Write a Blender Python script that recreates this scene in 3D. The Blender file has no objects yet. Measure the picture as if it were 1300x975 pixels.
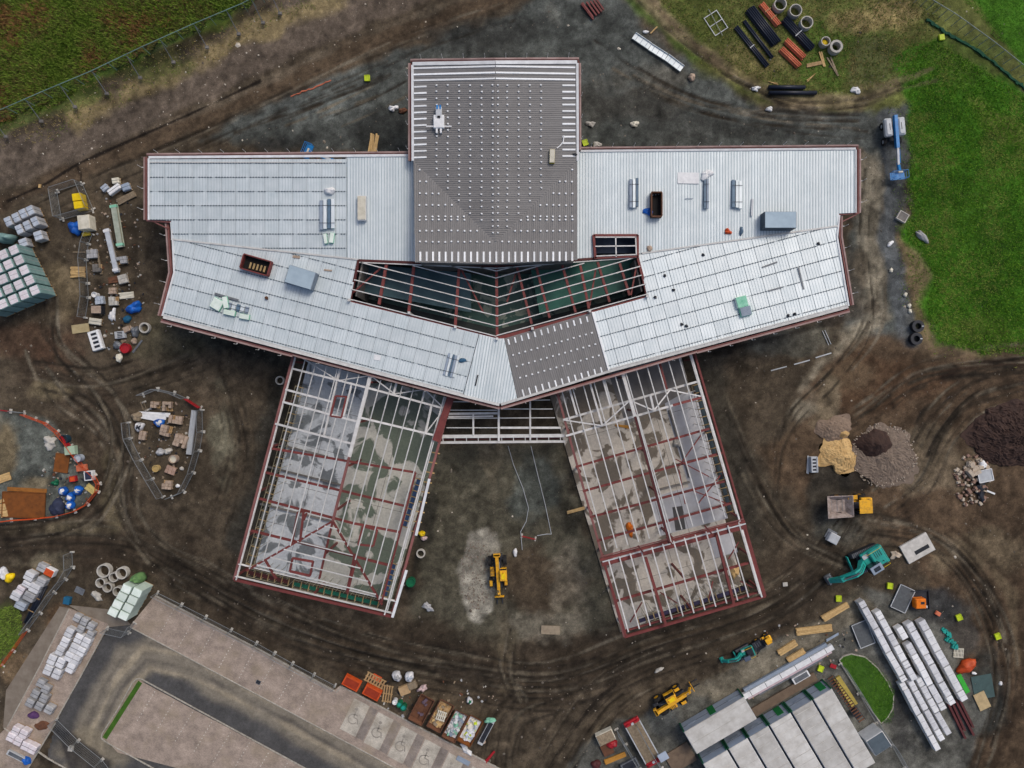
import bpy, math, random
import numpy as np
from mathutils import Vector, Matrix
random.seed(7); np.random.seed(7)
R = math.radians
scene = bpy.context.scene
COL = scene.collection

# ------------------------------------------------------------------ camera, sky, sun, exposure
S = 0.107          # metres per photo pixel on the ground
H = 96.0           # drone height
cam_d = bpy.data.cameras.new('camera'); cam = bpy.data.objects.new('camera', cam_d); COL.objects.link(cam)
cam.location = (0, 0, H); cam.rotation_euler = (0, 0, 0)
cam_d.sensor_width = 36.0; cam_d.lens = 36.0 * H / (1300 * S); cam_d.clip_end = 3000
scene.camera = cam
world = bpy.data.worlds.new('World'); scene.world = world; world.use_nodes = True
wn = world.node_tree
sky = wn.nodes.new('ShaderNodeTexSky'); sky.sky_type = 'NISHITA'; sky.sun_disc = False
sky.sun_elevation = R(52); sky.sun_rotation = R(40)
sky.air_density = 0.9; sky.dust_density = 4.0; sky.ozone_density = 1.0
wn.nodes['Background'].inputs[1].default_value = 0.13
wn.links.new(sky.outputs[0], wn.nodes['Background'].inputs[0])
sun_d = bpy.data.lights.new('sun', 'SUN'); sun_d.energy = 1.1; sun_d.angle = R(18); sun_d.color = (1, .96, .9)
sun = bpy.data.objects.new('sun', sun_d); COL.objects.link(sun)
sun.rotation_euler = Vector((-math.sin(R(40)) * math.cos(R(52)), -math.cos(R(40)) * math.cos(R(52)), -math.sin(R(52)))).to_track_quat('-Z', 'Y').to_euler(); sun.location = (30, 40, 90)
vs = scene.view_settings; vs.view_transform = 'Standard'; vs.look = 'None'; vs.gamma = 1.0; vs.exposure = 0.0
vs.use_curve_mapping = False

# ------------------------------------------------------------------ survey helpers
def W(px, py, z=0.0):
    k = S * (1 - z / H)
    return Vector(((px - 650) * k, (487.5 - py) * k, z))

class Plane:
    """a sloping roof plane through three surveyed points (px, py, z)"""
    def __init__(s, a, b, c):
        A, B, C = W(*a), W(*b), W(*c)
        n = (B - A).cross(C - A)
        s.gx, s.gy = -n.x / n.z, -n.y / n.z
        s.z0 = A.z - s.gx * A.x - s.gy * A.y
    def P(s, px, py, dz=0.0):
        k = s.gx * (px - 650) * S + s.gy * (487.5 - py) * S
        z = (s.z0 + dz + k) / (1 + k / H)
        return W(px, py, z)

class Flat:
    def __init__(s, z): s.z = z
    def P(s, px, py, dz=0.0): return W(px, py, s.z + dz)

def lin(c):
    out = []
    for v in c[:3]:
        v = v / 255.0
        out.append(v / 12.92 if v <= .04045 else ((v + .055) / 1.055) ** 2.4)
    return tuple(out)

# ------------------------------------------------------------------ materials
MATS = {}
def M(name, rgb, rgb2=None, scale=2.0, rough=.8, metal=0.0, bump=.15, bscale=None, mixlo=.35, mixhi=.7, jitter=.12, spec=.3):
    """procedural material: two tones mixed by noise, slight per object brightness, fine bump"""
    if name in MATS: return MATS[name]
    m = bpy.data.materials.new(name); m.use_nodes = True; nt = m.node_tree; N = nt.nodes; L = nt.links
    b = N['Principled BSDF']; b.inputs['Roughness'].default_value = rough; b.inputs['Metallic'].default_value = metal
    b.inputs['Specular IOR Level'].default_value = spec
    c1 = lin(rgb); c2 = lin(rgb2) if rgb2 else tuple(v * .72 for v in c1)
    tc = N.new('ShaderNodeTexCoord'); oi = N.new('ShaderNodeObjectInfo')
    add = N.new('ShaderNodeVectorMath'); add.operation = 'ADD'
    mul = N.new('ShaderNodeVectorMath'); mul.operation = 'SCALE'; mul.inputs['Scale'].default_value = 37.0
    comb = N.new('ShaderNodeCombineXYZ'); L.new(oi.outputs['Random'], comb.inputs[0]); L.new(oi.outputs['Random'], comb.inputs[1])
    L.new(comb.outputs[0], mul.inputs[0]); L.new(tc.outputs['Object'], add.inputs[0]); L.new(mul.outputs[0], add.inputs[1])
    no = N.new('ShaderNodeTexNoise'); no.inputs['Scale'].default_value = scale; no.inputs['Detail'].default_value = 6; no.inputs['Roughness'].default_value = .65
    L.new(add.outputs[0], no.inputs['Vector'])
    mr = N.new('ShaderNodeMapRange'); mr.inputs[1].default_value = mixlo; mr.inputs[2].default_value = mixhi
    L.new(no.outputs[0], mr.inputs[0])
    mx = N.new('ShaderNodeMix'); mx.data_type = 'RGBA'; mx.inputs[6].default_value = (*c1, 1); mx.inputs[7].default_value = (*c2, 1)
    L.new(mr.outputs[0], mx.inputs[0])
    hs = N.new('ShaderNodeHueSaturation')
    jm = N.new('ShaderNodeMapRange'); jm.inputs[3].default_value = 1 - jitter; jm.inputs[4].default_value = 1 + jitter
    L.new(oi.outputs['Random'], jm.inputs[0]); L.new(jm.outputs[0], hs.inputs['Value'])
    L.new(mx.outputs[2], hs.inputs['Color']); L.new(hs.outputs[0], b.inputs['Base Color'])
    if bump:
        n2 = N.new('ShaderNodeTexNoise'); n2.inputs['Scale'].default_value = bscale or scale * 6; n2.inputs['Detail'].default_value = 4
        L.new(add.outputs[0], n2.inputs['Vector'])
        bp = N.new('ShaderNodeBump'); bp.inputs['Strength'].default_value = bump; bp.inputs['Distance'].default_value = .05
        L.new(n2.outputs[0], bp.inputs['Height']); L.new(bp.outputs[0], b.inputs['Normal'])
    MATS[name] = m
    return m

def ground_material(name, attr, s1=.25, s2=1.6, s3=9.0, amp=.55, speck=.0, rough=.95, bump=.6):
    m = bpy.data.materials.new(name); m.use_nodes = True; nt = m.node_tree; N = nt.nodes; L = nt.links
    b = N['Principled BSDF']; b.inputs['Roughness'].default_value = rough; b.inputs['Specular IOR Level'].default_value = .15
    at = N.new('ShaderNodeAttribute'); at.attribute_name = attr
    tc = N.new('ShaderNodeTexCoord')
    prod = None
    for sc, a, det in ((s1, amp * .6, 5), (s2, amp * .85, 6), (s3, amp * 1.0, 5), (s3 * 3.3, amp * .7, 3)):
        no = N.new('ShaderNodeTexNoise'); no.inputs['Scale'].default_value = sc; no.inputs['Detail'].default_value = det
        no.inputs['Roughness'].default_value = .74
        L.new(tc.outputs['Object'], no.inputs['Vector'])
        mr = N.new('ShaderNodeMapRange'); mr.inputs[1].default_value = .28; mr.inputs[2].default_value = .72
        mr.inputs[3].default_value = 1 - a; mr.inputs[4].default_value = 1 + a
        L.new(no.outputs[0], mr.inputs[0])
        if prod is None: prod = mr.outputs[0]
        else:
            mu = N.new('ShaderNodeMath'); mu.operation = 'MULTIPLY'; L.new(prod, mu.inputs[0]); L.new(mr.outputs[0], mu.inputs[1]); prod = mu.outputs[0]
        last = no
    hs = N.new('ShaderNodeHueSaturation'); L.new(at.outputs[0], hs.inputs['Color']); L.new(prod, hs.inputs['Value'])
    out = hs.outputs[0]
    if speck:
        vo = N.new('ShaderNodeTexVoronoi'); vo.inputs['Scale'].default_value = 2.6
        L.new(tc.outputs['Object'], vo.inputs['Vector'])
        mr = N.new('ShaderNodeMapRange'); mr.inputs[1].default_value = .10; mr.inputs[2].default_value = .06
        mr.inputs[3].default_value = 0; mr.inputs[4].default_value = speck
        L.new(vo.outputs['Distance'], mr.inputs[0])
        mx = N.new('ShaderNodeMix'); mx.data_type = 'RGBA'; mx.inputs[7].default_value = (*lin((150, 140, 128)), 1)
        L.new(mr.outputs[0], mx.inputs[0]); L.new(out, mx.inputs[6]); out = mx.outputs[2]
    L.new(out, b.inputs['Base Color'])
    bp = N.new('ShaderNodeBump'); bp.inputs['Strength'].default_value = bump; bp.inputs['Distance'].default_value = .12
    L.new(last.outputs[0], bp.inputs['Height']); L.new(bp.outputs[0], b.inputs['Normal'])
    MATS[name] = m
    return m

def stained_concrete(name, dry, wet, scale, thr, dry2=None):
    """pale dry concrete with sharp edged dark damp patches"""
    m = bpy.data.materials.new(name); m.use_nodes = True; nt = m.node_tree; N = nt.nodes; L = nt.links
    b = N['Principled BSDF']; b.inputs['Specular IOR Level'].default_value = .3
    tc = N.new('ShaderNodeTexCoord')
    no = N.new('ShaderNodeTexNoise'); no.inputs['Scale'].default_value = scale; no.inputs['Detail'].default_value = 4.5; no.inputs['Roughness'].default_value = .5; no.inputs['Distortion'].default_value = .8
    L.new(tc.outputs['Object'], no.inputs['Vector'])
    mr = N.new('ShaderNodeMapRange'); mr.inputs[1].default_value = thr - .02; mr.inputs[2].default_value = thr + .02
    L.new(no.outputs[0], mr.inputs[0])
    n2 = N.new('ShaderNodeTexNoise'); n2.inputs['Scale'].default_value = .9; n2.inputs['Detail'].default_value = 7
    L.new(tc.outputs['Object'], n2.inputs['Vector'])
    cr = N.new('ShaderNodeMix'); cr.data_type = 'RGBA'; cr.inputs[6].default_value = (*lin(dry), 1); cr.inputs[7].default_value = (*lin(dry2 or [v * .82 for v in dry]), 1)
    L.new(n2.outputs[0], cr.inputs[0])
    mx = N.new('ShaderNodeMix'); mx.data_type = 'RGBA'; mx.inputs[7].default_value = (*lin(wet), 1)
    L.new(mr.outputs[0], mx.inputs[0]); L.new(cr.outputs[2], mx.inputs[6])
    hs = N.new('ShaderNodeHueSaturation'); m3 = N.new('ShaderNodeMapRange'); m3.inputs[3].default_value = .7; m3.inputs[4].default_value = 1.3
    n3 = N.new('ShaderNodeTexNoise'); n3.inputs['Scale'].default_value = 4; n3.inputs['Detail'].default_value = 6; L.new(tc.outputs['Object'], n3.inputs['Vector'])
    L.new(n3.outputs[0], m3.inputs[0]); L.new(m3.outputs[0], hs.inputs['Value']); L.new(mx.outputs[2], hs.inputs['Color'])
    L.new(hs.outputs[0], b.inputs['Base Color'])
    ro = N.new('ShaderNodeMapRange'); ro.inputs[3].default_value = .85; ro.inputs[4].default_value = .28
    L.new(mr.outputs[0], ro.inputs[0]); L.new(ro.outputs[0], b.inputs['Roughness'])
    MATS[name] = m
    return m

def paver_material(name, a, bb, mortar, rot, bw=.2, bh=.1):
    m = bpy.data.materials.new(name); m.use_nodes = True; nt = m.node_tree; N = nt.nodes; L = nt.links
    b = N['Principled BSDF']; b.inputs['Roughness'].default_value = .85; b.inputs['Specular IOR Level'].default_value = .25
    tc = N.new('ShaderNodeTexCoord'); mp = N.new('ShaderNodeMapping'); mp.inputs['Rotation'].default_value = (0, 0, rot)
    L.new(tc.outputs['Object'], mp.inputs[0])
    br = N.new('ShaderNodeTexBrick'); br.inputs['Scale'].default_value = 1; br.inputs['Brick Width'].default_value = bw; br.inputs['Row Height'].default_value = bh
    br.inputs['Mortar Size'].default_value = .006; br.inputs['Color1'].default_value = (*lin(a), 1); br.inputs['Color2'].default_value = (*lin(bb), 1)
    br.inputs['Mortar'].default_value = (*lin(mortar), 1)
    L.new(mp.outputs[0], br.inputs['Vector'])
    no = N.new('ShaderNodeTexNoise'); no.inputs['Scale'].default_value = .55; no.inputs['Detail'].default_value = 7; no.inputs['Roughness'].default_value = .65
    L.new(tc.outputs['Object'], no.inputs['Vector'])
    mr = N.new('ShaderNodeMapRange'); mr.inputs[1].default_value = .3; mr.inputs[2].default_value = .7; mr.inputs[3].default_value = .62; mr.inputs[4].default_value = 1.25
    L.new(no.outputs[0], mr.inputs[0])
    hs = N.new('ShaderNodeHueSaturation'); L.new(br.outputs[0], hs.inputs['Color']); L.new(mr.outputs[0], hs.inputs['Value'])
    n2 = N.new('ShaderNodeTexNoise'); n2.inputs['Scale'].default_value = .35; n2.inputs['Detail'].default_value = 5; L.new(tc.outputs['Object'], n2.inputs['Vector'])
    m2 = N.new('ShaderNodeMapRange'); m2.inputs[1].default_value = .5; m2.inputs[2].default_value = .7; m2.inputs[4].default_value = .55
    L.new(n2.outputs[0], m2.inputs[0])
    mx = N.new('ShaderNodeMix'); mx.data_type = 'RGBA'; mx.inputs[7].default_value = (*lin((142, 128, 106)), 1)
    L.new(m2.outputs[0], mx.inputs[0]); L.new(hs.outputs[0], mx.inputs[6]); L.new(mx.outputs[2], b.inputs['Base Color'])
    MATS[name] = m
    return m

# ------------------------------------------------------------------ mesh builder
class MB:
    def __init__(s): s.v = []; s.f = []; s.m = []
    def add(s, vs, fs, m=0):
        o = len(s.v); s.v.extend([tuple(v) for v in vs]); s.f.extend([tuple(i + o for i in f) for f in fs]); s.m.extend([m] * len(fs)); return s
    def box(s, c, size, rz=0.0, m=0, top=1.0):
        """box centred on c in plan, standing on c.z"""
        sx, sy, sz = size[0] / 2, size[1] / 2, size[2]; ca, sa = math.cos(rz), math.sin(rz); vs = []
        for z, k in ((0, 1.0), (sz, top)):
            for x, y in ((-sx, -sy), (sx, -sy), (sx, sy), (-sx, sy)):
                x2, y2 = x * k, y * k
                vs.append((c[0] + x2 * ca - y2 * sa, c[1] + x2 * sa + y2 * ca, c[2] + z))
        return s.add(vs, [(3, 2, 1, 0), (4, 5, 6, 7), (0, 1, 5, 4), (1, 2, 6, 5), (2, 3, 7, 6), (3, 0, 4, 7)], m)
    def cbox(s, c, size, ch=.05, rz=0.0, m=0):
        """box with chamfered edges"""
        sx, sy, sz = size[0] / 2, size[1] / 2, size[2]; ch = min(ch, sx * .45, sy * .45, sz * .45); ca, sa = math.cos(rz), math.sin(rz)
        def ring(ix, z): return [(-sx + ix, -sy + ix + 0, z)]
        rings = []
        for z, ins in ((0, ch), (ch, 0), (sz - ch, 0), (sz, ch)):
            x, y, c2 = sx - ins, sy - ins, ch * .7
            rings.append([(-x + c2, -y), (x - c2, -y), (x, -y + c2), (x, y - c2), (x - c2, y), (-x + c2, y), (-x, y - c2), (-x, -y + c2)])
        vs = []
        for (z, _), rg in zip(((0, 0), (ch, 0), (sz - ch, 0), (sz, 0)), rings):
            for x, y in rg: vs.append((c[0] + x * ca - y * sa, c[1] + x * sa + y * ca, c[2] + z))
        fs = [tuple(reversed(range(8))), tuple(range(24, 32))]
        for r in range(3):
            for i in range(8):
                j = (i + 1) % 8; fs.append((r * 8 + i, r * 8 + j, r * 8 + 8 + j, r * 8 + 8 + i))
        return s.add(vs, fs, m)
    def prism(s, bot, top, m=0):
        n = len(bot); vs = list(bot) + list(top)
        fs = [tuple(reversed(range(n))), tuple(range(n, 2 * n))] + [(i, (i + 1) % n, n + (i + 1) % n, n + i) for i in range(n)]
        return s.add(vs, fs, m)
    def bar(s, p0, p1, w, h, m=0, drop=0.0):
        """rectangular bar, top face on the line p0-p1 (minus drop)"""
        p0, p1 = Vector(p0), Vector(p1); d = (p1 - p0); 
        if d.length < 1e-6: return s
        side = Vector((-d.y, d.x, 0)); side = side.normalized() if side.length > 1e-6 else Vector((1, 0, 0))
        up = d.normalized().cross(-side).normalized()
        if up.z < 0 or (abs(up.z) < 1e-6 and up.y < 0): up = -up
        a = side * w / 2; t0 = -up * drop; t1 = -up * (drop + h); vs = []
        for p in (p0, p1):
            vs += [p - a + t1, p + a + t1, p + a + t0, p - a + t0]
        return s.add(vs, [(0, 1, 2, 3), (7, 6, 5, 4), (0, 4, 5, 1), (1, 5, 6, 2), (2, 6, 7, 3), (3, 7, 4, 0)], m)
    def ibeam(s, p0, p1, w, h, t=.03, m=0):
        s.bar(p0, p1, w, t, m); s.bar(p0, p1, t, h - 2 * t - .004, m, drop=t + .002); return s.bar(p0, p1, w, t, m, drop=h - t)
    def tube(s, p0, p1, r, n=8, r2=None, caps=True, m=0):
        p0, p1 = Vector(p0), Vector(p1); d = (p1 - p0).normalized(); r2 = r if r2 is None else r2
        a = d.cross(Vector((0, 0, 1))); a = a.normalized() if a.length > 1e-4 else Vector((1, 0, 0)); b = d.cross(a); vs = []
        for p, rr in ((p0, r), (p1, r2)):
            for i in range(n):
                t = 2 * math.pi * i / n; vs.append(p + a * math.cos(t) * rr + b * math.sin(t) * rr)
        fs = [(i, (i + 1) % n, n + (i + 1) % n, n + i) for i in range(n)]
        if caps: fs += [tuple(reversed(range(n))), tuple(range(n, 2 * n))]
        return s.add(vs, fs, m)
    def pipe(s, p0, p1, r, t=.03, n=10, m=0):
        """open pipe with wall thickness"""
        p0, p1 = Vector(p0), Vector(p1); d = (p1 - p0).normalized()
        a = d.cross(Vector((0, 0, 1))); a = a.normalized() if a.length > 1e-4 else Vector((1, 0, 0)); b = d.cross(a); vs = []
        for p in (p0, p1):
            for rr in (r, r - t):
                for i in range(n):
                    q = 2 * math.pi * i / n; vs.append(p + a * math.cos(q) * rr + b * math.sin(q) * rr)
        fs = []
        for i in range(n):
            j = (i + 1) % n
            fs += [(i, j, 2 * n + j, 2 * n + i), (n + j, n + i, 3 * n + i, 3 * n + j), (j, i, n + i, n + j), (2 * n + i, 2 * n + j, 3 * n + j, 3 * n + i)]
        return s.add(vs, fs, m)
    def lump(s, c, rx, ry, rz, seed=0, n=14, k=6, rough=.18, m=0, flat=1.0, rot=0.0):
        """irregular dome sitting on c"""
        rnd = random.Random(seed); ph = [rnd.uniform(0, 6.28) for _ in range(8)]; am = [rnd.uniform(.4, 1) for _ in range(8)]
        ca, sa = math.cos(rot), math.sin(rot); vs = []; fs = []
        def rr(t, e): return 1 + rough * (am[0] * math.sin(2 * t + ph[0]) + am[1] * math.sin(3 * t + ph[1] + e * 2) + .7 * am[2] * math.sin(5 * t + ph[2] - e * 3) + .4 * am[3] * math.sin(8 * t + ph[3] + e * 5)) * .6
        for j in range(k):
            e = j / k * math.pi / 2
            for i in range(n):
                t = 2 * math.pi * i / n; q = rr(t, e) * math.cos(e) ** flat
                x, y = rx * q * math.cos(t), ry * q * math.sin(t)
                vs.append((c[0] + x * ca - y * sa, c[1] + x * sa + y * ca, c[2] + rz * math.sin(e) * (1 + rough * .6 * math.sin(3 * t + ph[4] + e))))
        vs.append((c[0], c[1], c[2] + rz)); top = len(vs) - 1
        for j in range(k - 1):
            for i in range(n):
                i2 = (i + 1) % n; fs.append((j * n + i, j * n + i2, j * n + n + i2, j * n + n + i))
        for i in range(n): fs.append(((k - 1) * n + i, (k - 1) * n + (i + 1) % n, top))
        fs.append(tuple(reversed(range(n))))
        return s.add(vs, fs, m)
    def mesh(s, name, mats, smooth=False):
        me = bpy.data.meshes.new(name); me.from_pydata(s.v, [], s.f)
        if not isinstance(mats, (list, tuple)): mats = [mats]
        for x in mats: me.materials.append(x)
        if len(mats) > 1: me.polygons.foreach_set('material_index', s.m)
        if smooth: me.polygons.foreach_set('use_smooth', [True] * len(me.polygons))
        me.update(); return me
    def build(s, name, mats, parent=None, smooth=False):
        return link(name, s.mesh(name, mats, smooth), parent)

def link(name, data, parent=None):
    o = bpy.data.objects.new(name, data); COL.objects.link(o)
    if parent is not None: o.parent = parent
    return o
def tag(o, label, cat, group=None, kind=None):
    if label: o['label'] = label
    if cat: o['category'] = cat
    if group: o['group'] = group
    if kind: o['kind'] = kind
    return o
ORD = ['first', 'second', 'third', 'fourth', 'fifth', 'sixth', 'seventh', 'eighth', 'ninth', 'tenth', 'eleventh', 'twelfth', 'thirteenth', 'fourteenth', 'fifteenth', 'sixteenth', 'seventeenth', 'eighteenth', 'nineteenth', 'twentieth']
COUNT = {}
def nth(label):
    if label and '{n}' in label:
        COUNT[label] = COUNT.get(label, -1) + 1; return label.replace('{n}', ORD[COUNT[label]])
    return label
def thing(name, label, cat, loc=(0, 0, 0), rz=0.0, group=None):
    o = link(name, None); o.location = loc; o.rotation_euler = (0, 0, rz); o.empty_display_size = .3
    return tag(o, nth(label), cat, group)
def struct(o): o['kind'] = 'structure'; return o
def copy_tree(o, parent=None):
    c = o.copy(); COL.objects.link(c); c.parent = parent
    for ch in list(o.children): copy_tree(ch, c)
    return c

# ------------------------------------------------------------------ noise and zones (numpy)
def vnoise(x, y, seed=0):
    xi = np.floor(x).astype(np.int64); yi = np.floor(y).astype(np.int64); xf = x - xi; yf = y - yi
    def h(a, b):
        n = (a * 374761393 + b * 668265263 + seed * 1274126177) & 0xffffffff
        n = ((n ^ (n >> 13)) * 1274126177) & 0xffffffff
        return ((n ^ (n >> 16)) & 0xffff) / 65535.0
    u = xf * xf * (3 - 2 * xf); v = yf * yf * (3 - 2 * yf)
    return (h(xi, yi) * (1 - u) + h(xi + 1, yi) * u) * (1 - v) + (h(xi, yi + 1) * (1 - u) + h(xi + 1, yi + 1) * u) * v
def fbm(x, y, seed=0, oct=4):
    t = 0; a = .5; f = 1.0
    for i in range(oct): t = t + a * vnoise(x * f, y * f, seed + i * 17); a *= .5; f *= 2.03
    return t
def seg_dist(px, py, pts, closed):
    d = np.full(px.shape, 1e9); n = len(pts)
    for i in range(n if closed else n - 1):
        ax, ay = pts[i]; bx, by = pts[(i + 1) % n]; dx, dy = bx - ax, by - ay; q = dx * dx + dy * dy + 1e-9
        t = np.clip(((px - ax) * dx + (py - ay) * dy) / q, 0, 1)
        d = np.minimum(d, np.hypot(px - ax - t * dx, py - ay - t * dy))
    return d
def inside(px, py, pts):
    r = np.zeros(px.shape, bool); n = len(pts)
    for i in range(n):
        ax, ay = pts[i]; bx, by = pts[(i + 1) % n]
        if ay == by: continue
        c = ((ay > py) != (by > py)) & (px < (bx - ax) * (py - ay) / (by - ay) + ax); r ^= c
    return r
def smooth01(t): t = np.clip(t, 0, 1); return t * t * (3 - 2 * t)
def zone_weight(z, px, py, k):
    kind, rgb, soft, warp, amt, pts = z[:6]
    if kind == 'e':
        cx, cy, rx, ry = pts; sd = (1 - np.hypot((px - cx) / rx, (py - cy) / ry)) * min(rx, ry)
    elif kind == 'p':
        d = seg_dist(px, py, pts, True); sd = np.where(inside(px, py, pts), d, -d)
    else:
        sd = z[6] / 2 - seg_dist(px, py, pts, False)
    nz = (fbm(px / 34, py / 34, 100 + k * 7, 5) - .47) * 4 * warp
    if len(z) > 7: amt = amt * smooth01((fbm(px / 22, py / 22, 500 + k, 3) - .26) / .25)
    return amt * smooth01((sd + nz) / (2 * soft) + .5)
def shade(px, py, base, zones):
    col = np.empty(px.shape + (3,)); col[:] = lin(base)
    for k, z in enumerate(zones):
        pts = z[5]; mg = z[2] * 2 + z[3] * 2.5 + 4 + (z[6] if len(z) > 6 else 0)
        if z[0] == 'e': bb = (pts[0] - pts[2], pts[0] + pts[2], pts[1] - pts[3], pts[1] + pts[3])
        else: bb = (min(p[0] for p in pts), max(p[0] for p in pts), min(p[1] for p in pts), max(p[1] for p in pts))
        ix = np.where((px[0] > bb[0] - mg) & (px[0] < bb[1] + mg))[0]; iy = np.where((py[:, 0] > bb[2] - mg) & (py[:, 0] < bb[3] + mg))[0]
        if len(ix) == 0 or len(iy) == 0: continue
        sl = (slice(iy[0], iy[-1] + 1), slice(ix[0], ix[-1] + 1))
        w = zone_weight(z, px[sl], py[sl], k)[..., None]; col[sl] = col[sl] * (1 - w) + np.array(lin(z[1])) * w
    return col

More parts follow.
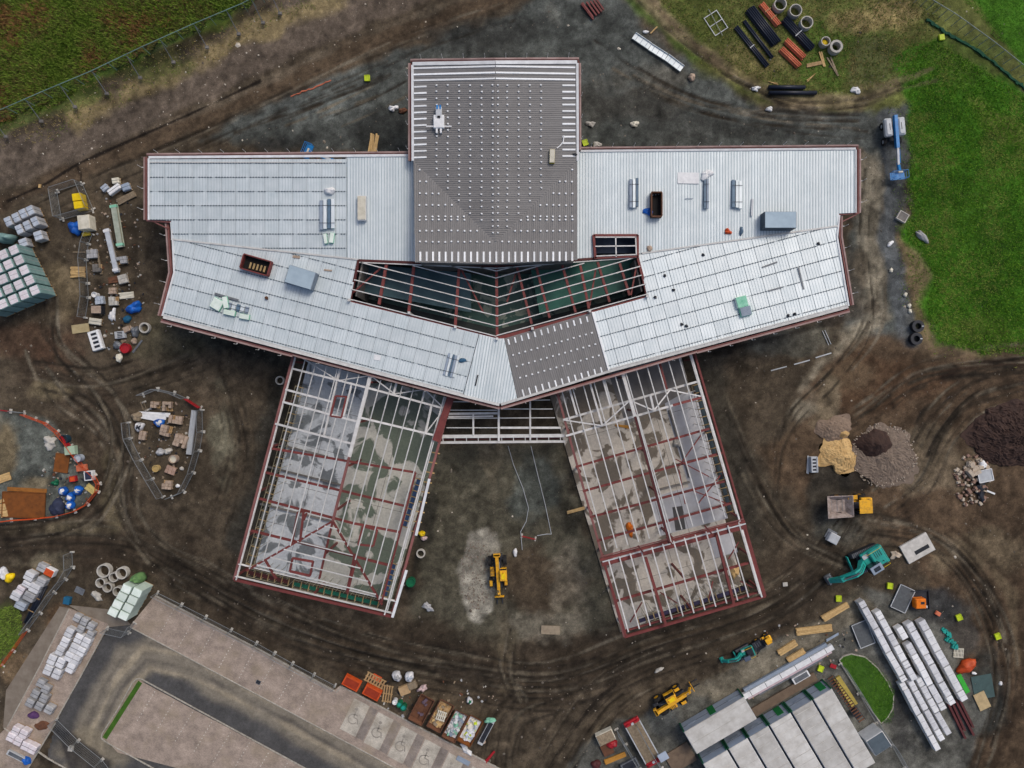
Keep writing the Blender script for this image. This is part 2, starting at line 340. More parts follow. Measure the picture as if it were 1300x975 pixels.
# ================================================================== GROUND
GZ = [
 ('p', (86, 88, 86), 8, 9, .9, [(330,185),(255,178),(300,145),(420,100),(520,60),(640,20),(700,-20),(790,-20),(830,40),(900,95),(960,130),(1090,145),(1150,120),(1155,240),(1135,300),(1165,420),(1140,445),(1080,420),(1085,300),(1095,190),(740,190),(735,80),(520,80),(515,195)]),
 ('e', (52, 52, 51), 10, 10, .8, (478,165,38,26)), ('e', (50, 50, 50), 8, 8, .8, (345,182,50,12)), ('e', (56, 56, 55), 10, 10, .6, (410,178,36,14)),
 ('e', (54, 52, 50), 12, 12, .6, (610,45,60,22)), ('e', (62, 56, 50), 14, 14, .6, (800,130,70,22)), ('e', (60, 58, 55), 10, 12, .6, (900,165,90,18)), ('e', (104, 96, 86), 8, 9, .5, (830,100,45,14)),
 ('e', (120, 118, 112), 4, 6, .6, (702,14,9,14)), ('e', (104, 106, 104), 8, 12, .5, (400,135,60,20)), ('e', (112, 112, 108), 3, 8, .45, (600,90,70,8)),
 ('l', (88, 72, 58), 6, 7, .9, [(-30,268),(100,217),(240,158),(350,110),(480,52),(640,-6)], 22),
 ('l', (112, 98, 84), 3, 4, .6, [(190,165),(300,122),(400,72),(500,30),(600,-6)], 5),
 ('p', (104, 90, 80), 5, 5, .95, [(-60,175),(60,165),(140,122),(260,62),(400,-20),(600,-20),(480,26),(330,94),(200,155),(100,200),(-60,270)]),
 ('l', (34, 27, 23), .9, 1.2, .95, [(10,255),(60,232),(98,208),(165,178),(240,145),(330,103)], 3), ('l', (34, 27, 23), .9, 1, .95, [(97,210),(103,222),(102,236)], 3.5),
 ('l', (150, 130, 94), 8, 10, .75, [(95,152),(180,114),(250,75),(330,38),(420,0)], 24),
 ('p', (84, 102, 36), 6, 10, 1, [(-80,-80),(380,-80),(340,-8),(300,20),(220,58),(130,104),(60,146),(-80,190)]),
 ('e', (84, 64, 42), 12, 14, .85, (100,42,66,34)), ('e', (78, 62, 40), 10, 14, .7, (30,60,44,22)), ('e', (84, 70, 42), 8, 12, .6, (190,14,70,16)), ('e', (58, 74, 26), 8, 14, .6, (150,80,60,22)),
 ('l', (66, 60, 36), 3, 4, .6, [(20,146),(130,106),(220,66),(310,20)], 7), ('l', (92, 112, 44), 4, 6, .5, [(0,170),(60,142),(120,118)], 14),
 ('p', (104, 106, 58), 8, 8, 1, [(800,-60),(1360,-60),(1360,100),(1150,130),(1090,140),(960,122),(880,82)]),
 ('l', (78, 97, 40), 6, 6, .8, [(790,-20),(830,20),(880,62)], 20), ('e', (82, 104, 42), 10, 14, .85, (1075,64,66,46)), ('e', (90, 98, 46), 10, 10, .6, (880,20,30,24)), ('e', (140, 122, 84), 10, 12, .6, (960,75,34,22)),
 ('e', (162, 138, 98), 8, 12, .8, (1112,22,46,24)), ('l', (128, 110, 88), 5, 5, .8, [(812,-10),(860,40),(930,95),(1000,130),(1090,128),(1165,98)], 15), ('l', (100, 82, 66), 3, 3, .6, [(820,-5),(868,45),(940,105)], 5),
 ('e', (96, 86, 64), 10, 10, .6, (1110,95,26,46)),
 ('p', (66, 108, 28), 7, 13, 1, [(1156,130),(1140,80),(1190,52),(1360,150),(1360,452),(1240,447),(1192,434),(1165,395),(1148,310),(1153,220)]),
 ('e', (84, 100, 44), 14, 14, .7, (1230,70,60,26)), ('l', (112, 108, 58), 6, 10, .6, [(1220,110),(1262,150),(1310,190)], 14), ('l', (112, 98, 74), 3, 4, .7, [(1090,112),(1140,104),(1185,86)], 5), ('l', (112, 98, 74), 3, 4, .7, [(1080,126),(1140,114),(1190,102)], 5),
 ('e', (42, 70, 20), 10, 14, .6, (1190,140,34,16)), ('e', (70, 104, 34), 16, 20, .6, (1240,260,50,60)), ('e', (96, 100, 48), 10, 14, .5, (1238,420,46,18)), ('e', (46, 78, 18), 14, 16, .5, (1270,340,30,50)),
 ('p', (122, 104, 78), 6, 8, .9, [(1138,296),(1160,315),(1184,350),(1172,390),(1182,438),(1160,432),(1150,380)]),
 ('p', (74, 118, 34), 4, 2, 1, [(1192,-60),(1360,-60),(1360,126),(1300,86)]),
 ('l', (146, 133, 116), 8, 10, .85, [(1104,210),(1106,300),(1112,400),(1062,462),(1020,520)], 28),
 ('l', (98, 99, 102), 4, 4, .9, [(1128,150),(1135,230),(1126,300),(1142,370),(1154,435)], 24), ('l', (72, 60, 50), 5, 6, .6, [(1090,330),(1085,400),(1110,392)], 18),
 ('p', (90, 72, 57), 10, 10, .95, [(1070,452),(1120,428),(1200,452),(1340,436),(1340,1010),(1250,1010),(1195,770),(1110,650),(1020,650),(970,575),(1045,520)]),
 ('e', (88, 66, 50), 8, 10, .9, (1110,490,80,36)), ('l', (116, 96, 76), 8, 8, .6, [(1180,446),(1240,452),(1310,448)], 14), ('l', (58, 42, 34), 4, 5, .8, [(1200,476),(1245,462),(1320,456)], 10),
 ('l', (62, 50, 40), 3, 5, .7, [(1190,560),(1215,525),(1260,495),(1330,478)], 7), ('l', (62, 50, 40), 3, 5, .6, [(1170,560),(1190,515),(1240,480),(1320,468)], 6), ('l', (64, 50, 40), 4, 8, .6, [(1140,480),(1165,520),(1180,600),(1150,650)], 12),
 ('e', (122, 106, 88), 8, 12, .7, (1190,590,60,36)), ('e', (122, 106, 86), 10, 12, .6, (1260,700,60,26)), ('e', (106, 88, 70), 10, 12, .6, (1080,480,40,20)),
 ('l', (66, 52, 41), 3, 4, .7, [(1190,690),(1240,730),(1275,800),(1280,870),(1240,960)], 8), ('l', (66, 52, 41), 3, 4, .7, [(1210,670),(1265,720),(1298,790),(1302,880),(1260,975)], 8), ('l', (128, 110, 88), 4, 6, .5, [(1250,700),(1285,760),(1292,850)], 6),
 ('e', (58, 60, 58), 8, 10, .8, (1250,880,26,50)), ('e', (74, 72, 70), 8, 10, .7, (1205,800,30,40)),
 ('e', (60, 57, 52), 8, 10, .8, (1050,630,30,46)), ('e', (40, 37, 34), 5, 8, .85, (1085,608,26,13)), ('e', (106, 104, 98), 8, 10, .5, (1060,680,30,14)),
 ('p', (90, 84, 72), 9, 10, .9, [(556,565),(714,565),(790,800),(600,830),(518,800)]), ('e', (68, 64, 56), 10, 10, .7, (600,590,30,24)), ('e', (76, 80, 78), 8, 10, .7, (680,620,30,40)), ('e', (70, 54, 42), 10, 12, .7, (690,740,50,40)), ('e', (158, 149, 138), 4, 9, .9, (606,730,25,48)), ('e', (128, 116, 102), 6, 14, .6, (722,730,14,34)), ('e', (116, 104, 88), 6, 14, .5, (625,610,8,30)),
 ('l', (66, 55, 45), 16, 16, .9, [(-30,694),(140,682),(270,740),(400,806),(560,838),(700,862),(850,800),(985,772),(1050,705)], 72), ('l', (56, 47, 39), 4, 8, .6, [(-30,688),(140,676),(280,738),(420,800),(600,828),(760,812),(960,740)], 8), ('l', (57, 48, 40), 4, 8, .6, [(-30,706),(140,694),(270,760),(420,824),(600,858),(800,840),(1000,770)], 8), ('l', (102, 92, 80), 6, 10, .4, [(330,790),(420,830),(520,846)], 10),
 ('e', (122, 112, 100), 8, 14, .6, (700,800,34,16)), ('e', (112, 98, 80), 8, 12, .5, (640,800,8,40)),
 ('l', (68, 56, 46), 14, 12, .8, [(50,470),(140,520),(150,600),(110,690)], 50), ('e', (132, 116, 92), 5, 8, .7, (78,497,26,10)), ('e', (120, 106, 84), 6, 10, .7, (142,625,8,26)), ('e', (128, 110, 86), 8, 10, .6, (84,370,20,30)), ('e', (116, 104, 84), 6, 8, .5, (78,670,36,7)), ('e', (130, 118, 100), 6, 9, .7, (40,716,50,12)), ('e', (118, 112, 96), 6, 10, .6, (280,560,14,50)),
 ('e', (90, 62, 48), 12, 14, .5, (40,430,50,24)), ('e', (92, 86, 68), 12, 14, .5, (230,430,70,22)),
 ('p', (102, 103, 98), 5, 4, .95, [(-30,516),(55,530),(95,566),(126,612),(108,645),(50,658),(-30,668)]), ('e', (140, 122, 96), 5, 7, .7, (48,612,14,7)), ('e', (128, 104, 70), 6, 8, .6, (4,570,14,26)),
 ('l', (56, 54, 50), 10, 12, .75, [(230,415),(300,432),(365,462),(345,560),(300,690)], 30), ('l', (50, 47, 42), 5, 8, .8, [(556,600),(540,660),(520,750)], 12), ('l', (50, 47, 42), 5, 8, .8, [(726,590),(762,700),(795,795)], 14), ('l', (62, 58, 52), 10, 10, .7, [(900,470),(935,600),(960,680)], 36),
 ('e', (104, 102, 94), 8, 14, .5, (1010,430,50,20)), ('l', (48, 42, 38), 3, 6, .8, [(905,448),(1000,424),(1070,404)], 7), ('e', (132, 116, 96), 6, 10, .7, (1050,520,14,26)),
 ('p', (84, 98, 46), 6, 8, .8, [(-30,772),(26,770),(32,800),(14,836),(-30,850)]), ('e', (128, 104, 80), 6, 8, .6, (20,850,20,20)), ('e', (112, 84, 62), 6, 6, .6, (74,790,12,20)),
 ('p', (104, 101, 96), 5, 6, .9, [(700,1000),(760,930),(850,890),(1010,806),(1100,745),(1150,760),(1200,800),(1260,900),(1210,1000)]), ('p', (128, 116, 100), 6, 8, .7, [(870,880),(1000,808),(1090,752),(1110,770),(1040,830),(950,890)]), ('e', (64, 62, 62), 6, 8, .8, (1150,890,22,50)), ('e', (58, 58, 60), 6, 8, .8, (1190,770,30,26)), ('e', (70, 72, 74), 6, 8, .7, (840,920,20,20)),
]

def smooth_line(pts, n=5):
    out = []; P = [pts[0]] + list(pts) + [pts[-1]]
    for i in range(1, len(P) - 2):
        for j in range(n):
            t = j / n; out.append(tuple(.5 * (2 * P[i][c] + (P[i + 1][c] - P[i - 1][c]) * t + (2 * P[i - 1][c] - 5 * P[i][c] + 4 * P[i + 1][c] - P[i + 2][c]) * t * t + (3 * P[i][c] - P[i - 1][c] - 3 * P[i + 1][c] + P[i + 2][c]) * t ** 3) for c in (0, 1)))
    return out + [pts[-1]]
HAUL = [([(-40,696),(60,684),(150,684),(230,720),(330,775),(440,815),(560,842),(700,862),(830,815),(960,770),(1040,715),(1080,660)], 26, 16),
        ([(40,440),(70,490),(120,530),(150,580),(150,640),(190,700),(280,750)], 18, 11), ([(-30,680),(60,672),(120,640),(150,560),(130,500),(70,440),(60,380)], 14, 7),
        ([(1110,640),(1160,600),(1190,540),(1240,492),(1330,470)], 22, 12), ([(1090,660),(1180,680),(1235,730),(1272,800),(1282,880),(1250,985)], 20, 13), ([(1040,560),(1100,520),(1180,470),(1330,452)], 16, 8),
        ([(700,870),(640,900),(620,985)], 40, 10), ([(850,830),(760,880),(690,985)], 30, 9), ([(900,480),(950,600),(1000,680),(1080,720)], 16, 7), ([(1108,180),(1104,290),(1108,400),(1060,470),(1000,540),(985,640)], 9, 3),
        ([(640,790),(636,850),(660,900)], 12, 5), ([(20,270),(130,220),(260,165),(370,112),(500,55),(640,5)], 5, 5), ([(280,480),(300,560),(270,680)], 18, 6), ([(250,440),(200,460),(120,480),(40,470)], 14, 6), ([(800,-20),(850,35),(930,100),(1010,134),(1100,128),(1170,98)], 5, 4), ([(560,70),(480,110),(380,150),(300,176)], 10, 5), ([(750,60),(850,120),(960,150),(1090,160)], 12, 6)]
rt = random.Random(21); RUTS = []
for pts, spread, n in HAUL:
    for i in range(int(n * 1.5)):
        off = rt.uniform(-spread, spread); ph = rt.uniform(0, 6); am = rt.uniform(1, 5); L0 = smooth_line(pts); q = []
        i0 = rt.randrange(0, max(1, len(L0) // 2)); i1 = rt.randrange(i0 + max(4, len(L0) // 3), len(L0) + max(4, len(L0) // 3) + 1)
        for j, p in enumerate(L0):
            a = L0[max(0, j - 1)]; b = L0[min(len(L0) - 1, j + 1)]; dx, dy = b[0] - a[0], b[1] - a[1]; l = math.hypot(dx, dy) + 1e-6; o = off + am * math.sin(j * .35 + ph)
            q.append((p[0] - dy / l * o, p[1] + dx / l * o))
        q = q[i0:i1]
        if len(q) < 3: continue
        pair = [0, 17] if rt.random() < .35 else [0]
        for pr_ in pair:
            RUTS.append(('l', rt.choice(((46, 39, 33), (50, 43, 36), (54, 46, 39), (58, 50, 42), (104, 93, 80), (112, 101, 88))), 1.1, .9, rt.uniform(.55, .95), [(x + pr_ * .6, y + pr_ * .8) for x, y in q], rt.uniform(1.5, 3.6), 'b'))
GZ += RUTS
def ground_h(px, py):
    """height of the open ground, always at or below the objects' datum except on the bank"""
    px = np.asarray(px, float); py = np.asarray(py, float)
    d = (px * .42 + py * .9) - 195.0           # across the bank
    bank = 1.3 * smooth01(-(d) / 130.0) * smooth01((420 - px) / 120)
    n = fbm(px / 26, py / 26, 5, 4) - .95
    return bank + .10 * n - .02
def axis(lo, hi, step, far):
    f = np.arange(lo, hi + step * .5, step)
    return np.concatenate([[-900, -500, -300, -200, -140] if far else [], f, [140, 200, 300, 500, 900] if far else []])
def grid_mesh(name, xs, ys, zfun, colfun, mat, keep=None):
    X, Y = np.meshgrid(xs, ys); PX = X / S + 650; PY = 487.5 - Y / S
    Z = zfun(PX, PY); C = colfun(PX, PY)
    nx, ny = len(xs), len(ys); v = np.stack([X, Y, Z], -1).reshape(-1, 3)
    i, j = np.meshgrid(np.arange(nx - 1), np.arange(ny - 1)); a = (j * nx + i).ravel()
    q = np.stack([a, a + 1, a + nx + 1, a + nx], -1)
    if keep is not None:
        cx = (X[:-1, :-1] + X[1:, 1:]) / 2; cy = (Y[:-1, :-1] + Y[1:, 1:]) / 2
        q = q[keep(cx / S + 650, 487.5 - cy / S).ravel()]
        used = np.unique(q); mp = np.full(len(v), -1); mp[used] = np.arange(len(used)); v = v[used]; q = mp[q]; C = C.reshape(-1, 3)[used]
    me = bpy.data.meshes.new(name); me.vertices.add(len(v)); me.vertices.foreach_set('co', v.ravel())
    me.loops.add(q.size); me.loops.foreach_set('vertex_index', q.ravel()); me.polygons.add(len(q))
    me.polygons.foreach_set('loop_start', np.arange(0, q.size, 4)); me.polygons.foreach_set('loop_total', np.full(len(q), 4))
    ca = me.color_attributes.new('tint', 'FLOAT_COLOR', 'POINT')
    C = C.reshape(-1, 3); ca.data.foreach_set('color', np.concatenate([C, np.ones((len(C), 1))], 1).ravel())
    me.materials.append(mat); me.update(calc_edges=True); me.polygons.foreach_set('use_smooth', np.ones(len(q), bool))
    return link(name, me)
def ground_col(px, py):
    c = shade(px, py, (84, 72, 60), GZ)
    n = (fbm(px / 9, py / 9, 900, 4) - .47)[..., None]; n2 = (fbm(px / 60, py / 60, 950, 4) - .47)[..., None]
    c = c * np.clip(1 + 1.35 * n + .75 * n2, .5, 1.9)
    f = fbm(px / 15, py / 15, 1200, 5); big_ = smooth01((fbm(px / 90, py / 90, 1300, 3) - .3) / .25)
    f2 = fbm(px / 24 + 9, py / 24, 1400, 5); soil = smooth01((c[..., 0] - c[..., 1] * .92) / .004)
    c = c * (1 + .3 * smooth01((f - .565) / .04) * big_ * soil)[..., None] * (1 - .22 * smooth01((.37 - f2) / .035) * soil)[..., None]
    out = np.maximum(np.maximum(-px - 60, px - 1360), np.maximum(-py - 60, py - 1035)) / 200.0
    w = smooth01(out)[..., None]
    return (c * (1 - w) + np.array(lin((84, 86, 50))) * w) * np.array((.875, .925, .885))
def ground_hr(px, py):
    z = ground_h(px, py)
    for k, u in enumerate(RUTS):
        if u[1][0] > 80: continue
        pts = u[5]; ix = np.where((px[0] > min(p[0] for p in pts) - 8) & (px[0] < max(p[0] for p in pts) + 8))[0]; iy = np.where((py[:, 0] > min(p[1] for p in pts) - 8) & (py[:, 0] < max(p[1] for p in pts) + 8))[0]
        if len(ix) == 0 or len(iy) == 0: continue
        sl = (slice(iy[0], iy[-1] + 1), slice(ix[0], ix[-1] + 1)); d = seg_dist(px[sl], py[sl], pts, False)
        z[sl] -= .07 * np.exp(-(d / 1.6) ** 2) - .03 * np.exp(-((d - 4) / 1.5) ** 2)
    return z
g_mat = ground_material('site_ground', 'tint', amp=.44)
ground = struct(grid_mesh('ground', axis(-76, 76, .21, True), axis(-58, 58, .21, True), ground_hr, ground_col, g_mat))

# access road (dusty asphalt loop in the car park)
RZ = [('l', (130, 122, 108), 7, 5, .9, [(98,1010),(112,940),(140,884),(166,840),(196,828),(240,842),(340,896),(440,950),(540,1005)], 47), ('l', (88, 83, 77), 2.5, 3, .75, [(110,990),(126,930),(152,876),(186,838),(250,852),(360,912),(490,985)], 6), ('l', (160, 148, 126), 2.5, 3, .7, [(100,985),(118,925),(148,862),(182,822),(236,832),(330,880),(440,940),(520,985)], 6), ('l', (96, 90, 82), 2, 3, .6, [(92,975),(108,925),(134,868),(172,812),(232,824),(340,878),(450,938)], 3.5), ('l', (158, 146, 124), 2, 3, .6, [(118,985),(134,930),(158,884),(190,848),(250,862),(350,914),(470,980)], 3.5),
      ('e', (132, 122, 102), 8, 10, .6, (120,950,40,30)), ('p', (44, 43, 46), 3, 3, .8, [(70,925),(96,932),(140,965),(140,1000),(90,985)])]
road_poly = [(140,793),(172,790),(205,812),(360,893),(545,995),(120,1000),(60,960),(72,915)]
def road_col(px, py):
    c = shade(px, py, (78, 77, 76), RZ); n = (fbm(px / 10, py / 10, 300, 4) - .47)[..., None]
    return c * np.clip(1 + .5 * n, .6, 1.5)
r_mat = ground_material('dusty_asphalt', 'tint', s1=.4, s2=2.2, s3=14, amp=.3, bump=.25)
struct(grid_mesh('access_road', axis(-65, -9, .25, False), axis(-56, -31, .25, False), lambda x, y: np.zeros(x.shape) + .02, road_col, r_mat, lambda x, y: inside(x, y, road_poly)))

# paving, with kerb stones as pieces
PAV_ROT = R(-28)
m_pav = paver_material('warm_block_paving', (176, 159, 144), (156, 140, 127), (116, 107, 98), -PAV_ROT)
m_bay = paver_material('pale_bay_paving', (200, 192, 176), (184, 176, 162), (140, 134, 124), -PAV_ROT)
m_dpav = paver_material('dark_block_paving', (152, 141, 131), (138, 128, 119), (98, 90, 86), -PAV_ROT)
m_kerb = M('kerb_concrete', (178, 172, 160), (140, 134, 122), scale=4, bump=.2)
m_path = M('worn_path_tarmac', (138, 128, 114), (112, 100, 88), scale=.6, bump=.3, bscale=8)
def slab(name, pts, z0, z1, mat, par=None, kind=True):
    mb = MB(); mb.prism([W(x, y, 0) + Vector((0, 0, z0)) for x, y in pts][::-1], [W(x, y, 0) + Vector((0, 0, z1)) for x, y in pts][::-1])
    o = mb.build(name, mat, par)
    if kind: struct(o)
    return o
pav_upper = slab('parking_paving', [(196,757),(425,876),(432,870),(650,985),(650,1010),(560,1010),(505,976),(165,795)], -.3, .10, m_pav)
pav_isle = slab('parking_island', [(178,864),(395,980),(360,1010),(150,955),(134,938)], -.3, .10, m_pav)
pav_left = slab('pallet_paving', [(88,772),(138,792),(70,916),(36,975),(-20,1010),(-30,960),(12,920)], -.3, .10, m_pav)
slab('side_path', [(76,770),(88,772),(12,922),(4,925),(8,876)], -.3, .05, m_path)
slab('kerb_apron', [(86,768),(150,775),(166,793),(138,796)], -.3, .06, m_path)
stone_cache = {}
def kerb(name, pts, closed=False, z1=.14, w=.16):
    """kerb of separate stones along a surveyed line"""
    P = [W(x, y, 0) for x, y in pts]
    if closed: P.append(P[0])
    root = None; dist = .0
    segs = [(P[i], P[i + 1]) for i in range(len(P) - 1)]
    root = struct(thing(name, None, None))
    for a, b in segs:
        d = b - a; n = max(1, round(d.length / .915)); l = d.length / n; ang = math.atan2(d.y, d.x)
        key = round(l, 2)
        if key not in stone_cache: stone_cache[key] = MB().cbox((0, 0, -.25), (key - .02, w, .25 + z1), .025).mesh('kerb_stone', m_kerb)
        for i in range(n):
            o = link('kerb_stone', stone_cache[key], root); p = a + d * ((i + .5) / n); o.location = (p.x, p.y, random.uniform(-.008, .004)); o.rotation_euler = (0, 0, ang + random.uniform(-.01, .01))
    return root
kerb('kerb', [(197,756),(330,825),(425,877)]); kerb('kerb', [(427,879),(434,871),(540,927),(650,984)])
kerb('kerb', [(166,796),(330,883),(506,977)])
def arc(cx, cy, r, a0, a1, n): return [(cx + r * math.cos(R(a0 + (a1 - a0) * i / n)), cy + r * math.sin(R(a0 + (a1 - a0) * i / n))) for i in range(n + 1)]
kerb('kerb', [(395,979),(290,922),(184,864)] + [(178,861),(173,862),(168,867)] + [(150,900),(130,931)] + [(129,937),(134,941)] + [(200,978)])
kerb('kerb', [(137,795),(104,856),(71,915)]); kerb('kerb', [(88,773),(50,848),(10,922)]); kerb('kerb', [(71,917),(36,975)]); kerb('kerb', [(6,924),(60,962),(110,990)])
grass_m = M('short_grass', (66, 104, 26), (48, 80, 18), scale=1.5, bump=.6, bscale=14, jitter=0)
slab('island_verge', [(176,864),(181,867),(136,938),(131,935)], -.2, .15, grass_m)
# bay lines of single light blocks, and the accessible bays
m_white_block = M('white_paving_block', (206, 200, 188), (180, 172, 160), scale=3)
def dotted(a, b, n, name, z=.10):
    A, B = W(*a), W(*b); mb = MB(); d = B - A; ang = math.atan2(d.y, d.x)
    for i in range(n):
        p = A + d * ((i + .5) / n); mb.box((p.x, p.y, z - .02), (.17, .1, .024), ang)
    return struct(mb.build(name, m_white_block))
for i in range(8):
    x0 = 222 + i * 25.5; y0 = 772 + i * 13.2; dotted((x0, y0), (x0 - 21, y0 + 37), 9, 'bay_marking')
for i in range(9):
    x0 = 196 + i * 24; y0 = 876 + i * 13; dotted((x0 + 2, y0), (x0 - 22, y0 + 40), 10, 'bay_marking')
for i in range(6):
    x0 = 452 + i * 30.0; y0 = 887 + i * 17.2
    a = (-12.5, -6.5); ux, uy = .89, .46; vx, vy = -.43, .9
    def q(u, v): return (x0 + ux * u + vx * v, y0 + uy * u + vy * v)
    slab('accessible_bay', [q(-2, 0), q(20, 0), q(20, 43), q(-2, 43)], .09, .104, m_bay)
    slab('bay_hatching', [q(20.6, 0), q(31, 0), q(31, 43), q(20.6, 43)], .09, .103, m_dpav)
    # wheelchair symbol of darker blocks
    mb = MB(); c = q(8, 22)
    def sp(u, v): w = W(c[0] + ux * u + vx * v, c[1] + uy * u + vy * v); return (w.x, w.y, .108)
    def stroke(pts, w=.16):
        for s0, s1 in zip(pts[:-1], pts[1:]): mb.bar(sp(*s0), sp(*s1), w, .008)
    stroke([(-1, -8), (-.5, 0), (5, 0), (7.5, 6)]); stroke([(-.5, -4), (4, -4)])
    stroke([(6 * math.cos(t) - .5, 6 * math.sin(t) + 2.5) for t in [R(a2) for a2 in range(20, 290, 25)]]); mb.tube(sp(-1.5, -11), tuple(np.array(sp(-1.5, -11)) + np.array((0, 0, .003))), .22, 10)
    struct(mb.build('wheelchair_symbol', M('symbol_blocks', (156, 149, 138), scale=3)))
# oval verge by the cabins
ov = [(1065,838),(1070,833),(1080,830),(1098,834),(1114,848),(1126,865),(1134,882),(1133,899),(1126,911),(1118,918),(1106,902),(1084,868)]
slab('oval_verge', ov, -.2, .13, grass_m); kerb('kerb', ov, True, .15)

# ================================================================== THE UNFINISHED BUILDING
m_deck = M('galvanised_deck', (208, 215, 216), (188, 198, 200), scale=.5, rough=.55, metal=.15, bump=.1, jitter=.055)
m_deck_b = M('galvanised_deck_bright', (223, 229, 229), (203, 212, 214), scale=.4, rough=.5, metal=.15, bump=.1, jitter=.06)
m_rib = M('deck_rib', (187, 198, 200), (169, 181, 184), scale=.6, rough=.55, metal=.2, bump=0, jitter=.03)
m_under = M('deck_gap', (128, 137, 144), scale=2, bump=0)
m_grey = M('grey_liner_deck', (136, 134, 132), (122, 119, 117), scale=.5, rough=.6, bump=.05, jitter=.04)
m_greyrib = M('grey_liner_rib', (123, 121, 119), (112, 110, 108), scale=.7, rough=.6, bump=0, jitter=.03)
m_clip = M('white_clip', (240, 241, 240), (222, 224, 224), scale=3, bump=0); m_dclip = M('dark_clip', (92, 104, 112), scale=3, bump=0)
m_trim = M('white_trim', (220, 222, 222), (196, 196, 196), scale=1, bump=0)
m_red = M('red_oxide_steel', (122, 60, 56), (98, 48, 45), scale=1.2, rough=.6, bump=.1)
m_pink = M('weathered_red_steel', (138, 92, 87), (116, 70, 66), scale=.8, rough=.65, bump=.1)
m_dred = M('dark_red_steel', (92, 46, 44), (74, 36, 36), scale=1.2, rough=.6, bump=.1)
m_white_steel = M('white_steel', (214, 212, 208), (188, 184, 178), scale=1.5, rough=.5, bump=.05)
m_galv = M('galvanised_purlin', (206, 205, 200), (180, 178, 174), scale=1.5, rough=.5, bump=.05)
m_block = M('blockwork', (120, 116, 110), (98, 94, 90), scale=1.5)
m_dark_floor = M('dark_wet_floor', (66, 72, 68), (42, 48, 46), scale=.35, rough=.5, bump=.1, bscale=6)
bld = thing('unfinished_building', 'large unfinished building with silver metal deck roofs and two bare steel framed wings', 'building')

def clip_half(poly, a, b):
    """keep the part of poly left of a->b"""
    out = []; n = len(poly)
    def sd(p): return (b[0] - a[0]) * (p[1] - a[1]) - (b[1] - a[1]) * (p[0] - a[0])
    for i in range(n):
        p, q = poly[i], poly[(i + 1) % n]; sp_, sq = sd(p), sd(q)
        if sp_ >= 0: out.append(p)
        if (sp_ >= 0) != (sq >= 0):
            t = sp_ / (sp_ - sq); out.append((p[0] + (q[0] - p[0]) * t, p[1] + (q[1] - p[1]) * t))
    return out
def clip_poly(poly, quad):
    ar = sum(quad[i][0] * quad[(i + 1) % 4][1] - quad[(i + 1) % 4][0] * quad[i][1] for i in range(4))
    if ar < 0: quad = quad[::-1]
    for i in range(4):
        poly = clip_half(poly, quad[i], quad[(i + 1) % 4])
        if len(poly) < 3: return []
    return poly
def area(p): return abs(sum(p[i][0] * p[(i + 1) % len(p)][1] - p[(i + 1) % len(p)][0] * p[i][1] for i in range(len(p)))) / 2
def ccw(pts):
    a = sum(pts[i].x * pts[(i + 1) % len(pts)].y - pts[(i + 1) % len(pts)].x * pts[i].y for i in range(len(pts)))
    return pts if a > 0 else pts[::-1]
def sheet(pl, pts, d0, d1, mb=None, m=0):
    mb = mb or MB(); t = ccw([pl.P(x, y, d1) for x, y in pts]); b = [v - Vector((0, 0, d1 - d0)) for v in t]
    return mb.prism(b, t, m)
def scan(poly, o, d):
    """intervals of the line o + t d inside poly"""
    ts = []
    for i in range(len(poly)):
        a, b = poly[i], poly[(i + 1) % len(poly)]; ex, ey = b[0] - a[0], b[1] - a[1]; den = d[0] * ey - d[1] * ex
        if abs(den) < 1e-9: continue
        t = ((a[0] - o[0]) * ey - (a[1] - o[1]) * ex) / den; u = ((a[0] - o[0]) * d[1] - (a[1] - o[1]) * d[0]) / den
        if 0 <= u < 1: ts.append(t)
    ts.sort(); return [(ts[i], ts[i + 1]) for i in range(0, len(ts) - 1, 2) if ts[i + 1] - ts[i] > .5]
def ribs(pl, poly, direction, pitch, par, mat, dz=.05, w=.09, h=.05, phase=0.0):
    dx, dy = direction; l = math.hypot(dx, dy); dx /= l; dy /= l; nx, ny = -dy, dx
    pr = [p[0] * nx + p[1] * ny for p in poly]; mb = MB(); s = min(pr) + pitch * (.5 + phase)
    while s < max(pr):
        o = (nx * s, ny * s)
        for t0, t1 in scan(poly, o, (dx, dy)):
            a = pl.P(o[0] + dx * (t0 + .4), o[1] + dy * (t0 + .4), dz + h); b = pl.P(o[0] + dx * (t1 - .4), o[1] + dy * (t1 - .4), dz + h)
            mb.bar(a, b, w, h)
        s += pitch
    o = mb.build('deck_ribs', mat, par); o['kind'] = 'stuff'; return o
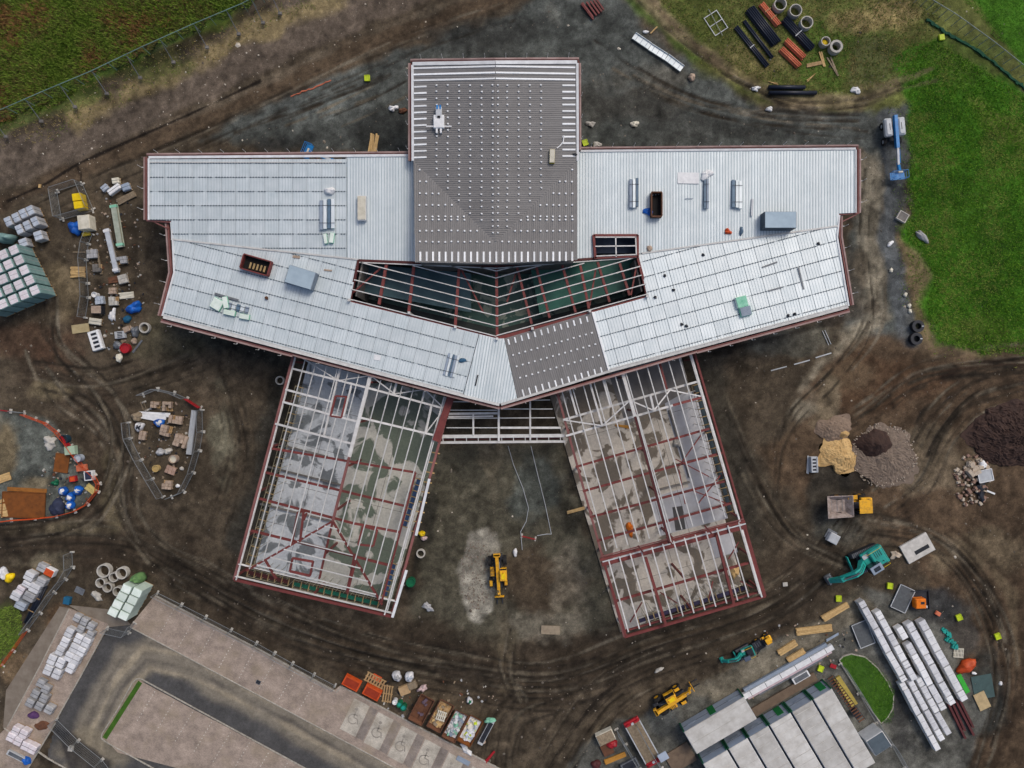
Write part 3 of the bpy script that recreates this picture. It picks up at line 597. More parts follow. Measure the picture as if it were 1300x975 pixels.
def grid_roof(name, pl, poly, origin, udir, step_u, step_v, label=None, mat=m_deck, rows=True, ribp=3.0):
    base = sheet(pl, poly, -.18, 0).build(name, m_under, bld)
    ul = math.hypot(*udir); u = (udir[0] / ul, udir[1] / ul); v = (-u[1], u[0])
    pr = [((p[0] - origin[0]) * u[0] + (p[1] - origin[1]) * u[1], (p[0] - origin[0]) * v[0] + (p[1] - origin[1]) * v[1]) for p in poly]
    u0, u1 = min(p[0] for p in pr), max(p[0] for p in pr); v0, v1 = min(p[1] for p in pr), max(p[1] for p in pr)
    X = lambda a, b: (origin[0] + u[0] * a + v[0] * b, origin[1] + u[1] * a + v[1] * b)
    i0, i1 = math.floor(u0 / step_u), math.ceil(u1 / step_u); j0, j1 = math.floor(v0 / step_v), math.ceil(v1 / step_v); g = .22
    for i in range(i0, i1):
        for j in range(j0, j1):
            q = [X(i * step_u + g, j * step_v + g), X((i + 1) * step_u - g, j * step_v + g), X((i + 1) * step_u - g, (j + 1) * step_v - g), X(i * step_u + g, (j + 1) * step_v - g)]
            c = clip_poly(poly, q)
            if len(c) >= 3 and area(c) > 6: sheet(pl, c, .004, .05 + random.uniform(-.008, .008)).build('roof_panel', mat, base)
    ribs(pl, poly, v, step_u / 5.0, base, m_rib, dz=.03, w=.05, h=.035)
    for j in range(j0, j1 + 1):                       # rows of fixing clips on a spacer bar
        o = X(0, j * step_v)
        for t0, t1 in scan(poly, o, u):
            if t1 - t0 < 8: continue
            mb = MB(); a = pl.P(o[0] + u[0] * (t0 + 1), o[1] + u[1] * (t0 + 1), .1); b = pl.P(o[0] + u[0] * (t1 - 1), o[1] + u[1] * (t1 - 1), .1)
            n = int((t1 - t0) / 3.6); d = b - a; ang = math.atan2(d.y, d.x)
            for k in range(n):
                if random.random() < .08: continue
                p = a + d * ((k + .5) / n); mb.box((p.x, p.y, p.z - .05), (.2, .1, .09), ang)
            mb.build('spacer_bar', m_dclip, base)['kind'] = 'stuff'
    return base
def rib_roof(name, pl, poly, direction, pitch, mat, rmat, w=.12, h=.05):
    base = sheet(pl, poly, -.18, 0).build(name, m_under, bld); dx, dy = direction; l = math.hypot(dx, dy); dx /= l; dy /= l; nx, ny = -dy, dx
    pr = [p[0] * nx + p[1] * ny for p in poly]; s0 = min(pr); big = 900; step = pitch * 3
    while s0 < max(pr):                               # lapped deck sheets, each its own piece
        q = [(nx * s0 + dx * t + 0, ny * s0 + dy * t) for t in (-3000, 3000)]; q2 = [(nx * (s0 + step - .12) + dx * t, ny * (s0 + step - .12) + dy * t) for t in (3000, -3000)]
        c = clip_poly(poly, q + q2)
        if len(c) >= 3 and area(c) > 4: sheet(pl, c, .004, .04 + random.uniform(-.004, .004)).build('roof_sheet', mat, base)
        s0 += step
    ribs(pl, poly, direction, pitch, base, rmat, dz=.03, w=w, h=h); return base

# --- the roofs of the two shallow valleys
VL0, VL1 = (216, 304), (455, 330); VR0, VR1 = (815, 322), (1065, 287)
ZV = 7.4
pl_la = Plane((*VL0, ZV), (*VL1, ZV), (330, 200, ZV + .5)); pl_ll = Plane((*VL0, ZV), (*VL1, ZV), (390, 450, ZV + .5))
pl_ra = Plane((*VR0, ZV), (*VR1, ZV), (940, 192, ZV + .5)); pl_lr = Plane((*VR0, ZV), (*VR1, ZV), (900, 435, ZV + .5))
polyLA = [(189,202),(440,202),(440,328.4),(217,304.1),(217,280),(189,279)]
polyLB = [(440.6,199),(533,199),(533,334),(456,331),(440.6,328.6)]
polyLL = [(218,304.8),(455,330.6),(444,383),(608,424),(588,501),(206,401),(221,346)]
polyV = [(608.6,424.2),(632,430),(640,429.6),(656.6,506),(635,512.5),(588.6,501.2)]
polyLG = [(640.6,429.6),(751.6,396.6),(772.6,470.6),(657.2,505.8)]
polyLR = [(752.4,396.4),(822,377),(810,323.4),(816,322.4),(1064,287.6),(1062,301),(1077,388),(773.2,470.4)]
polyRA = [(726,193),(1086,190),(1086,270),(1065,271),(1065,287.2),(815.6,321.8),(809.5,322),(809.5,298),(754,298),(756,328),(726,331)]
grid_roof('panel_roof', pl_la, polyLA, (226.7, 225), (1, .0), 18.1, 18.0)
rib_roof('deck_roof', pl_la, polyLB, (0, 1), 3.6, m_deck_b, m_rib)
grid_roof('panel_roof', pl_ll, polyLL, (225, 402), (.968, .252), 17.9, 19.0)
rib_roof('deck_roof', pl_ll, polyV, (-.16, 1), 3.6, m_deck_b, m_rib)
rib_roof('grey_deck_roof', pl_lr, polyLG, (.27, .96), 2.7, m_grey, m_greyrib, w=.09)
grid_roof('panel_roof', pl_lr, polyLR, (892.5, 432), (.964, -.262), 18.6, 19.4, mat=m_deck_b)
rib_roof('deck_roof', pl_ra, polyRA, (0, 1), 3.7, m_deck_b, m_rib)
# --- hall roof: gable running into a rear slope
ZH = 9.4; GH = .085
def hz(px, py): return ZH + GH * S * max(0, max(min(px - 525, 733 - px), py - 204))
pl_hw = Plane((525, 80, ZH), (525, 204, ZH), (629, 120, hz(629, 120))); pl_he = Plane((733, 80, ZH), (733, 204, ZH), (629, 120, hz(629, 120))); pl_hs = Plane((525, 204, ZH), (733, 204, ZH), (629, 308, hz(629, 308)))
polyHW = [(523,82),(629,80),(629,308),(525,204)]; polyHE = [(629,80),(732,80),(733,204),(629,308)]; polyHS = [(525,204),(629,308),(733,204),(733,330),(630,335),(527,333)]
hw = rib_roof('grey_deck_roof', pl_hw, polyHW, (1, 0), 2.7, m_grey, m_greyrib, w=.09); he = rib_roof('grey_deck_roof', pl_he, polyHE, (1, 0), 2.7, m_grey, m_greyrib, w=.09); hs_ = rib_roof('grey_deck_roof', pl_hs, polyHS, (0, 1), 2.7, m_grey, m_greyrib, w=.09)
def hall_pl(x, y):
    if y - 204 > min(x - 525, 733 - x): return pl_hs
    return pl_hw if x < 629 else pl_he
# clips: dots too small to pick apart, one mesh per slope
dots = {id(pl_hw): MB(), id(pl_he): MB(), id(pl_hs): MB()}
for x in (554.3, 568.5, 583, 597, 611.5, 625.6, 632.4, 644, 658.6, 672.8, 687):
    y = 108.4
    while y < 204 + min(x - 525, 733 - x) - 4:
        p = (pl_hw if x < 629 else pl_he).P(x + random.uniform(-.4, .4), y + random.uniform(-.5, .5), .09); dots[id(pl_hw if x < 629 else pl_he)].box((p.x, p.y, p.z - .04), (.2, .15, .16), random.uniform(-.35, .35)); y += 8.13
for y in (215.7, 230.5, 245.6, 260.4, 275, 279.2, 293, 307):
    for i in range(25):
        x = 533 + i * 8.06
        if y - 204 > min(x - 525, 733 - x) + 3:
            p = pl_hs.P(x + random.uniform(-.4, .4), y + random.uniform(-.4, .4), .09); dots[id(pl_hs)].box((p.x, p.y, p.z - .04), (.19, .17, .16), random.uniform(-.35, .35))
for k, par in ((id(pl_hw), hw), (id(pl_he), he), (id(pl_hs), hs_)):
    o = dots[k].build('roof_clips', m_clip, par); o['kind'] = 'stuff'
def bracket(pl, a, b, par, w=.2, mat=m_clip, name='bracket'):
    MB().bar(pl.P(*a, .12), pl.P(*b, .12), w, .1).build(name, mat, par)
for i in range(12):
    y = 110.2 + i * 8.16; bracket(pl_hw, (525.5, y), (541.5, y - .6), hw); bracket(pl_he, (714, y - 2), (730.5, y - 2), he)
for i in range(25):
    x = 533.6 + i * 8.04; bracket(pl_hs, (x, 319.5), (x, 333.0 - .02 * abs(x - 630)), hs_, .22)
for k, y in enumerate((86.5, 94.5, 102)):
    bracket(pl_hw, (525, y), (628.5, y - 2.6), hw, .2, name='spacer_bar'); bracket(pl_he, (629.5, y - 2.6), (730.5, y - 1), he, .2, name='spacer_bar')
lgd = MB()
for r in range(3):
    for i in range(14):
        x = 651.5 + i * 7.68 + r * 4.4; y = 450.6 - i * 2.16 + r * 14.4; p = pl_lr.P(x, y, .09); lgd.box((p.x, p.y, p.z - .04), (.22, .2, .14), .28)
lg_o = [o for o in bld.children if o.name.startswith('grey_deck_roof')][0]
o = lgd.build('roof_clips', m_clip, lg_o); o['kind'] = 'stuff'
for i in range(13):
    x = 645 + i * 8.3; y = 430.5 - i * 2.4; bracket(pl_lr, (x, y), (x + 1.7, y + 7), lg_o, .18)
    x = 663 + i * 8.3; y = 494.5 - i * 2.35; bracket(pl_lr, (x, y), (x + 2.4, y + 9), lg_o, .18)
# trims: gutters and valley flashings
def trim(pl, pts, w=.18, mat=m_trim, dz=.16, h=.1, name='trim'):
    for a, b in zip(pts[:-1], pts[1:]): MB().bar(pl.P(*a, dz), pl.P(*b, dz), w, h).build(name, mat, bld)
trim(pl_hw, [(524, 204), (523.5, 82.5)], .3); trim(pl_hw, [(523.5, 80.8), (628.8, 79)], .42); trim(pl_he, [(629.2, 79), (732.6, 78.6)], .42); trim(pl_he, [(733, 80), (733.6, 204)], .3)
trim(pl_la, [(188.6, 279), (188.6, 201)], .22); trim(pl_la, [(188.6, 199.6), (522, 197)], .3); trim(pl_la, [(190, 206), (434, 206)], .1, m_galv)
trim(pl_la, [(217, 303.6), (456, 329.6)], .2, m_galv); trim(pl_ll, [(217, 282), (219, 304), (221, 346), (206, 401)], .22); trim(pl_ll, [(206.5, 400.2), (587.6, 500.2)], .16, m_galv); trim(pl_ll, [(207, 402.6), (590, 503), (634, 514)], .3, m_galv)
trim(pl_ra, [(737, 191.6), (1086.6, 188.6)], .26); trim(pl_ra, [(1086.8, 190), (1086.8, 270)], .18); trim(pl_ra, [(815, 321.6), (1064, 286.8)], .2, m_galv)
trim(pl_lr, [(1066, 273), (1063, 301), (1077.6, 388.4)], .2); trim(pl_lr, [(1077, 389.6), (773, 471.6), (636, 513.6)], .3, m_galv); trim(pl_lr, [(1076, 387), (774, 468.5)], .12, m_galv); trim(pl_lr, [(752, 396), (773, 470)], .2, m_clip)
# red edge steel outside the gutters, with stub posts
m_pinkp = M('dusty_pink_steel', (164, 140, 134), (134, 106, 100), scale=.6, rough=.7)
def edge_steel(pl, pts, off, mat=m_pink, n=2, posts=26, dz=-.25):
    for k in range(len(pts) - 1):
        a, b = pts[k], pts[k + 1]; dx, dy = b[0] - a[0], b[1] - a[1]; l = math.hypot(dx, dy); nx, ny = dy / l * off, -dx / l * off
        for i in range(n):
            f = (i + 1.0) / n; mt = m_pinkp if i else mat
            MB().ibeam(pl.P(a[0] + nx * f, a[1] + ny * f, dz + .08 * i), pl.P(b[0] + nx * f, b[1] + ny * f, dz + .08 * i), .2, .3, .03).build('edge_beam', mt, bld)
        m = max(1, int(l / posts))
        for i in range(m):
            t = (i + .5) / m; p = pl.P(a[0] + dx * t + nx, a[1] + dy * t + ny, dz); q = pl.P(a[0] + dx * t + nx * 1.7, a[1] + dy * t + ny * 1.7, dz)
            MB().bar(p, q, .08, .08).tube(q, q + Vector((0, 0, 1.0)), .03, 6).build('guard_post', m_galv, bld)
edge_steel(pl_la, [(188, 279), (188, 199)], 5); edge_steel(pl_la, [(186, 198), (521, 195.5)], 2.6)
edge_steel(pl_hw, [(522.5, 204), (522.5, 80)], 3.4); edge_steel(pl_hw, [(521, 78.5), (629, 77)], 2.8); edge_steel(pl_he, [(629, 77), (735, 76.5)], 2.8); edge_steel(pl_he, [(734, 80), (734.4, 190)], 2.6)
edge_steel(pl_ra, [(737, 190), (1090, 187)], 2.6); edge_steel(pl_ra, [(1087.5, 189), (1087.5, 270)], 4.6)
edge_steel(pl_ll, [(206, 402), (220, 346), (215.5, 282)], 5.4); edge_steel(pl_ll, [(205, 404), (372, 448)], -4.4); edge_steel(pl_ll, [(372, 448), (575, 501), (635, 516)], -3.0, posts=60)
edge_steel(pl_lr, [(1064, 273), (1064, 301), (1078.5, 388)], 5); edge_steel(pl_lr, [(1078, 391.5), (884, 444)], 4.0); edge_steel(pl_lr, [(884, 444), (635, 516)], 3.0, posts=60)
for pts in ([(186, 279.5), (217, 281.5)], [(1064, 272), (1091, 270)]):
    MB().ibeam(pl_la.P(*pts[0], -.1) if pts[0][0] < 600 else pl_ra.P(*pts[0], -.1), pl_la.P(*pts[1], -.1) if pts[0][0] < 600 else pl_ra.P(*pts[1], -.1), .25, .3).build('edge_beam', m_pink, bld)
MB().bar(pl_la.P(192, 280, -.2), pl_la.P(213, 290, -.2), .14, .15).build('brace', m_pink, bld); MB().bar(pl_ra.P(1088, 272, -.2), pl_ra.P(1070, 281, -.2), .14, .15).build('brace', m_pink, bld)
# walls below the roofs and columns of the edge frame
def wall(pts, ztop, inset=0.0, th=.2, mat=m_block):
    for a, b in zip(pts[:-1], pts[1:]):
        A, B = W(*a, ztop), W(*b, ztop); MB().bar(A, B, th, ztop - .02).build('wall', mat, bld)
WZ = 7.1
wall([(212,216),(520,212)], WZ); wall([(206,268),(206,216)], WZ); wall([(232,296),(238,346),(226,392)], WZ); wall([(226,392),(630,494)], WZ); wall([(640,494),(1050,376)], WZ)
wall([(1050,376),(1042,300),(1042,276)], WZ); wall([(1066,262),(1066,208)], WZ); wall([(1066,208),(742,210)], WZ); wall([(538,210),(538,100),(720,100),(720,210)], 9.1)
wall([(460,334),(452,376)], WZ); wall([(806,330),(815,370)], WZ); wall([(534,334),(728,332)], 9.0)
for pts, z in (([(188,198),(523,196)], 7.4), ([(206,404),(635,515)], 7.5), ([(635,515),(1078,392)], 7.5), ([(737,188),(1090,187)], 7.5), ([(523,77),(735,77)], 9.0)):
    n = 8
    for i in range(n + 1):
        x = pts[0][0] + (pts[1][0] - pts[0][0]) * i / n; y = pts[0][1] + (pts[1][1] - pts[0][1]) * i / n; p = W(x, y, z); MB().box((p.x, p.y, .05), (.22, .22, z - .35)).build('column', m_red, bld)
# ground slabs
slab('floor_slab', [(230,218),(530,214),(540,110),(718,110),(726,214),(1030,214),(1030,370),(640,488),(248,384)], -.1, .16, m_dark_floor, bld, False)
m_slab_l = stained_concrete('damp_slab_cool', (212, 214, 212), (120, 124, 124), .3, .55, (180, 184, 186))
m_slab_g = stained_concrete('damp_slab_green', (204, 200, 186), (104, 112, 96), .28, .49)
m_slab_r = stained_concrete('damp_slab_warm', (210, 200, 184), (114, 104, 90), .3, .53)
m_slab_p = M('screed_grey', (186, 186, 188), (164, 162, 162), scale=.5)

# --- atrium frame (open to the sky, red rafters under white purlins)
pl_at = Flat(7.75)
atr = thing('steel_frame', None, None); atr.parent = bld
def zseg(zone, pts, ox, oy, k): return [(ox + x / k, oy + y / k) for x, y in pts]
def member(par, pl, a, b, w, h, mat, name, kind='bar', dz=0.0):
    A, B = pl.P(*a, dz), pl.P(*b, dz); mb = MB()
    (mb.ibeam(A, B, w, h) if kind == 'i' else mb.bar(A, B, w, h)); return mb.build(name, mat, par)
for p in ([(375,90),(315,410)], [(590,105),(550,465)], [(945,130),(915,590)], [(1240,110),(1245,670)]):
    a, b = zseg(0, p, 430, 320, 6.19); member(atr, pl_at, a, b, .34, .4, m_red, 'rafter', 'i', -.16)
for p in ([(330,125),(110,320)], [(965,140),(1140,480)]):
    a, b = zseg(0, p, 430, 320, 6.19); member(atr, pl_at, a, b, .2, .2, m_red, 'brace', 'bar', -.5)
for p in ([(170,80),(1240,353)], [(145,147),(1240,425)], [(120,217),(1240,500)], [(95,290),(1240,580)], [(80,368),(1240,662)], [(580,105),(1240,275)], [(870,105),(1240,205)], [(1110,118),(1240,148)]):
    a, b = zseg(0, p, 430, 320, 6.19); member(atr, pl_at, a, b, .115, .15, m_white_steel, 'purlin', 'bar', 0)
for p in ([(215,290),(325,715)], [(360,290),(460,670)], [(555,275),(655,630)], [(690,275),(755,600)], [(820,250),(910,550)], [(985,260),(1060,500)], [(1120,215),(1190,480)]):
    a, b = zseg(0, p, 620, 290, 5.91); member(atr, pl_at, a, b, .3, .4, m_red, 'rafter', 'i', -.16)
for p in ([(205,340),(140,550)], [(805,310),(760,580)], [(1110,290),(1070,500)]):
    a, b = zseg(0, p, 620, 290, 5.91); member(atr, pl_at, a, b, .2, .2, m_red, 'brace', 'bar', -.5)
for p in ([(62,318),(200,284)], [(62,370),(400,275)], [(62,443),(720,260)], [(62,520),(1110,215)], [(62,585),(1140,283)], [(62,657),(1150,350)], [(62,733),(1185,415)], [(62,803),(1200,490)]):
    a, b = zseg(0, p, 620, 290, 5.91); member(atr, pl_at, a, b, .115, .15, m_white_steel, 'purlin', 'bar', 0)
for a, b, mt, w in (((455,330.5),(630,337.5),m_dred,.3), ((630,337.5),(809,324),m_dred,.3), ((455,330),(443.5,382),m_dred,.3), ((809,324),(822,376.5),m_dred,.3), ((444,384.5),(631,430.5),m_red,.62), ((632,430.5),(822,378.5),m_red,.62)):
    member(atr, pl_at, a, b, w, .45, mt, 'edge_beam', 'i', -.18)
member(atr, pl_at, (456,333), (630,340.5), .12, .12, m_white_steel, 'purlin'); member(atr, pl_at, (630,340.5), (806,327), .12, .12, m_white_steel, 'purlin')
for x, y in ((443,381),(519,397),(578,415),(631,430),(676,417),(749,395),(822,376)):
    p = W(x, y, 8.2); MB().box((p.x, p.y, .1), (.24, .24, 8.1)).box((p.x, p.y, 8.0), (.3, .3, .25)).build('column', m_white_steel, atr)
# skylight well in the bright deck
for a, b, w in (((753.6,298.6),(809.8,298.6),.3), ((753.6,298),(756,328),.3), ((809.6,298),(809.8,326),.3), ((755,327.5),(809.8,325.2),.25)):
    member(atr, Flat(7.95), a, b, w, .5, m_red, 'edge_beam')
for a, b in (((756,301),(808,301)), ((755.6,312.6),(807,312)), ((757,325),(808,323)), ((781.6,300),(782.4,326)), ((807,300),(808,324))):
    member(atr, Flat(8.05), a, b, .14, .12, m_white_steel, 'purlin')
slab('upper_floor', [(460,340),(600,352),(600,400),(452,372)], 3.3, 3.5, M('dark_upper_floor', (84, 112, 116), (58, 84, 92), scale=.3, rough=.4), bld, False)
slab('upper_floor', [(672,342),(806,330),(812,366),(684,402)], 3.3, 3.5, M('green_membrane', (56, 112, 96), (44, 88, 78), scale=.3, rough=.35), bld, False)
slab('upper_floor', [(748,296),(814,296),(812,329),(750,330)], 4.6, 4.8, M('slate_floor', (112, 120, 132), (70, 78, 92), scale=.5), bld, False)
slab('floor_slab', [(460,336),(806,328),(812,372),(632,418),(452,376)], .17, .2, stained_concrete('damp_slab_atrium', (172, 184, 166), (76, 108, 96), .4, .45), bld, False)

# --- left wing: hipped steel frame over a damp slab
LW = dict(TL=(372,453), TR=(573,506), BR=(497,783), BL=(297,736)); RW = dict(TL=(707,497), TR=(882,449), BR=(972,757), BL=(793,809))
def line_d(p, a, b): return abs((b[0] - a[0]) * (a[1] - p[1]) - (a[0] - p[0]) * (b[1] - a[1])) / math.hypot(b[0] - a[0], b[1] - a[1])
class WingL:
    def P(s, px, py, dz=0.0):
        d = min(line_d((px, py), LW['TL'], LW['BL']), line_d((px, py), LW['TR'], LW['BR']), line_d((px, py), LW['BL'], LW['BR']) * 1.05)
        return W(px, py, 5.3 + .02 * d + dz)
class WingR:
    def P(s, px, py, dz=0.0):
        d = min(line_d((px, py), RW['TL'], RW['BL']), line_d((px, py), RW['TR'], RW['BR']))
        return W(px, py, 5.3 + .018 * d + dz)
wl, wr = WingL(), WingR()
def lerp2(q, u, v):
    a = [q['TL'][i] + (q['TR'][i] - q['TL'][i]) * u for i in (0, 1)]; b = [q['BL'][i] + (q['BR'][i] - q['BL'][i]) * u for i in (0, 1)]
    return (a[0] + (b[0] - a[0]) * v, a[1] + (b[1] - a[1]) * v)
lf = thing('steel_frame', None, None); lf.parent = bld; rf = thing('steel_frame', None, None); rf.parent = bld; kf = thing('steel_frame', None, None); kf.parent = bld
def ms(par, pl, pts, w, h, mat, name, kind='bar', dz=0.0, n=1):
    for a, b in zip(pts[:-1], pts[1:]): member(par, pl, a, b, w, h, mat, name, kind, dz)
# purlins parallel to the ridge, stopping at the hips
HIP = (422, 662); HL = (312, 725); HR = (485, 768)
def hipcut(u):
    """v where the purlin at u meets its hip"""
    lo, hi = 0.0, 1.0
    for _ in range(30):
        v = (lo + hi) / 2; p = lerp2(LW, u, v); e = HL if u < .5 else HR
        c = (e[0] - HIP[0]) * (p[1] - HIP[1]) - (e[1] - HIP[1]) * (p[0] - HIP[0])
        if (c > 0) == (u < .5): lo = v
        else: hi = v
    return lo
for i in range(14):
    u = .075 + i * .0685
    if abs(u - .5) < .02: continue
    v1 = hipcut(u) if .04 < u < .93 else .98
    ms(lf, wl, [lerp2(LW, u, .0), lerp2(LW, u, min(v1, .985))], .12, .14, m_galv, 'purlin', dz=.15)
for k in range(6):                                   # purlins of the hip end
    t = (k + .6) / 6.4; a = (HIP[0] + (HL[0] - HIP[0]) * t, HIP[1] + (HL[1] - HIP[1]) * t); b = (HIP[0] + (HR[0] - HIP[0]) * t, HIP[1] + (HR[1] - HIP[1]) * t)
    ms(lf, wl, [a, b], .12, .14, m_galv, 'purlin', dz=.15)
for pts in ([(345,569.5),(527,600)], [(337,600),(513,642.5)], [(328.5,633),(448,664.6),(508,676)], [(317.7,673.8),(411.8,697),(494,718)]):
    ms(lf, wl, pts, .26, .35, m_red, 'rafter', 'i', -.02)
for pts in ([HIP, HL], [HIP, HR], [(422,662),(405,735)], [(370,690),(378,650),(390,649)], [(450,704),(440,752)], [(336,711),(350,735)]): ms(lf, wl, pts, .24, .3, m_red, 'hip_rafter', 'i', -.02)
def oz(pts): return zseg(0, pts, 340, 440, 5.417)
for p in ([(165,150),(690,285),(1210,425)], [(100,380),(610,515)], [(50,530),(575,668)], [(640,490),(1165,615)]): ms(lf, wl, oz(p), .24, .25, m_white_steel, 'tie_beam', 'i', .12)
ms(lf, wl, oz([(120,295),(440,380)]), .24, .25, m_white_steel, 'tie_beam', 'i', .12)
for p in ([(230,75),(475,228)], [(475,235),(700,200)], [(715,205),(870,325)], [(870,325),(1080,295)], [(1085,300),(1210,425)], [(1205,440),(1090,590)]): ms(lf, wl, oz(p), .14, .14, m_white_steel, 'brace', dz=.05)
for p, w in (([(500,145),(475,230)], .3), ([(885,245),(865,325)], .26), ([(1080,295),(1060,375)], .2), ([(475,230),(385,610)], .22), ([(1125,405),(1085,590)], .26), ([(575,260),(520,480)], .2)): ms(lf, wl, oz(p), w, .25, m_white_steel, 'beam', 'i', .1)
ms(lf, wl, [(470,477), (443,580)], .42, .35, m_white_steel, 'ridge_beam', 'i', .14); ms(lf, wl, [(443,580), (422,662)], .3, .35, m_pink, 'ridge_beam', 'i', .12)
for p in ([(465,340),(540,345)], [(540,345),(505,488)], [(505,488),(430,478)], [(430,478),(465,340)]): ms(lf, wl, oz(p), .22, .3, m_red, 'trimmer', dz=.2)
bx = lambda pts: zseg(0, pts, 290, 600, 5.42)
for p in ([(440,590),(580,615)], [(580,615),(560,712)], [(560,712),(420,680)], [(420,680),(440,590)], [(515,270),(490,480)], [(535,280),(515,330)]): ms(lf, wl, bx(p), .24, .3, m_red, 'trimmer', 'i', .1)
b2 = lambda pts: zseg(0, pts, 430, 600, 5.13)
for p in ([(155,350),(125,470)], [(250,375),(225,480)], [(125,470),(225,480)], [(155,350),(250,375)], [(500,0),(280,840)], [(110,575),(55,790)]): ms(lf, wl, b2(p), .22, .3, m_red, 'trimmer', 'i', .06)
for u, mt, w, dz in ((0, m_pink, .34, .0), (.012, m_white_steel, .13, .1), (.955, m_white_steel, .16, .1), (1, m_pink, .3, 0)):
    ms(lf, wl, [lerp2(LW, u, 0), lerp2(LW, u, 1)], w, .35, mt, 'eaves_beam', 'i', dz)
for v, mt, w, dz in ((.985, m_white_steel, .11, .1), (1.0, m_red, .34, 0), (.93, m_white_steel, .12, .12)):
    ms(lf, wl, [lerp2(LW, .0, v), lerp2(LW, 1, v)], w, .35, mt, 'eaves_beam', 'i', dz)
ms(lf, Flat(5.9), [(572,505),(553,560)], .9, .5, m_red, 'edge_beam', 'i')
ms(lf, Flat(5.6), [(545,608),(528,680)], .34, .12, m_trim, 'gutter'); ms(lf, Flat(5.6), [(516,724),(498,784)], .34, .12, m_trim, 'gutter')
def columns(par, pl, q, us, vs_, mat):
    for u, v in [(u, v) for u in us for v in vs_]:
        p = pl.P(*lerp2(q, u, v)); MB().box((p.x, p.y, .12), (.24, .24, p.z - .5)).build('column', mat, par)
columns(lf, wl, LW, (.01, .5, .99), (.02, .2, .4, .6, .8, .98), m_red)
# scaffold boards and brick-sized clutter inside the eaves
m_scaf = M('scaffold_tube', (170, 160, 130), (130, 124, 108), scale=3, rough=.5); m_board = M('scaffold_board', (176, 150, 104), (140, 116, 80), scale=2)
m_net = M('green_debris_net', (30, 110, 84), (24, 80, 66), scale=1.5); m_blue_net = M('blue_sheeting', (56, 84, 120), (36, 56, 86), scale=1.2)
def scaffold(name_lab, q, u0, v0, u1, v1, n, netmat, pl):
    t = thing('scaffold', name_lab, 'scaffold', (0, 0, 0)); A, B = lerp2(q, u0, v0), lerp2(q, u1, v1)
    MB().bar(W(*A, 3.4), W(*B, 3.4), .5, .06).build('netting', netmat, t)
    for s in (-1, 1):
        dx, dy = (B[0] - A[0]), (B[1] - A[1]); l = math.hypot(dx, dy); ox, oy = -dy / l * 5.2 * s, dx / l * 5.2 * s
        MB().tube(W(A[0] + ox, A[1] + oy, 3.6), W(B[0] + ox, B[1] + oy, 3.6), .04, 6).build('ledger', m_scaf, t)
        for i in range(n + 1):
            f = i / n; p = W(A[0] + dx * f + ox, A[1] + dy * f + oy, 4.4); MB().tube((p.x, p.y, .15), p, .035, 6).build('standard', m_scaf, t)
    for i in range(n + 1):
        f = i / n; MB().bar(W(A[0] + dx * f - dy / l * 5.6, A[1] + dy * f + dx / l * 5.6, 3.5), W(A[0] + dx * f + dy / l * 5.6, A[1] + dy * f - dx / l * 5.6, 3.5), .12, .06).build('transom', m_board, t)
    return t
scaffold('timber boarded scaffold with green netting inside the hipped frame end', LW, .36, .958, .9, .958, 11, m_net, wl)
scaffold('dark scaffold run beside the hip end corner of the steel wing', LW, .07, .955, .33, .955, 6, m_dred, wl)
scaffold('long scaffold run along the outer eaves of the hipped wing', LW, .085, .12, .07, .92, 20, M('grey_board', (96, 98, 92), scale=2), wl)
scaffold('scaffold with blue sheeting along the courtyard side of the hipped wing', LW, .94, .38, .93, .6, 8, m_blue_net, wl)
scaffold('scaffold with blue sheeting near the green tarpaulin bundle', LW, .93, .77, .925, .92, 6, m_blue_net, wl)
slab('wing_slab', [lerp2(LW, u, v) for u, v in ((.10, .0), (.50, .0), (.505, .925), (.105, .92))], .02, .16, m_slab_l, bld, False)
slab('wing_slab', [lerp2(LW, u, v) for u, v in ((.50, .0), (1.0, .0), (.975, .935), (.505, .925))], .02, .155, m_slab_g, bld, False)
m_joint = M('pour_joint', (110, 106, 100), scale=2)
def joint(q, a, b): MB().bar(W(*lerp2(q, *a), .168), W(*lerp2(q, *b), .168), .05, .01).build('pour_joint', m_joint, bld)
for v in (.18, .36, .54, .72): joint(LW, (.105, v), (.97, v))
for u in (.3, .74): joint(LW, (u, .02), (u, .92))
for v in (.2, .4, .6, .8): joint(RW, (-.04, v), (.88, v))
for u in (.2, .45, .62): joint(RW, (u, .02), (u, .94))
# low internal walls of the left wing
for a, b in (((343,562),(415,580)), ((336,592),(432,616)), ((330,640),(420,662))): MB().bar(W(*a, .6), W(*b, .6), .2, .45).build('low_wall', m_block, bld)

# --- right wing: gabled frame
for i in range(13):
    u = .035 + i * .0775; thick = i == 6
    ms(rf, wr, [lerp2(RW, u, .0), lerp2(RW, u, .655)], .13, .14, m_galv, 'purlin', dz=.15); ms(rf, wr, [lerp2(RW, u, .69), lerp2(RW, u, .985)], .15, .15, m_white_steel, 'purlin', dz=.15)
oy = lambda pts: zseg(0, pts, 690, 450, 5.417)
for p, w in (([(135,450),(1065,185)], .26), ([(155,560),(890,350)], .26)): ms(rf, wr, oy(p), w, .25, m_white_steel, 'tie_beam', 'i', .12)
ms(rf, wr, oy([(890,350),(1090,295)]), .3, .3, m_red, 'tie_beam', 'i', .06)
for p in ([(135,450),(405,490)], [(405,490),(590,320)], [(605,320),(760,385)], [(760,385),(870,245)], [(870,245),(1095,290)]): ms(rf, wr, oy(p), .16, .16, m_white_steel, 'brace', dz=.06)
for p, w in (([(180,240),(230,415)], .24), ([(320,195),(405,490)], .24), ([(410,170),(460,350)], .26), ([(545,130),(630,425)], .42), ([(735,280),(760,385)], .26)): ms(rf, wr, oy(p), w, .25, m_white_steel, 'beam', 'i', .1)
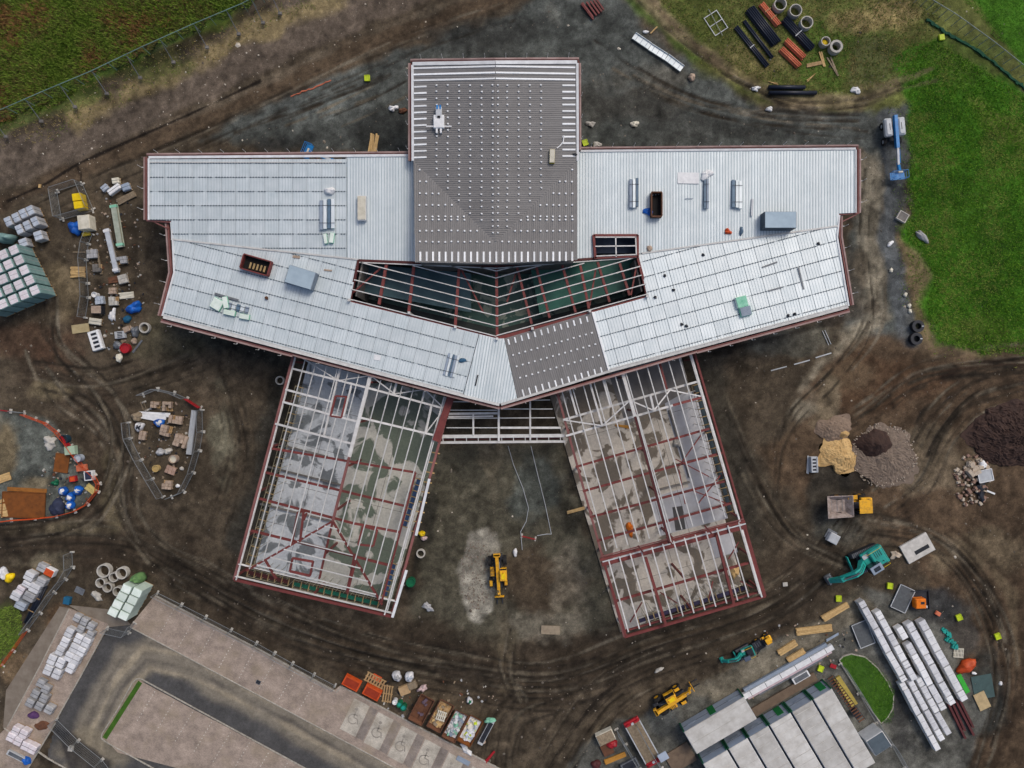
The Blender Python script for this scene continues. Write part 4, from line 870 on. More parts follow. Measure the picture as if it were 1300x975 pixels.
ms(rf, wr, oy([(800,60),(850,240)]), .26, .25, m_red, 'beam', 'i', .05)
ms(rf, wr, [(806.5,529), (850,690)], .28, .3, m_dred, 'ridge_beam', 'i', .12); ms(rf, wr, [(809,529), (852.4,689)], .12, .12, m_galv, 'purlin', dz=.2)
for p in ([(731,593),(901.5,544)], [(740,624),(917,575)], [(749,657),(924.6,610)], [(758,687),(932,638)], [(782,763.5),(957,713)]): ms(rf, wr, p, .26, .34, m_red, 'rafter', 'i', -.02)
for p, w in (([(764,717),(948,668.5)], .5), ([(762,711),(946,662)], .3)): ms(rf, wr, p, w, .45, m_red, 'main_beam', 'i', .2)
ms(rf, wr, [(762,707),(944,659)], .14, .14, m_pink, 'main_beam', 'bar', .2); ms(rf, wr, [(765,713.5),(947,665)], .12, .2, m_trim, 'main_beam', 'bar', .3)
for a, b in (((846,682),(854,692)), ((810,693),(818,703)), ((895,668),(904,678))): member(rf, wr, a, b, .2, .3, m_dred, 'splice', 'bar', .5)
for p in ([(820,708),(846,795)], [(910,679),(932,767)]): ms(rf, wr, p, .34, .4, m_red, 'beam', 'i', 0)
for p in ([(891,551),(862,592)], [(858,583),(900,605)], [(915,603),(886,640)], [(880,623),(925,640)], [(838,752),(860,766)], [(905,738),(900,760)], [(815,765),(800,790)], [(940,738),(960,748)], [(925,710),(938,688)], [(870,640),(862,596)]): ms(rf, wr, p, .14, .14, m_red, 'brace', dz=-.6)
for u, mt, w, dz in ((0, m_pink, .28, 0), (.975, m_white_steel, .2, .1), (1, m_red, .26, 0)): ms(rf, wr, [lerp2(RW, u, 0), lerp2(RW, u, 1)], w, .35, mt, 'eaves_beam', 'i', dz)
for v, mt, w in ((1.0, m_red, .3), (.978, m_red, .16)): ms(rf, wr, [lerp2(RW, 0, v), lerp2(RW, 1, v)], w, .35, mt, 'eaves_beam', 'i', 0)
for u in (.0, .98): ms(rf, wr, [lerp2(RW, u, .69), lerp2(RW, u + .012, 1)], .28, .4, m_red, 'eaves_beam', 'i', .05)
columns(rf, wr, RW, (.01, .5, .99), (.02, .16, .33, .5, .68, .84, .98), m_red)
SW = lambda u, v: lerp2(RW, u, v)
slab('wing_slab', [SW(-.055, .0), SW(.9, .0), SW(.87, .93), SW(-.02, .975)], .02, .16, m_slab_r, bld, False)
slab('screed_area', [SW(.70, .14), SW(.93, .14), SW(.9, .66), SW(.42, .655), SW(.42, .5), SW(.70, .5)], .10, .165, m_slab_p, bld, False)
slab('screed_area', [SW(.74, .69), SW(.9, .69), SW(.9, .8), SW(.74, .8)], .10, .165, m_slab_p, bld, False)
slab('dark_slab', [SW(.38, -.02), SW(.88, -.02), SW(.9, .13), SW(.40, .2)], .10, .168, M('wet_grey_slab', (128, 124, 120), (104, 100, 96), scale=.4), bld, False)
scaffold('scaffold with dark netting along the gable end of the bare wing', RW, .12, .955, .9, .945, 14, M('purple_net', (64, 58, 84), (40, 40, 60), scale=1), wr)
scaffold('dark scaffold along the outer side of the gabled bare wing', RW, .945, .12, .93, .64, 16, M('slate_net', (64, 78, 84), (48, 58, 64), scale=1), wr)
for a, b in (((850,521),(876,606)), ((876,612),(835,622))): MB().bar(W(*a, .45), W(*b, .45), .25, .3).build('low_wall', m_block, bld)
# damp membrane patches and loose goods lying on the slabs come with the objects below

# --- link frame between the wings
pk = Flat(4.6); ok = lambda pts: zseg(0, pts, 540, 490, 6.5)
for p, w in (([(190,230),(600,225)], .28), ([(190,255),(560,250)], .22), ([(620,345),(1120,345)], .26), ([(110,418),(1150,410)], .42), ([(100,468),(1155,458)], .3)): ms(kf, pk, ok(p), w, .3, m_white_steel, 'beam', 'i')
for p in ([(180,268),(1070,262)], [(175,345),(620,345)], [(200,200),(590,200)], [(620,190),(1050,190)], [(215,130),(480,130)], [(870,118),(1030,115)]): ms(kf, pk, ok(p), .12, .12, m_galv, 'purlin', dz=.05)
for x, y0, y1, w in ((605,180,455,.26), (865,125,450,.22), (395,230,405,.22)): ms(kf, pk, ok([(x, y0), (x + 1, y1)]), w, .2, m_white_steel, 'beam', 'i', .12)
for i in range(11): ms(kf, pk, ok([(145 + i * 97, 425), (146 + i * 97, 460)]), .1, .1, m_white_steel, 'strut', dz=-.05)
MB().bar(W(560, 558, 4.1), W(714, 556, 4.1), .25, .2).build('beam', m_dred, kf)
for x, y in ((562,556),(633,560),(714,556)): p = W(x, y, 4.3); MB().box((p.x, p.y, 0), (.2, .2, 4.1)).build('column', m_white_steel, kf)

# ================================================================== OBJECT BUILDERS
def A(dx, dy): return math.atan2(-dy, dx)            # heading of a photo direction
CACHE = {}
def cached(key, fn):
    if key not in CACHE: CACHE[key] = fn()
    return CACHE[key]
m_wood = M('pallet_wood', (176, 146, 104), (140, 112, 78), scale=3); m_wood2 = M('new_timber', (204, 172, 118), (172, 138, 90), scale=3); m_oldwood = M('weathered_timber', (150, 134, 110), (112, 98, 80), scale=3)
m_strap = M('black_strap', (44, 46, 50), scale=3, bump=0); m_rubber = M('tyre_rubber', (30, 30, 31), (44, 42, 40), scale=3); m_steel = M('grey_steel', (120, 124, 128), (92, 94, 98), scale=2, rough=.5, metal=.3)
m_wrap = M('white_shrink_wrap', (222, 222, 222), (190, 190, 192), scale=1.6, rough=.4, bump=.35, bscale=5); m_wrapg = M('grey_wrap', (176, 176, 176), (138, 138, 138), scale=1.6, rough=.45, bump=.35, bscale=5)
m_wrapb = M('bluish_wrap', (186, 194, 202), (146, 154, 166), scale=1.4, rough=.4, bump=.4, bscale=5); m_teal = M('teal_netting', (126, 156, 152), (98, 128, 126), scale=1.2, rough=.7, bump=.4, bscale=6)
m_pinkwrap = M('printed_wrap', (218, 214, 216), (200, 186, 188), scale=2.5, rough=.45, bump=.35, bscale=5); m_mint = M('mint_wrap', (228, 236, 226), (204, 218, 204), scale=1.2, rough=.45, bump=.35, bscale=5)
m_tanblock = M('tan_blocks', (180, 160, 140), (146, 126, 110), scale=2.5); m_conc = M('concrete', (192, 188, 178), (158, 153, 144), scale=2.2, bump=.3); m_pale = M('pale_sheet', (234, 234, 232), (208, 208, 208), scale=1.5, rough=.5)
m_yel = M('machine_yellow', (228, 168, 26), (164, 118, 44), scale=1.8, rough=.45, bump=.1, spec=.45, mixlo=.45, mixhi=.75); m_yel2 = M('bright_yellow_plastic', (236, 202, 20), (206, 172, 14), scale=2, rough=.4, bump=.1); m_lime = M('lime_plastic', (196, 214, 40), (160, 178, 30), scale=3, rough=.5)
m_tealp = M('teal_paint', (30, 158, 146), (44, 112, 104), scale=1.8, rough=.45, bump=.1, spec=.45, mixlo=.45, mixhi=.75); m_blue = M('blue_paint', (14, 128, 196), (12, 96, 156), scale=1.5, rough=.4, bump=.05, spec=.5); m_bluet = M('blue_tarpaulin', (30, 104, 196), (20, 70, 144), scale=1.4, rough=.45, bump=.5, bscale=4)
m_or = M('orange_plastic', (206, 84, 34), (170, 62, 24), scale=2, rough=.5); m_orange = M('orange_paint', (228, 122, 22), (190, 92, 14), scale=2, rough=.4); m_redp = M('red_paint', (176, 36, 44), (136, 26, 34), scale=2, rough=.45); m_green = M('green_plastic', (24, 112, 74), (16, 80, 56), scale=2, rough=.5)
m_glass = M('dark_glass', (34, 42, 48), scale=2, rough=.08, bump=0, spec=.8); m_black = M('black_plastic', (34, 36, 42), (50, 52, 58), scale=2, rough=.5); m_navy = M('blue_black_pipe', (32, 38, 52), (24, 28, 40), scale=2, rough=.4); m_rust = M('rusty_steel', (124, 72, 28), (92, 54, 22), scale=1.2, rough=.8); m_rustd = M('dark_rust', (112, 74, 52), (84, 56, 42), scale=1.5)
m_terra = M('terracotta_pipe', (206, 116, 84), (180, 96, 66), scale=2, rough=.6); m_cream = M('cream_plastic', (220, 214, 196), (190, 184, 164), scale=1.5, rough=.5); m_galvw = M('galvanised_wire', (150, 154, 154), scale=3, rough=.5, metal=.4, bump=0); m_lgrey = M('light_grey_paint', (190, 194, 196), (168, 170, 172), scale=1.5, rough=.45)
m_mintbox = M('mint_green_pack', (150, 206, 178), (110, 176, 146), scale=2); m_slate = M('blue_grey_sheet', (150, 162, 176), (130, 142, 156), scale=.8, rough=.5); m_tarp = M('dark_tarpaulin', (50, 56, 78), (36, 40, 56), scale=1.4, bump=.5, bscale=4)

def pallet_mesh(wx, ly):
    def f():
        mb = MB()
        for y in (-.42, 0, .42): mb.box((0, y * ly, 0), (wx, .1, .1))
        n = max(3, int(wx / .2))
        for i in range(n): mb.box(((i + .5) / n * wx - wx / 2, 0, .101), (wx / n * .72, ly, .025))
        return mb.mesh('pallet', m_wood)
    return cached(('pal', round(wx, 1), round(ly, 1)), f)
def pack(label, px, py, w, l, h, deg, mat, group=None, name='wrapped_pack', cat='pack', straps=1, side=None, pallet=True, z=0.0, smat=None, ch=.08):
    """a strapped load on a pallet, sizes in photo pixels (plan) and metres (height); px,py is the middle of its top"""
    wx, ly = w * S * (1 - (z + h) / H), l * S * (1 - (z + h) / H); p = W(px, py, z + h)
    t = thing(name, label, cat, (p.x, p.y, z), R(deg) + random.uniform(-.03, .03), group); zb = .127 if pallet else 0
    wx, ly = round(wx, 1), round(ly, 1)
    if pallet: link('pallet', pallet_mesh(wx, ly), t)
    def f():
        mb = MB(); mb.cbox((0, 0, zb), (wx - .04, ly - .04, h - zb), ch)
        if side is not None: mb.m = [1 if i != 1 else 0 for i in range(len(mb.f))]
        return mb.mesh('load', [mat, side] if side is not None else mat)
    link('load', cached(('load', wx, ly, round(h, 2), mat.name, side.name if side else '', zb), f), t)
    if straps:
        def g():
            mb = MB()
            for i in range(straps):
                y = (i + 1) / (straps + 1) * ly - ly / 2
                mb.box((0, y, h - .008), (wx - .1, .05, .014)); mb.box((wx / 2 - .012, y, zb + .05), (.012, .05, h - zb - .1)); mb.box((-wx / 2 + .012, y, zb + .05), (.012, .05, h - zb - .1))
            return mb.mesh('strap', smat or m_strap)
        link('strap', cached(('strap', wx, ly, round(h, 2), straps, (smat or m_strap).name), g), t)
    return t
def block_stack(label, px, py, w, l, h, deg, mat, group=None, nx=3, ny=3, name='block_stack', cat='blocks'):
    """palletised blocks, each top block its own piece"""
    wx, ly = w * S, l * S; p = W(px, py, h); t = thing(name, label, cat, (p.x, p.y, 0), R(deg), group); link('pallet', pallet_mesh(round(wx, 1), round(ly, 1)), t)
    bw, bl = wx / nx, ly / ny; me = cached(('blk', round(bw, 2), round(bl, 2), round(h, 2), mat.name), lambda: MB().cbox((0, 0, 0), (round(bw, 2) - .02, round(bl, 2) - .02, h - .13), .03).mesh('block', mat))
    for i in range(nx):
        for j in range(ny):
            if random.random() < .08: continue
            o = link('block', me, t); o.location = ((i + .5) * bw - wx / 2, (j + .5) * bl - ly / 2, .127 - random.choice((0, 0, 0, .1))); o.rotation_euler = (0, 0, random.uniform(-.04, .04))
    return t
def timber(label, px, py, length, width, deg, n, layers, mat=None, group=None, cat='timber', name='timber_stack', mess=.03, pw=None, z=0.0, th=.08):
    L, Wd = length * S, width * S; h = layers * th; p = W(px, py, h + z); t = thing(name, label, cat, (p.x, p.y, z), R(deg), group); b = Wd / n
    me = cached(('plank', round(L, 1), round(b, 2), (mat or m_wood2).name, th), lambda: MB().box((0, 0, 0), (round(L, 1), round(b, 2) * .9, th * .92)).mesh('plank', mat or m_wood2))
    for k in range(layers):
        for i in range(n):
            o = link('plank', me, t); o.location = (random.uniform(-.06, .06) * L * (1 if mess > .05 else .4), (i + .5) * b - Wd / 2 + random.uniform(-.3, .3) * mess * Wd, k * th); o.rotation_euler = (0, 0, random.uniform(-1, 1) * mess)
    return t
def pipes(label, a, b, width, r, layers, mat, group=None, battens=2, name='pipe_bundle', hollow=True, bat=None):
    A_, B_ = W(*a), W(*b); d = B_ - A_; n = max(1, round(width * S / (2 * r))); t = thing(name, label, 'pipes', ((A_ + B_) / 2), math.atan2(d.y, d.x), group); L = d.length
    me = cached(('pipe', round(L, 1), r, mat.name), lambda: (MB().pipe((-L / 2, 0, 0), (L / 2, 0, 0), r, .025, 10) if hollow else MB().tube((-L / 2, 0, 0), (L / 2, 0, 0), r, 10)).mesh('pipe', mat, True))
    for k in range(layers):
        for i in range(n - (k % 2)):
            o = link('pipe', me, t); o.location = (random.uniform(-.08, .08), (i - (n - 1) / 2 + .5 * (k % 2)) * 2 * r * 1.01, r + k * r * 1.75)
    top = r * 2 + (layers - 1) * r * 1.75
    for i in range(battens):
        x = (i + 1) / (battens + 1) * L - L / 2; MB().box((x, 0, top + .003), (.1, 2 * r * n, .06)).build('batten', bat or m_wood, t)
    return t
def ring(label, px, py, r_px, h, group=None, mat=None, fill=None, t=.12, name='concrete_ring'):
    p = W(px, py, h); r = r_px * S * (1 - h / H); o = thing(name, label, 'concrete ring', (p.x, p.y, 0), 0, group)
    link('barrel', cached(('ring', round(r, 1), h, (mat or m_conc).name), lambda: MB().pipe((0, 0, 0), (0, 0, h), r, t, 24).pipe((0, 0, h * .3), (0, 0, h * .34), r + .015, .02, 24).mesh('barrel', mat or m_conc, False)), o)
    if fill: MB().lump((0, 0, h * .35), r - t - .02, r - t - .02, .25, int(px), 12, 4).build('infill', fill, o)
    return o
def fence_panel(label, a, b, group, h=2.0, mat=None, foot=True, z=0.0, name='site_fence', wire=.2, solid=None):
    A_, B_ = W(*a), W(*b); d = B_ - A_; L = d.length; mid = (A_ + B_) / 2; t = thing(name, label, 'fence', (mid.x, mid.y, z), math.atan2(d.y, d.x), group); Lr = round(L, 1); fm = mat or m_galvw
    def fr():
        mb = MB(); x = Lr / 2 - .05
        for s in (-1, 1): mb.tube((s * x, 0, .06), (s * x, 0, h), .035, 6)
        for zz in (.15, h): mb.tube((-x, 0, zz), (x, 0, zz), .035, 6)
        return mb.mesh('frame', fm)
    link('frame', cached(('hf', Lr, h, fm.name), fr), t)
    def ms_():
        mb = MB(); n = int(Lr / wire)
        for i in range(1, n): mb.tube((-Lr / 2 + i * wire, 0, .15), (-Lr / 2 + i * wire, 0, h), .008, 3, caps=False)
        for k in range(1, int(h / (wire * 1.6))): mb.tube((-Lr / 2, 0, .15 + k * wire * 1.6), (Lr / 2, 0, .15 + k * wire * 1.6), .008, 3, caps=False)
        return mb.mesh('wire_mesh', fm)
    if solid is None:
        o = link('wire_mesh', cached(('hm', Lr, h, wire, fm.name), ms_), t); o['kind'] = 'stuff'
    else: MB().box((0, 0, .2), (Lr - .1, .03, h - .25)).build('sheet', solid, t)
    if foot:
        for s in (-1, 1):
            o = link('foot', cached('foot', lambda: MB().cbox((0, 0, 0), (.24, .62, .14), .03).mesh('foot', m_conc)), t); o.location = (s * (Lr / 2 - .06), 0, 0)
    return t
def fence_run(label, pts, group, step=31, **kw):
    for a, b in zip(pts[:-1], pts[1:]):
        l = math.hypot(b[0] - a[0], b[1] - a[1]); n = max(1, round(l / step))
        for i in range(n): fence_panel(label, (a[0] + (b[0] - a[0]) * i / n, a[1] + (b[1] - a[1]) * i / n), (a[0] + (b[0] - a[0]) * (i + 1) / n, a[1] + (b[1] - a[1]) * (i + 1) / n), group, **kw)
def bag(label, px, py, r, h, mat, cat='bag', name='bulk_bag', seed=0, group=None, topmat=None, ry=None, rough=.22, flat=.6, deg=0, z=0.0):
    p = W(px, py, (h + z) * .8); t = thing(name, label, cat, (p.x, p.y, z), R(deg), group); rx = r * S; r2 = (ry or r) * S
    MB().lump((0, 0, 0), rx, r2, h, seed + int(px), 18, 7, rough, flat=flat).build('sack', mat, t, True)
    if topmat is not None: MB().lump((rx * .1, 0, h * .72), rx * .62, r2 * .6, h * .42, seed + 3 + int(py), 14, 5, .3).build('contents', topmat, t, True)
    return t
def plate(label, px, py, w, l, deg, mat, th=.06, name='sheet', cat='sheet', z=0.0, group=None, rim=None, slots=None):
    p = W(px, py, z + th); t = thing(name, label, cat, (p.x, p.y, z), R(deg), group); wx, ly = w * S, l * S
    MB().cbox((0, 0, 0), (wx, ly, th), .012).build('panel', mat, t)
    if rim:
        for s in (-1, 1): MB().box((s * wx / 2, 0, th), (.09, ly, .08)).build('edge_rail', rim, t); MB().box((0, s * ly / 2, th), (wx - .1, .09, .08)).build('edge_rail', rim, t)
    if slots:
        for (x, y, sw, sl) in slots: MB().box((x * S, y * S, th + .002), (sw * S, sl * S, .012)).build('slot', m_strap, t)
    return t
def box(label, px, py, w, l, h, deg, mat, name='crate', cat='crate', lid=None, z=0.0, group=None, detail='lid'):
    p = W(px, py, z + h); t = thing(name, label, cat, (p.x, p.y, z), R(deg), group); wx, ly = w * S, l * S
    MB().cbox((0, 0, 0), (wx, ly, h), .05).build('body', mat, t)
    if detail == 'lid': MB().cbox((0, 0, h + .002), (wx * .94, ly * .94, .05), .02).build('lid', lid or mat, t)
    elif detail == 'open':
        MB().box((0, 0, h + .002), (wx * .82, ly * .82, .01)).build('opening', lid or m_strap, t)
        for s in (-1, 1): MB().box((s * wx * .455, 0, h + .002), (wx * .08, ly * .98, .07)).build('rim', mat, t); MB().box((0, s * ly * .455, h + .002), (wx * .82, ly * .08, .07)).build('rim', mat, t)
    elif detail == 'rack':
        n = 4
        for i in range(n): MB().box((0, ((i + .5) / n - .5) * ly * .86, h + .002), (wx * .5, ly * .12, .015)).build('slat', lid or m_strap, t)
        for s in (-1, 1): MB().box((s * wx * .4, 0, h + .002), (wx * .12, ly * .96, .1)).build('rail', mat, t)
    return t
def drum(label, px, py, r, h, mat, name='drum', cat='drum', lid=None, inner=None, group=None):
    p = W(px, py, h); t = thing(name, label, cat, (p.x, p.y, 0), 0, group); rr = r * S
    MB().pipe((0, 0, 0), (0, 0, h), rr, .05, 18).build('wall', mat, t, False); MB().tube((0, 0, h * .72), (0, 0, h * .74), rr - .055, 18).build('contents', inner or mat, t); MB().pipe((0, 0, h * .9), (0, 0, h * .96), rr + .03, .03, 18).build('rim', lid or mat, t)
    return t
def pile(label, px, py, rx, ry, h, mat, name, deg=0, seed=1, rough=.2, extra=None, cat='heap', n=80, k=28, group=None, fine=.12):
    """heap of loose material: conical flanks, ragged foot, lumpy at several scales"""
    p = W(px, py, h * .35); mb = MB(); mb.lump((0, 0, -.04), rx * S, ry * S, h, seed, n, k, rough, flat=1.0)
    v = np.array(mb.v); r = np.clip(np.hypot(v[:, 0] / (rx * S), v[:, 1] / (ry * S)), 0, 1.3)
    wob = 1 + .3 * (fbm(v[:, 0] * 1.1 + 40, v[:, 1] * 1.1 + seed * 5, seed, 3) - .45); v[:, 0] *= wob; v[:, 1] *= wob
    prof = np.clip(1 - r, 0, 1) ** .8; zz = h * prof * (.75 + .6 * (fbm(v[:, 0] * .9 + seed, v[:, 1] * .9, seed + 7, 3) - .2)) + fine * (fbm(v[:, 0] * 5, v[:, 1] * 5 + seed, seed + 3, 3) - .45) * np.minimum(1, prof * 6); v[:, 2] = np.maximum(zz, 0) - .04; v[:n, 2] = -.35; mb.f.pop(); mb.m.pop(); mb.v = [tuple(x) for x in v]
    o = mb.build(name, mat, None, False); o.location = (p.x, p.y, 0); o.rotation_euler = (0, 0, R(deg)); tag(o, label, cat, group); return o
def rubble(mb, cx, cy, n, rx, ry, z, smin, smax, seed, mats=1, dome=0.0):
    rnd = random.Random(seed)
    for i in range(n):
        t = rnd.uniform(0, 6.28); q = rnd.random() ** .5; x, y = cx + rx * q * math.cos(t), cy + ry * q * math.sin(t); s = rnd.uniform(smin, smax); a = rnd.uniform(0, 3.14)
        mb.box((x, y, z + dome * (1 - q)), (s * rnd.uniform(.6, 1.5), s * rnd.uniform(.5, 1.1), s * rnd.uniform(.3, .7)), a, rnd.randrange(mats), rnd.uniform(.5, .95))
    return mb

# ================================================================== MACHINES (local +X forward, +Y left)
def wheel(par, x, y, r, w, rim, side):
    def f(): return MB().pipe((0, -w / 2, 0), (0, w / 2, 0), r, r * .42, 20).mesh('tyre', m_rubber)
    t = link('wheel', cached(('wh', r, w, rim.name), lambda: MB().tube((0, -w * .38, 0), (0, w * .38, 0), r * .6, 16).tube((0, -w * .46, 0), (0, w * .46, 0), r * .18, 10).mesh('rim', rim)), par); t.location = (x, y, r)
    ty = link('tyre', cached(('ty', r, w), f), t)
    lug = cached(('lug', r, w), lambda: (lambda mb: [mb.box((0, 0, 0), (.01, .01, .01)) and None, [mb.bar((math.cos(q) * (r + .03), -w / 2 * (k % 2) - .02, math.sin(q) * (r + .03)), (math.cos(q + .1) * (r + .03), w / 2 * ((k + 1) % 2) + .02, math.sin(q + .1) * (r + .03)), .07, .05) for k, q in enumerate([2 * math.pi * i / 18 for i in range(18)])]] and mb)(MB()).mesh('tread', m_rubber)); link('tread', lug, t)
    return t
def telehandler(label, px, py, heading):
    p = W(px, py, 1.8); t = thing('telehandler', label, 'telehandler', (p.x, p.y, 0), heading)
    MB().cbox((0, 0, .55), (4.4, 1.0, .65), .1).cbox((-2.0, 0, .6), (.8, 1.5, .6), .12).build('chassis', m_black, t)
    for x in (1.45, -1.45):
        MB().tube((x, -1, .6), (x, 1, .6), .12, 8).build('axle', m_black, t)
        for y in (1, -1): wheel(t, x, y * 1.02, .6, .44, m_yel, y)
    for y in (1, -1): MB().cbox((1.45, y * 1.0, 1.24), (.7, .4, .08), .03).cbox((1.12, y * 1.0, .95), (.08, .4, .3), .02).build('mudguard', m_yel, t)
    c = MB().cbox((.2, .72, .75), (1.5, .95, .6), .06).build('cab', m_yel, t)
    MB().cbox((.2, .72, 1.36), (1.36, .84, .95), .1).build('window', m_glass, c); MB().cbox((.2, .72, 2.32), (1.42, .92, .12), .05).build('roof', m_yel, c); MB().box((.2, .72, 2.44), (.9, .5, .02)).build('roof_hatch', m_yel2, c)
    for x in (-.46, .86):
        for y in (.3, 1.14): MB().box((x, y, 1.34), (.07, .07, 1.0)).build('cab_pillar', m_black, c)
    e = MB().cbox((-.1, -.75, .7), (1.2, .6, .7), .12).build('engine_cover', m_yel, t); MB().tube((-.5, -.75, 1.4), (-.5, -.75, 2.0), .06, 8).build('exhaust', m_black, e)
    for i in range(5): MB().box((-.6 + i * .2, -.8, 1.452), (.06, .55, .012)).build('vent', m_black, e)
    b = MB().bar((-2.3, 0, 2.2), (2.2, 0, 1.75), .42, .48).build('boom', m_yel, t); MB().bar((2.2, 0, 1.7), (2.9, 0, 1.62), .32, .38).bar((2.85, 0, 1.7), (3.25, 0, .7), .34, .3).build('inner_boom', m_yel, b); MB().tube((-1.4, .25, 1.2), (.4, .25, 1.75), .07, 8).tube((2.3, 0, 1.85), (3.2, 0, 1.2), .06, 8).build('ram', m_steel, b)
    MB().box((-2.35, 0, 1.3), (.35, .8, .7)).cbox((-2.45, 0, 1.5), (.4, .95, .5), .1).build('boom_pivot', m_yel, t)
    f = MB().box((3.42, 0, .25), (.1, 1.25, .12)).box((3.42, 0, .75), (.1, 1.25, .12)).box((3.42, -.5, .3), (.1, .1, .5)).box((3.42, .5, .3), (.1, .1, .5)).build('carriage', m_yel, t)
    for y in (-.35, .35): MB().box((4.0, y, .12), (1.1, .13, .06)).box((3.5, y, .12), (.07, .13, .7)).build('fork', m_black, f)
    MB().box((1.0, 1.35, 1.6), (.1, .2, .3)).build('mirror', m_black, t); MB().tube((-.2, .72, 2.46), (-.2, .72, 2.62), .08, 10).build('beacon', m_orange, t)
    return t
telehandler('yellow telehandler parked in the courtyard between the two bare wings', 632, 728, A(.06, 1))
telehandler('yellow telehandler parked beside the site cabins', 853, 893, A(.87, -.5))

def stadium(L, h, n=8):
    r = h / 2; pts = [(L / 2 - r + r * math.cos(t), r + r * math.sin(t)) for t in [(-math.pi / 2) + math.pi * i / n for i in range(n + 1)]]
    return pts + [(-L / 2 + r - r * math.cos(t), r - r * math.sin(t)) for t in [(-math.pi / 2) + math.pi * i / n for i in range(n + 1)]]
def profile(mb, pts, y0, y1, m=0): return mb.prism([(x, y1, z) for x, z in pts], [(x, y0, z) for x, z in pts], m)
def excavator(label, px, py, heading, k=1.0, cabc=None, slew=0.0, dark=None):
    p = W(px, py, 1.5); t = thing('excavator', label, 'excavator', (p.x, p.y, 0), heading); body = m_tealp
    for s in (-1, 1):
        tr = profile(MB(), [(x * k, z * k) for x, z in stadium(3.5, .75)], (s * 1.05 - .25) * k, (s * 1.05 + .25) * k).build('track', m_black, t); tr.rotation_euler = (0, 0, slew)
        mb = MB()
        for i in range(14): mb.box(((-1.4 + i * .215) * k, s * 1.05 * k, .75 * k), (.13 * k, .54 * k, .035))
        mb.build('track_shoes', m_steel, tr)
    MB().box((0, 0, .3 * k), (2.2 * k, 1.6 * k, .45 * k)).tube((0, 0, .75 * k), (0, 0, .95 * k), .6 * k, 16).build('undercarriage', m_black, t).rotation_euler = (0, 0, slew)
    MB().cbox((2.0 * k, 0, .12), (.16, 2.3 * k, .5 * k), .03).build('dozer_blade', body, t).rotation_euler = (0, 0, slew)
    up = MB().cbox((-.55 * k, 0, .95 * k), (2.5 * k, 2.3 * k, .55 * k), .12).build('upper_body', body, t)
    MB().cbox((-.95 * k, -.1 * k, 1.5 * k), (1.6 * k, 2.1 * k, .45 * k), .15).build('engine_hood', dark or body, up); MB().cbox((-1.75 * k, 0, .9 * k), (.5 * k, 2.25 * k, .85 * k), .2).build('counterweight', body, up)
    for i in range(4): MB().box(((-1.4 + i * .25) * k, -.5 * k, 1.955 * k), (.08 * k, .8 * k, .015)).build('vent', m_black, up)
    MB().tube((-1.2 * k, .5 * k, 1.9 * k), (-1.2 * k, .5 * k, 2.25 * k), .06, 8).build('exhaust', m_black, up)
    c = MB().cbox((.15 * k, .62 * k, 1.5 * k), (1.5 * k, .95 * k, 1.15 * k), .1).build('cab', m_glass, t); MB().cbox((.15 * k, .62 * k, 2.66 * k), (1.45 * k, .92 * k, .1), .04).build('roof', cabc or body, c); MB().box((.15 * k, .62 * k, 2.76 * k), (.8 * k, .5 * k, .015)).build('roof_window', m_glass, c)
    bo = profile(MB(), [(x * k, z * k) for x, z in ((.6, 1.2), (.75, 1.75), (1.9, 3.0), (2.7, 3.15), (4.2, 2.2), (4.15, 1.95), (2.6, 2.65), (2.05, 2.55), (1.1, 1.15))], -.55 * k, .15 * k).build('boom', body, t); bo.location = (0, -.1 * k, 0)
    MB().tube((.9 * k, -.18 * k, 1.0 * k), (2.0 * k, -.18 * k, 2.3 * k), .08 * k, 8).tube((2.2 * k, -.18 * k, 3.3 * k), (4.0 * k, -.18 * k, 2.6 * k), .08 * k, 8).build('ram', m_steel, bo)
    for dy in (-.3, -.1): MB().tube((1.0 * k, dy * k, 2.1 * k), (2.0 * k, dy * k, 3.12 * k), .03, 5).tube((2.0 * k, dy * k, 3.12 * k), (2.75 * k, dy * k, 3.24 * k), .03, 5).tube((2.75 * k, dy * k, 3.24 * k), (4.1 * k, dy * k, 2.42 * k), .03, 5).build('hose', m_black, bo)
    hr = MB()
    for x0, x1, y in ((-1.7, .3, -1.1), (-1.7, -.7, 1.1)): hr.tube((x0 * k, y * k, 2.25 * k), (x1 * k, y * k, 2.25 * k), .025, 5).tube((x0 * k, y * k, 1.5 * k), (x0 * k, y * k, 2.25 * k), .025, 5).tube((x1 * k, y * k, 1.5 * k), (x1 * k, y * k, 2.25 * k), .025, 5)
    hr.build('handrail', m_yel2, up); MB().box((-1.98 * k, 0, 1.2 * k), (.03, 1.9 * k, .2 * k)).build('rear_stripe', m_yel2, up); MB().box((.2 * k, -.75 * k, 1.505 * k), (.8 * k, .5 * k, .02)).build('toolbox_lid', m_lgrey, up)
    ar = profile(MB(), [(x * k, z * k) for x, z in ((3.8, 2.55), (4.3, 2.5), (5.3, .95), (5.1, .8), (4.0, 1.85))], -.56 * k, -.02 * k).build('arm', body, t)
    bk = profile(MB(), [(x * k, z * k) for x, z in ((5.35, 1.0), (5.5, .5), (5.3, .12), (4.75, .08), (4.6, .35), (4.75, .38), (5.1, .3), (5.22, .5), (5.1, .95))], -.75 * k, .2 * k).build('bucket', m_steel if k > .8 else body, ar)
    for i in range(4): MB().box((4.55 * k, (-.65 + i * .25) * k, .1 * k), (.2 * k, .07 * k, .06)).build('bucket_tooth', m_steel, bk)
    return t
excavator('large teal excavator with folded boom standing by the stockpiles', 1104, 712, A(-50, 31), 1.13, m_slate, R(-8))
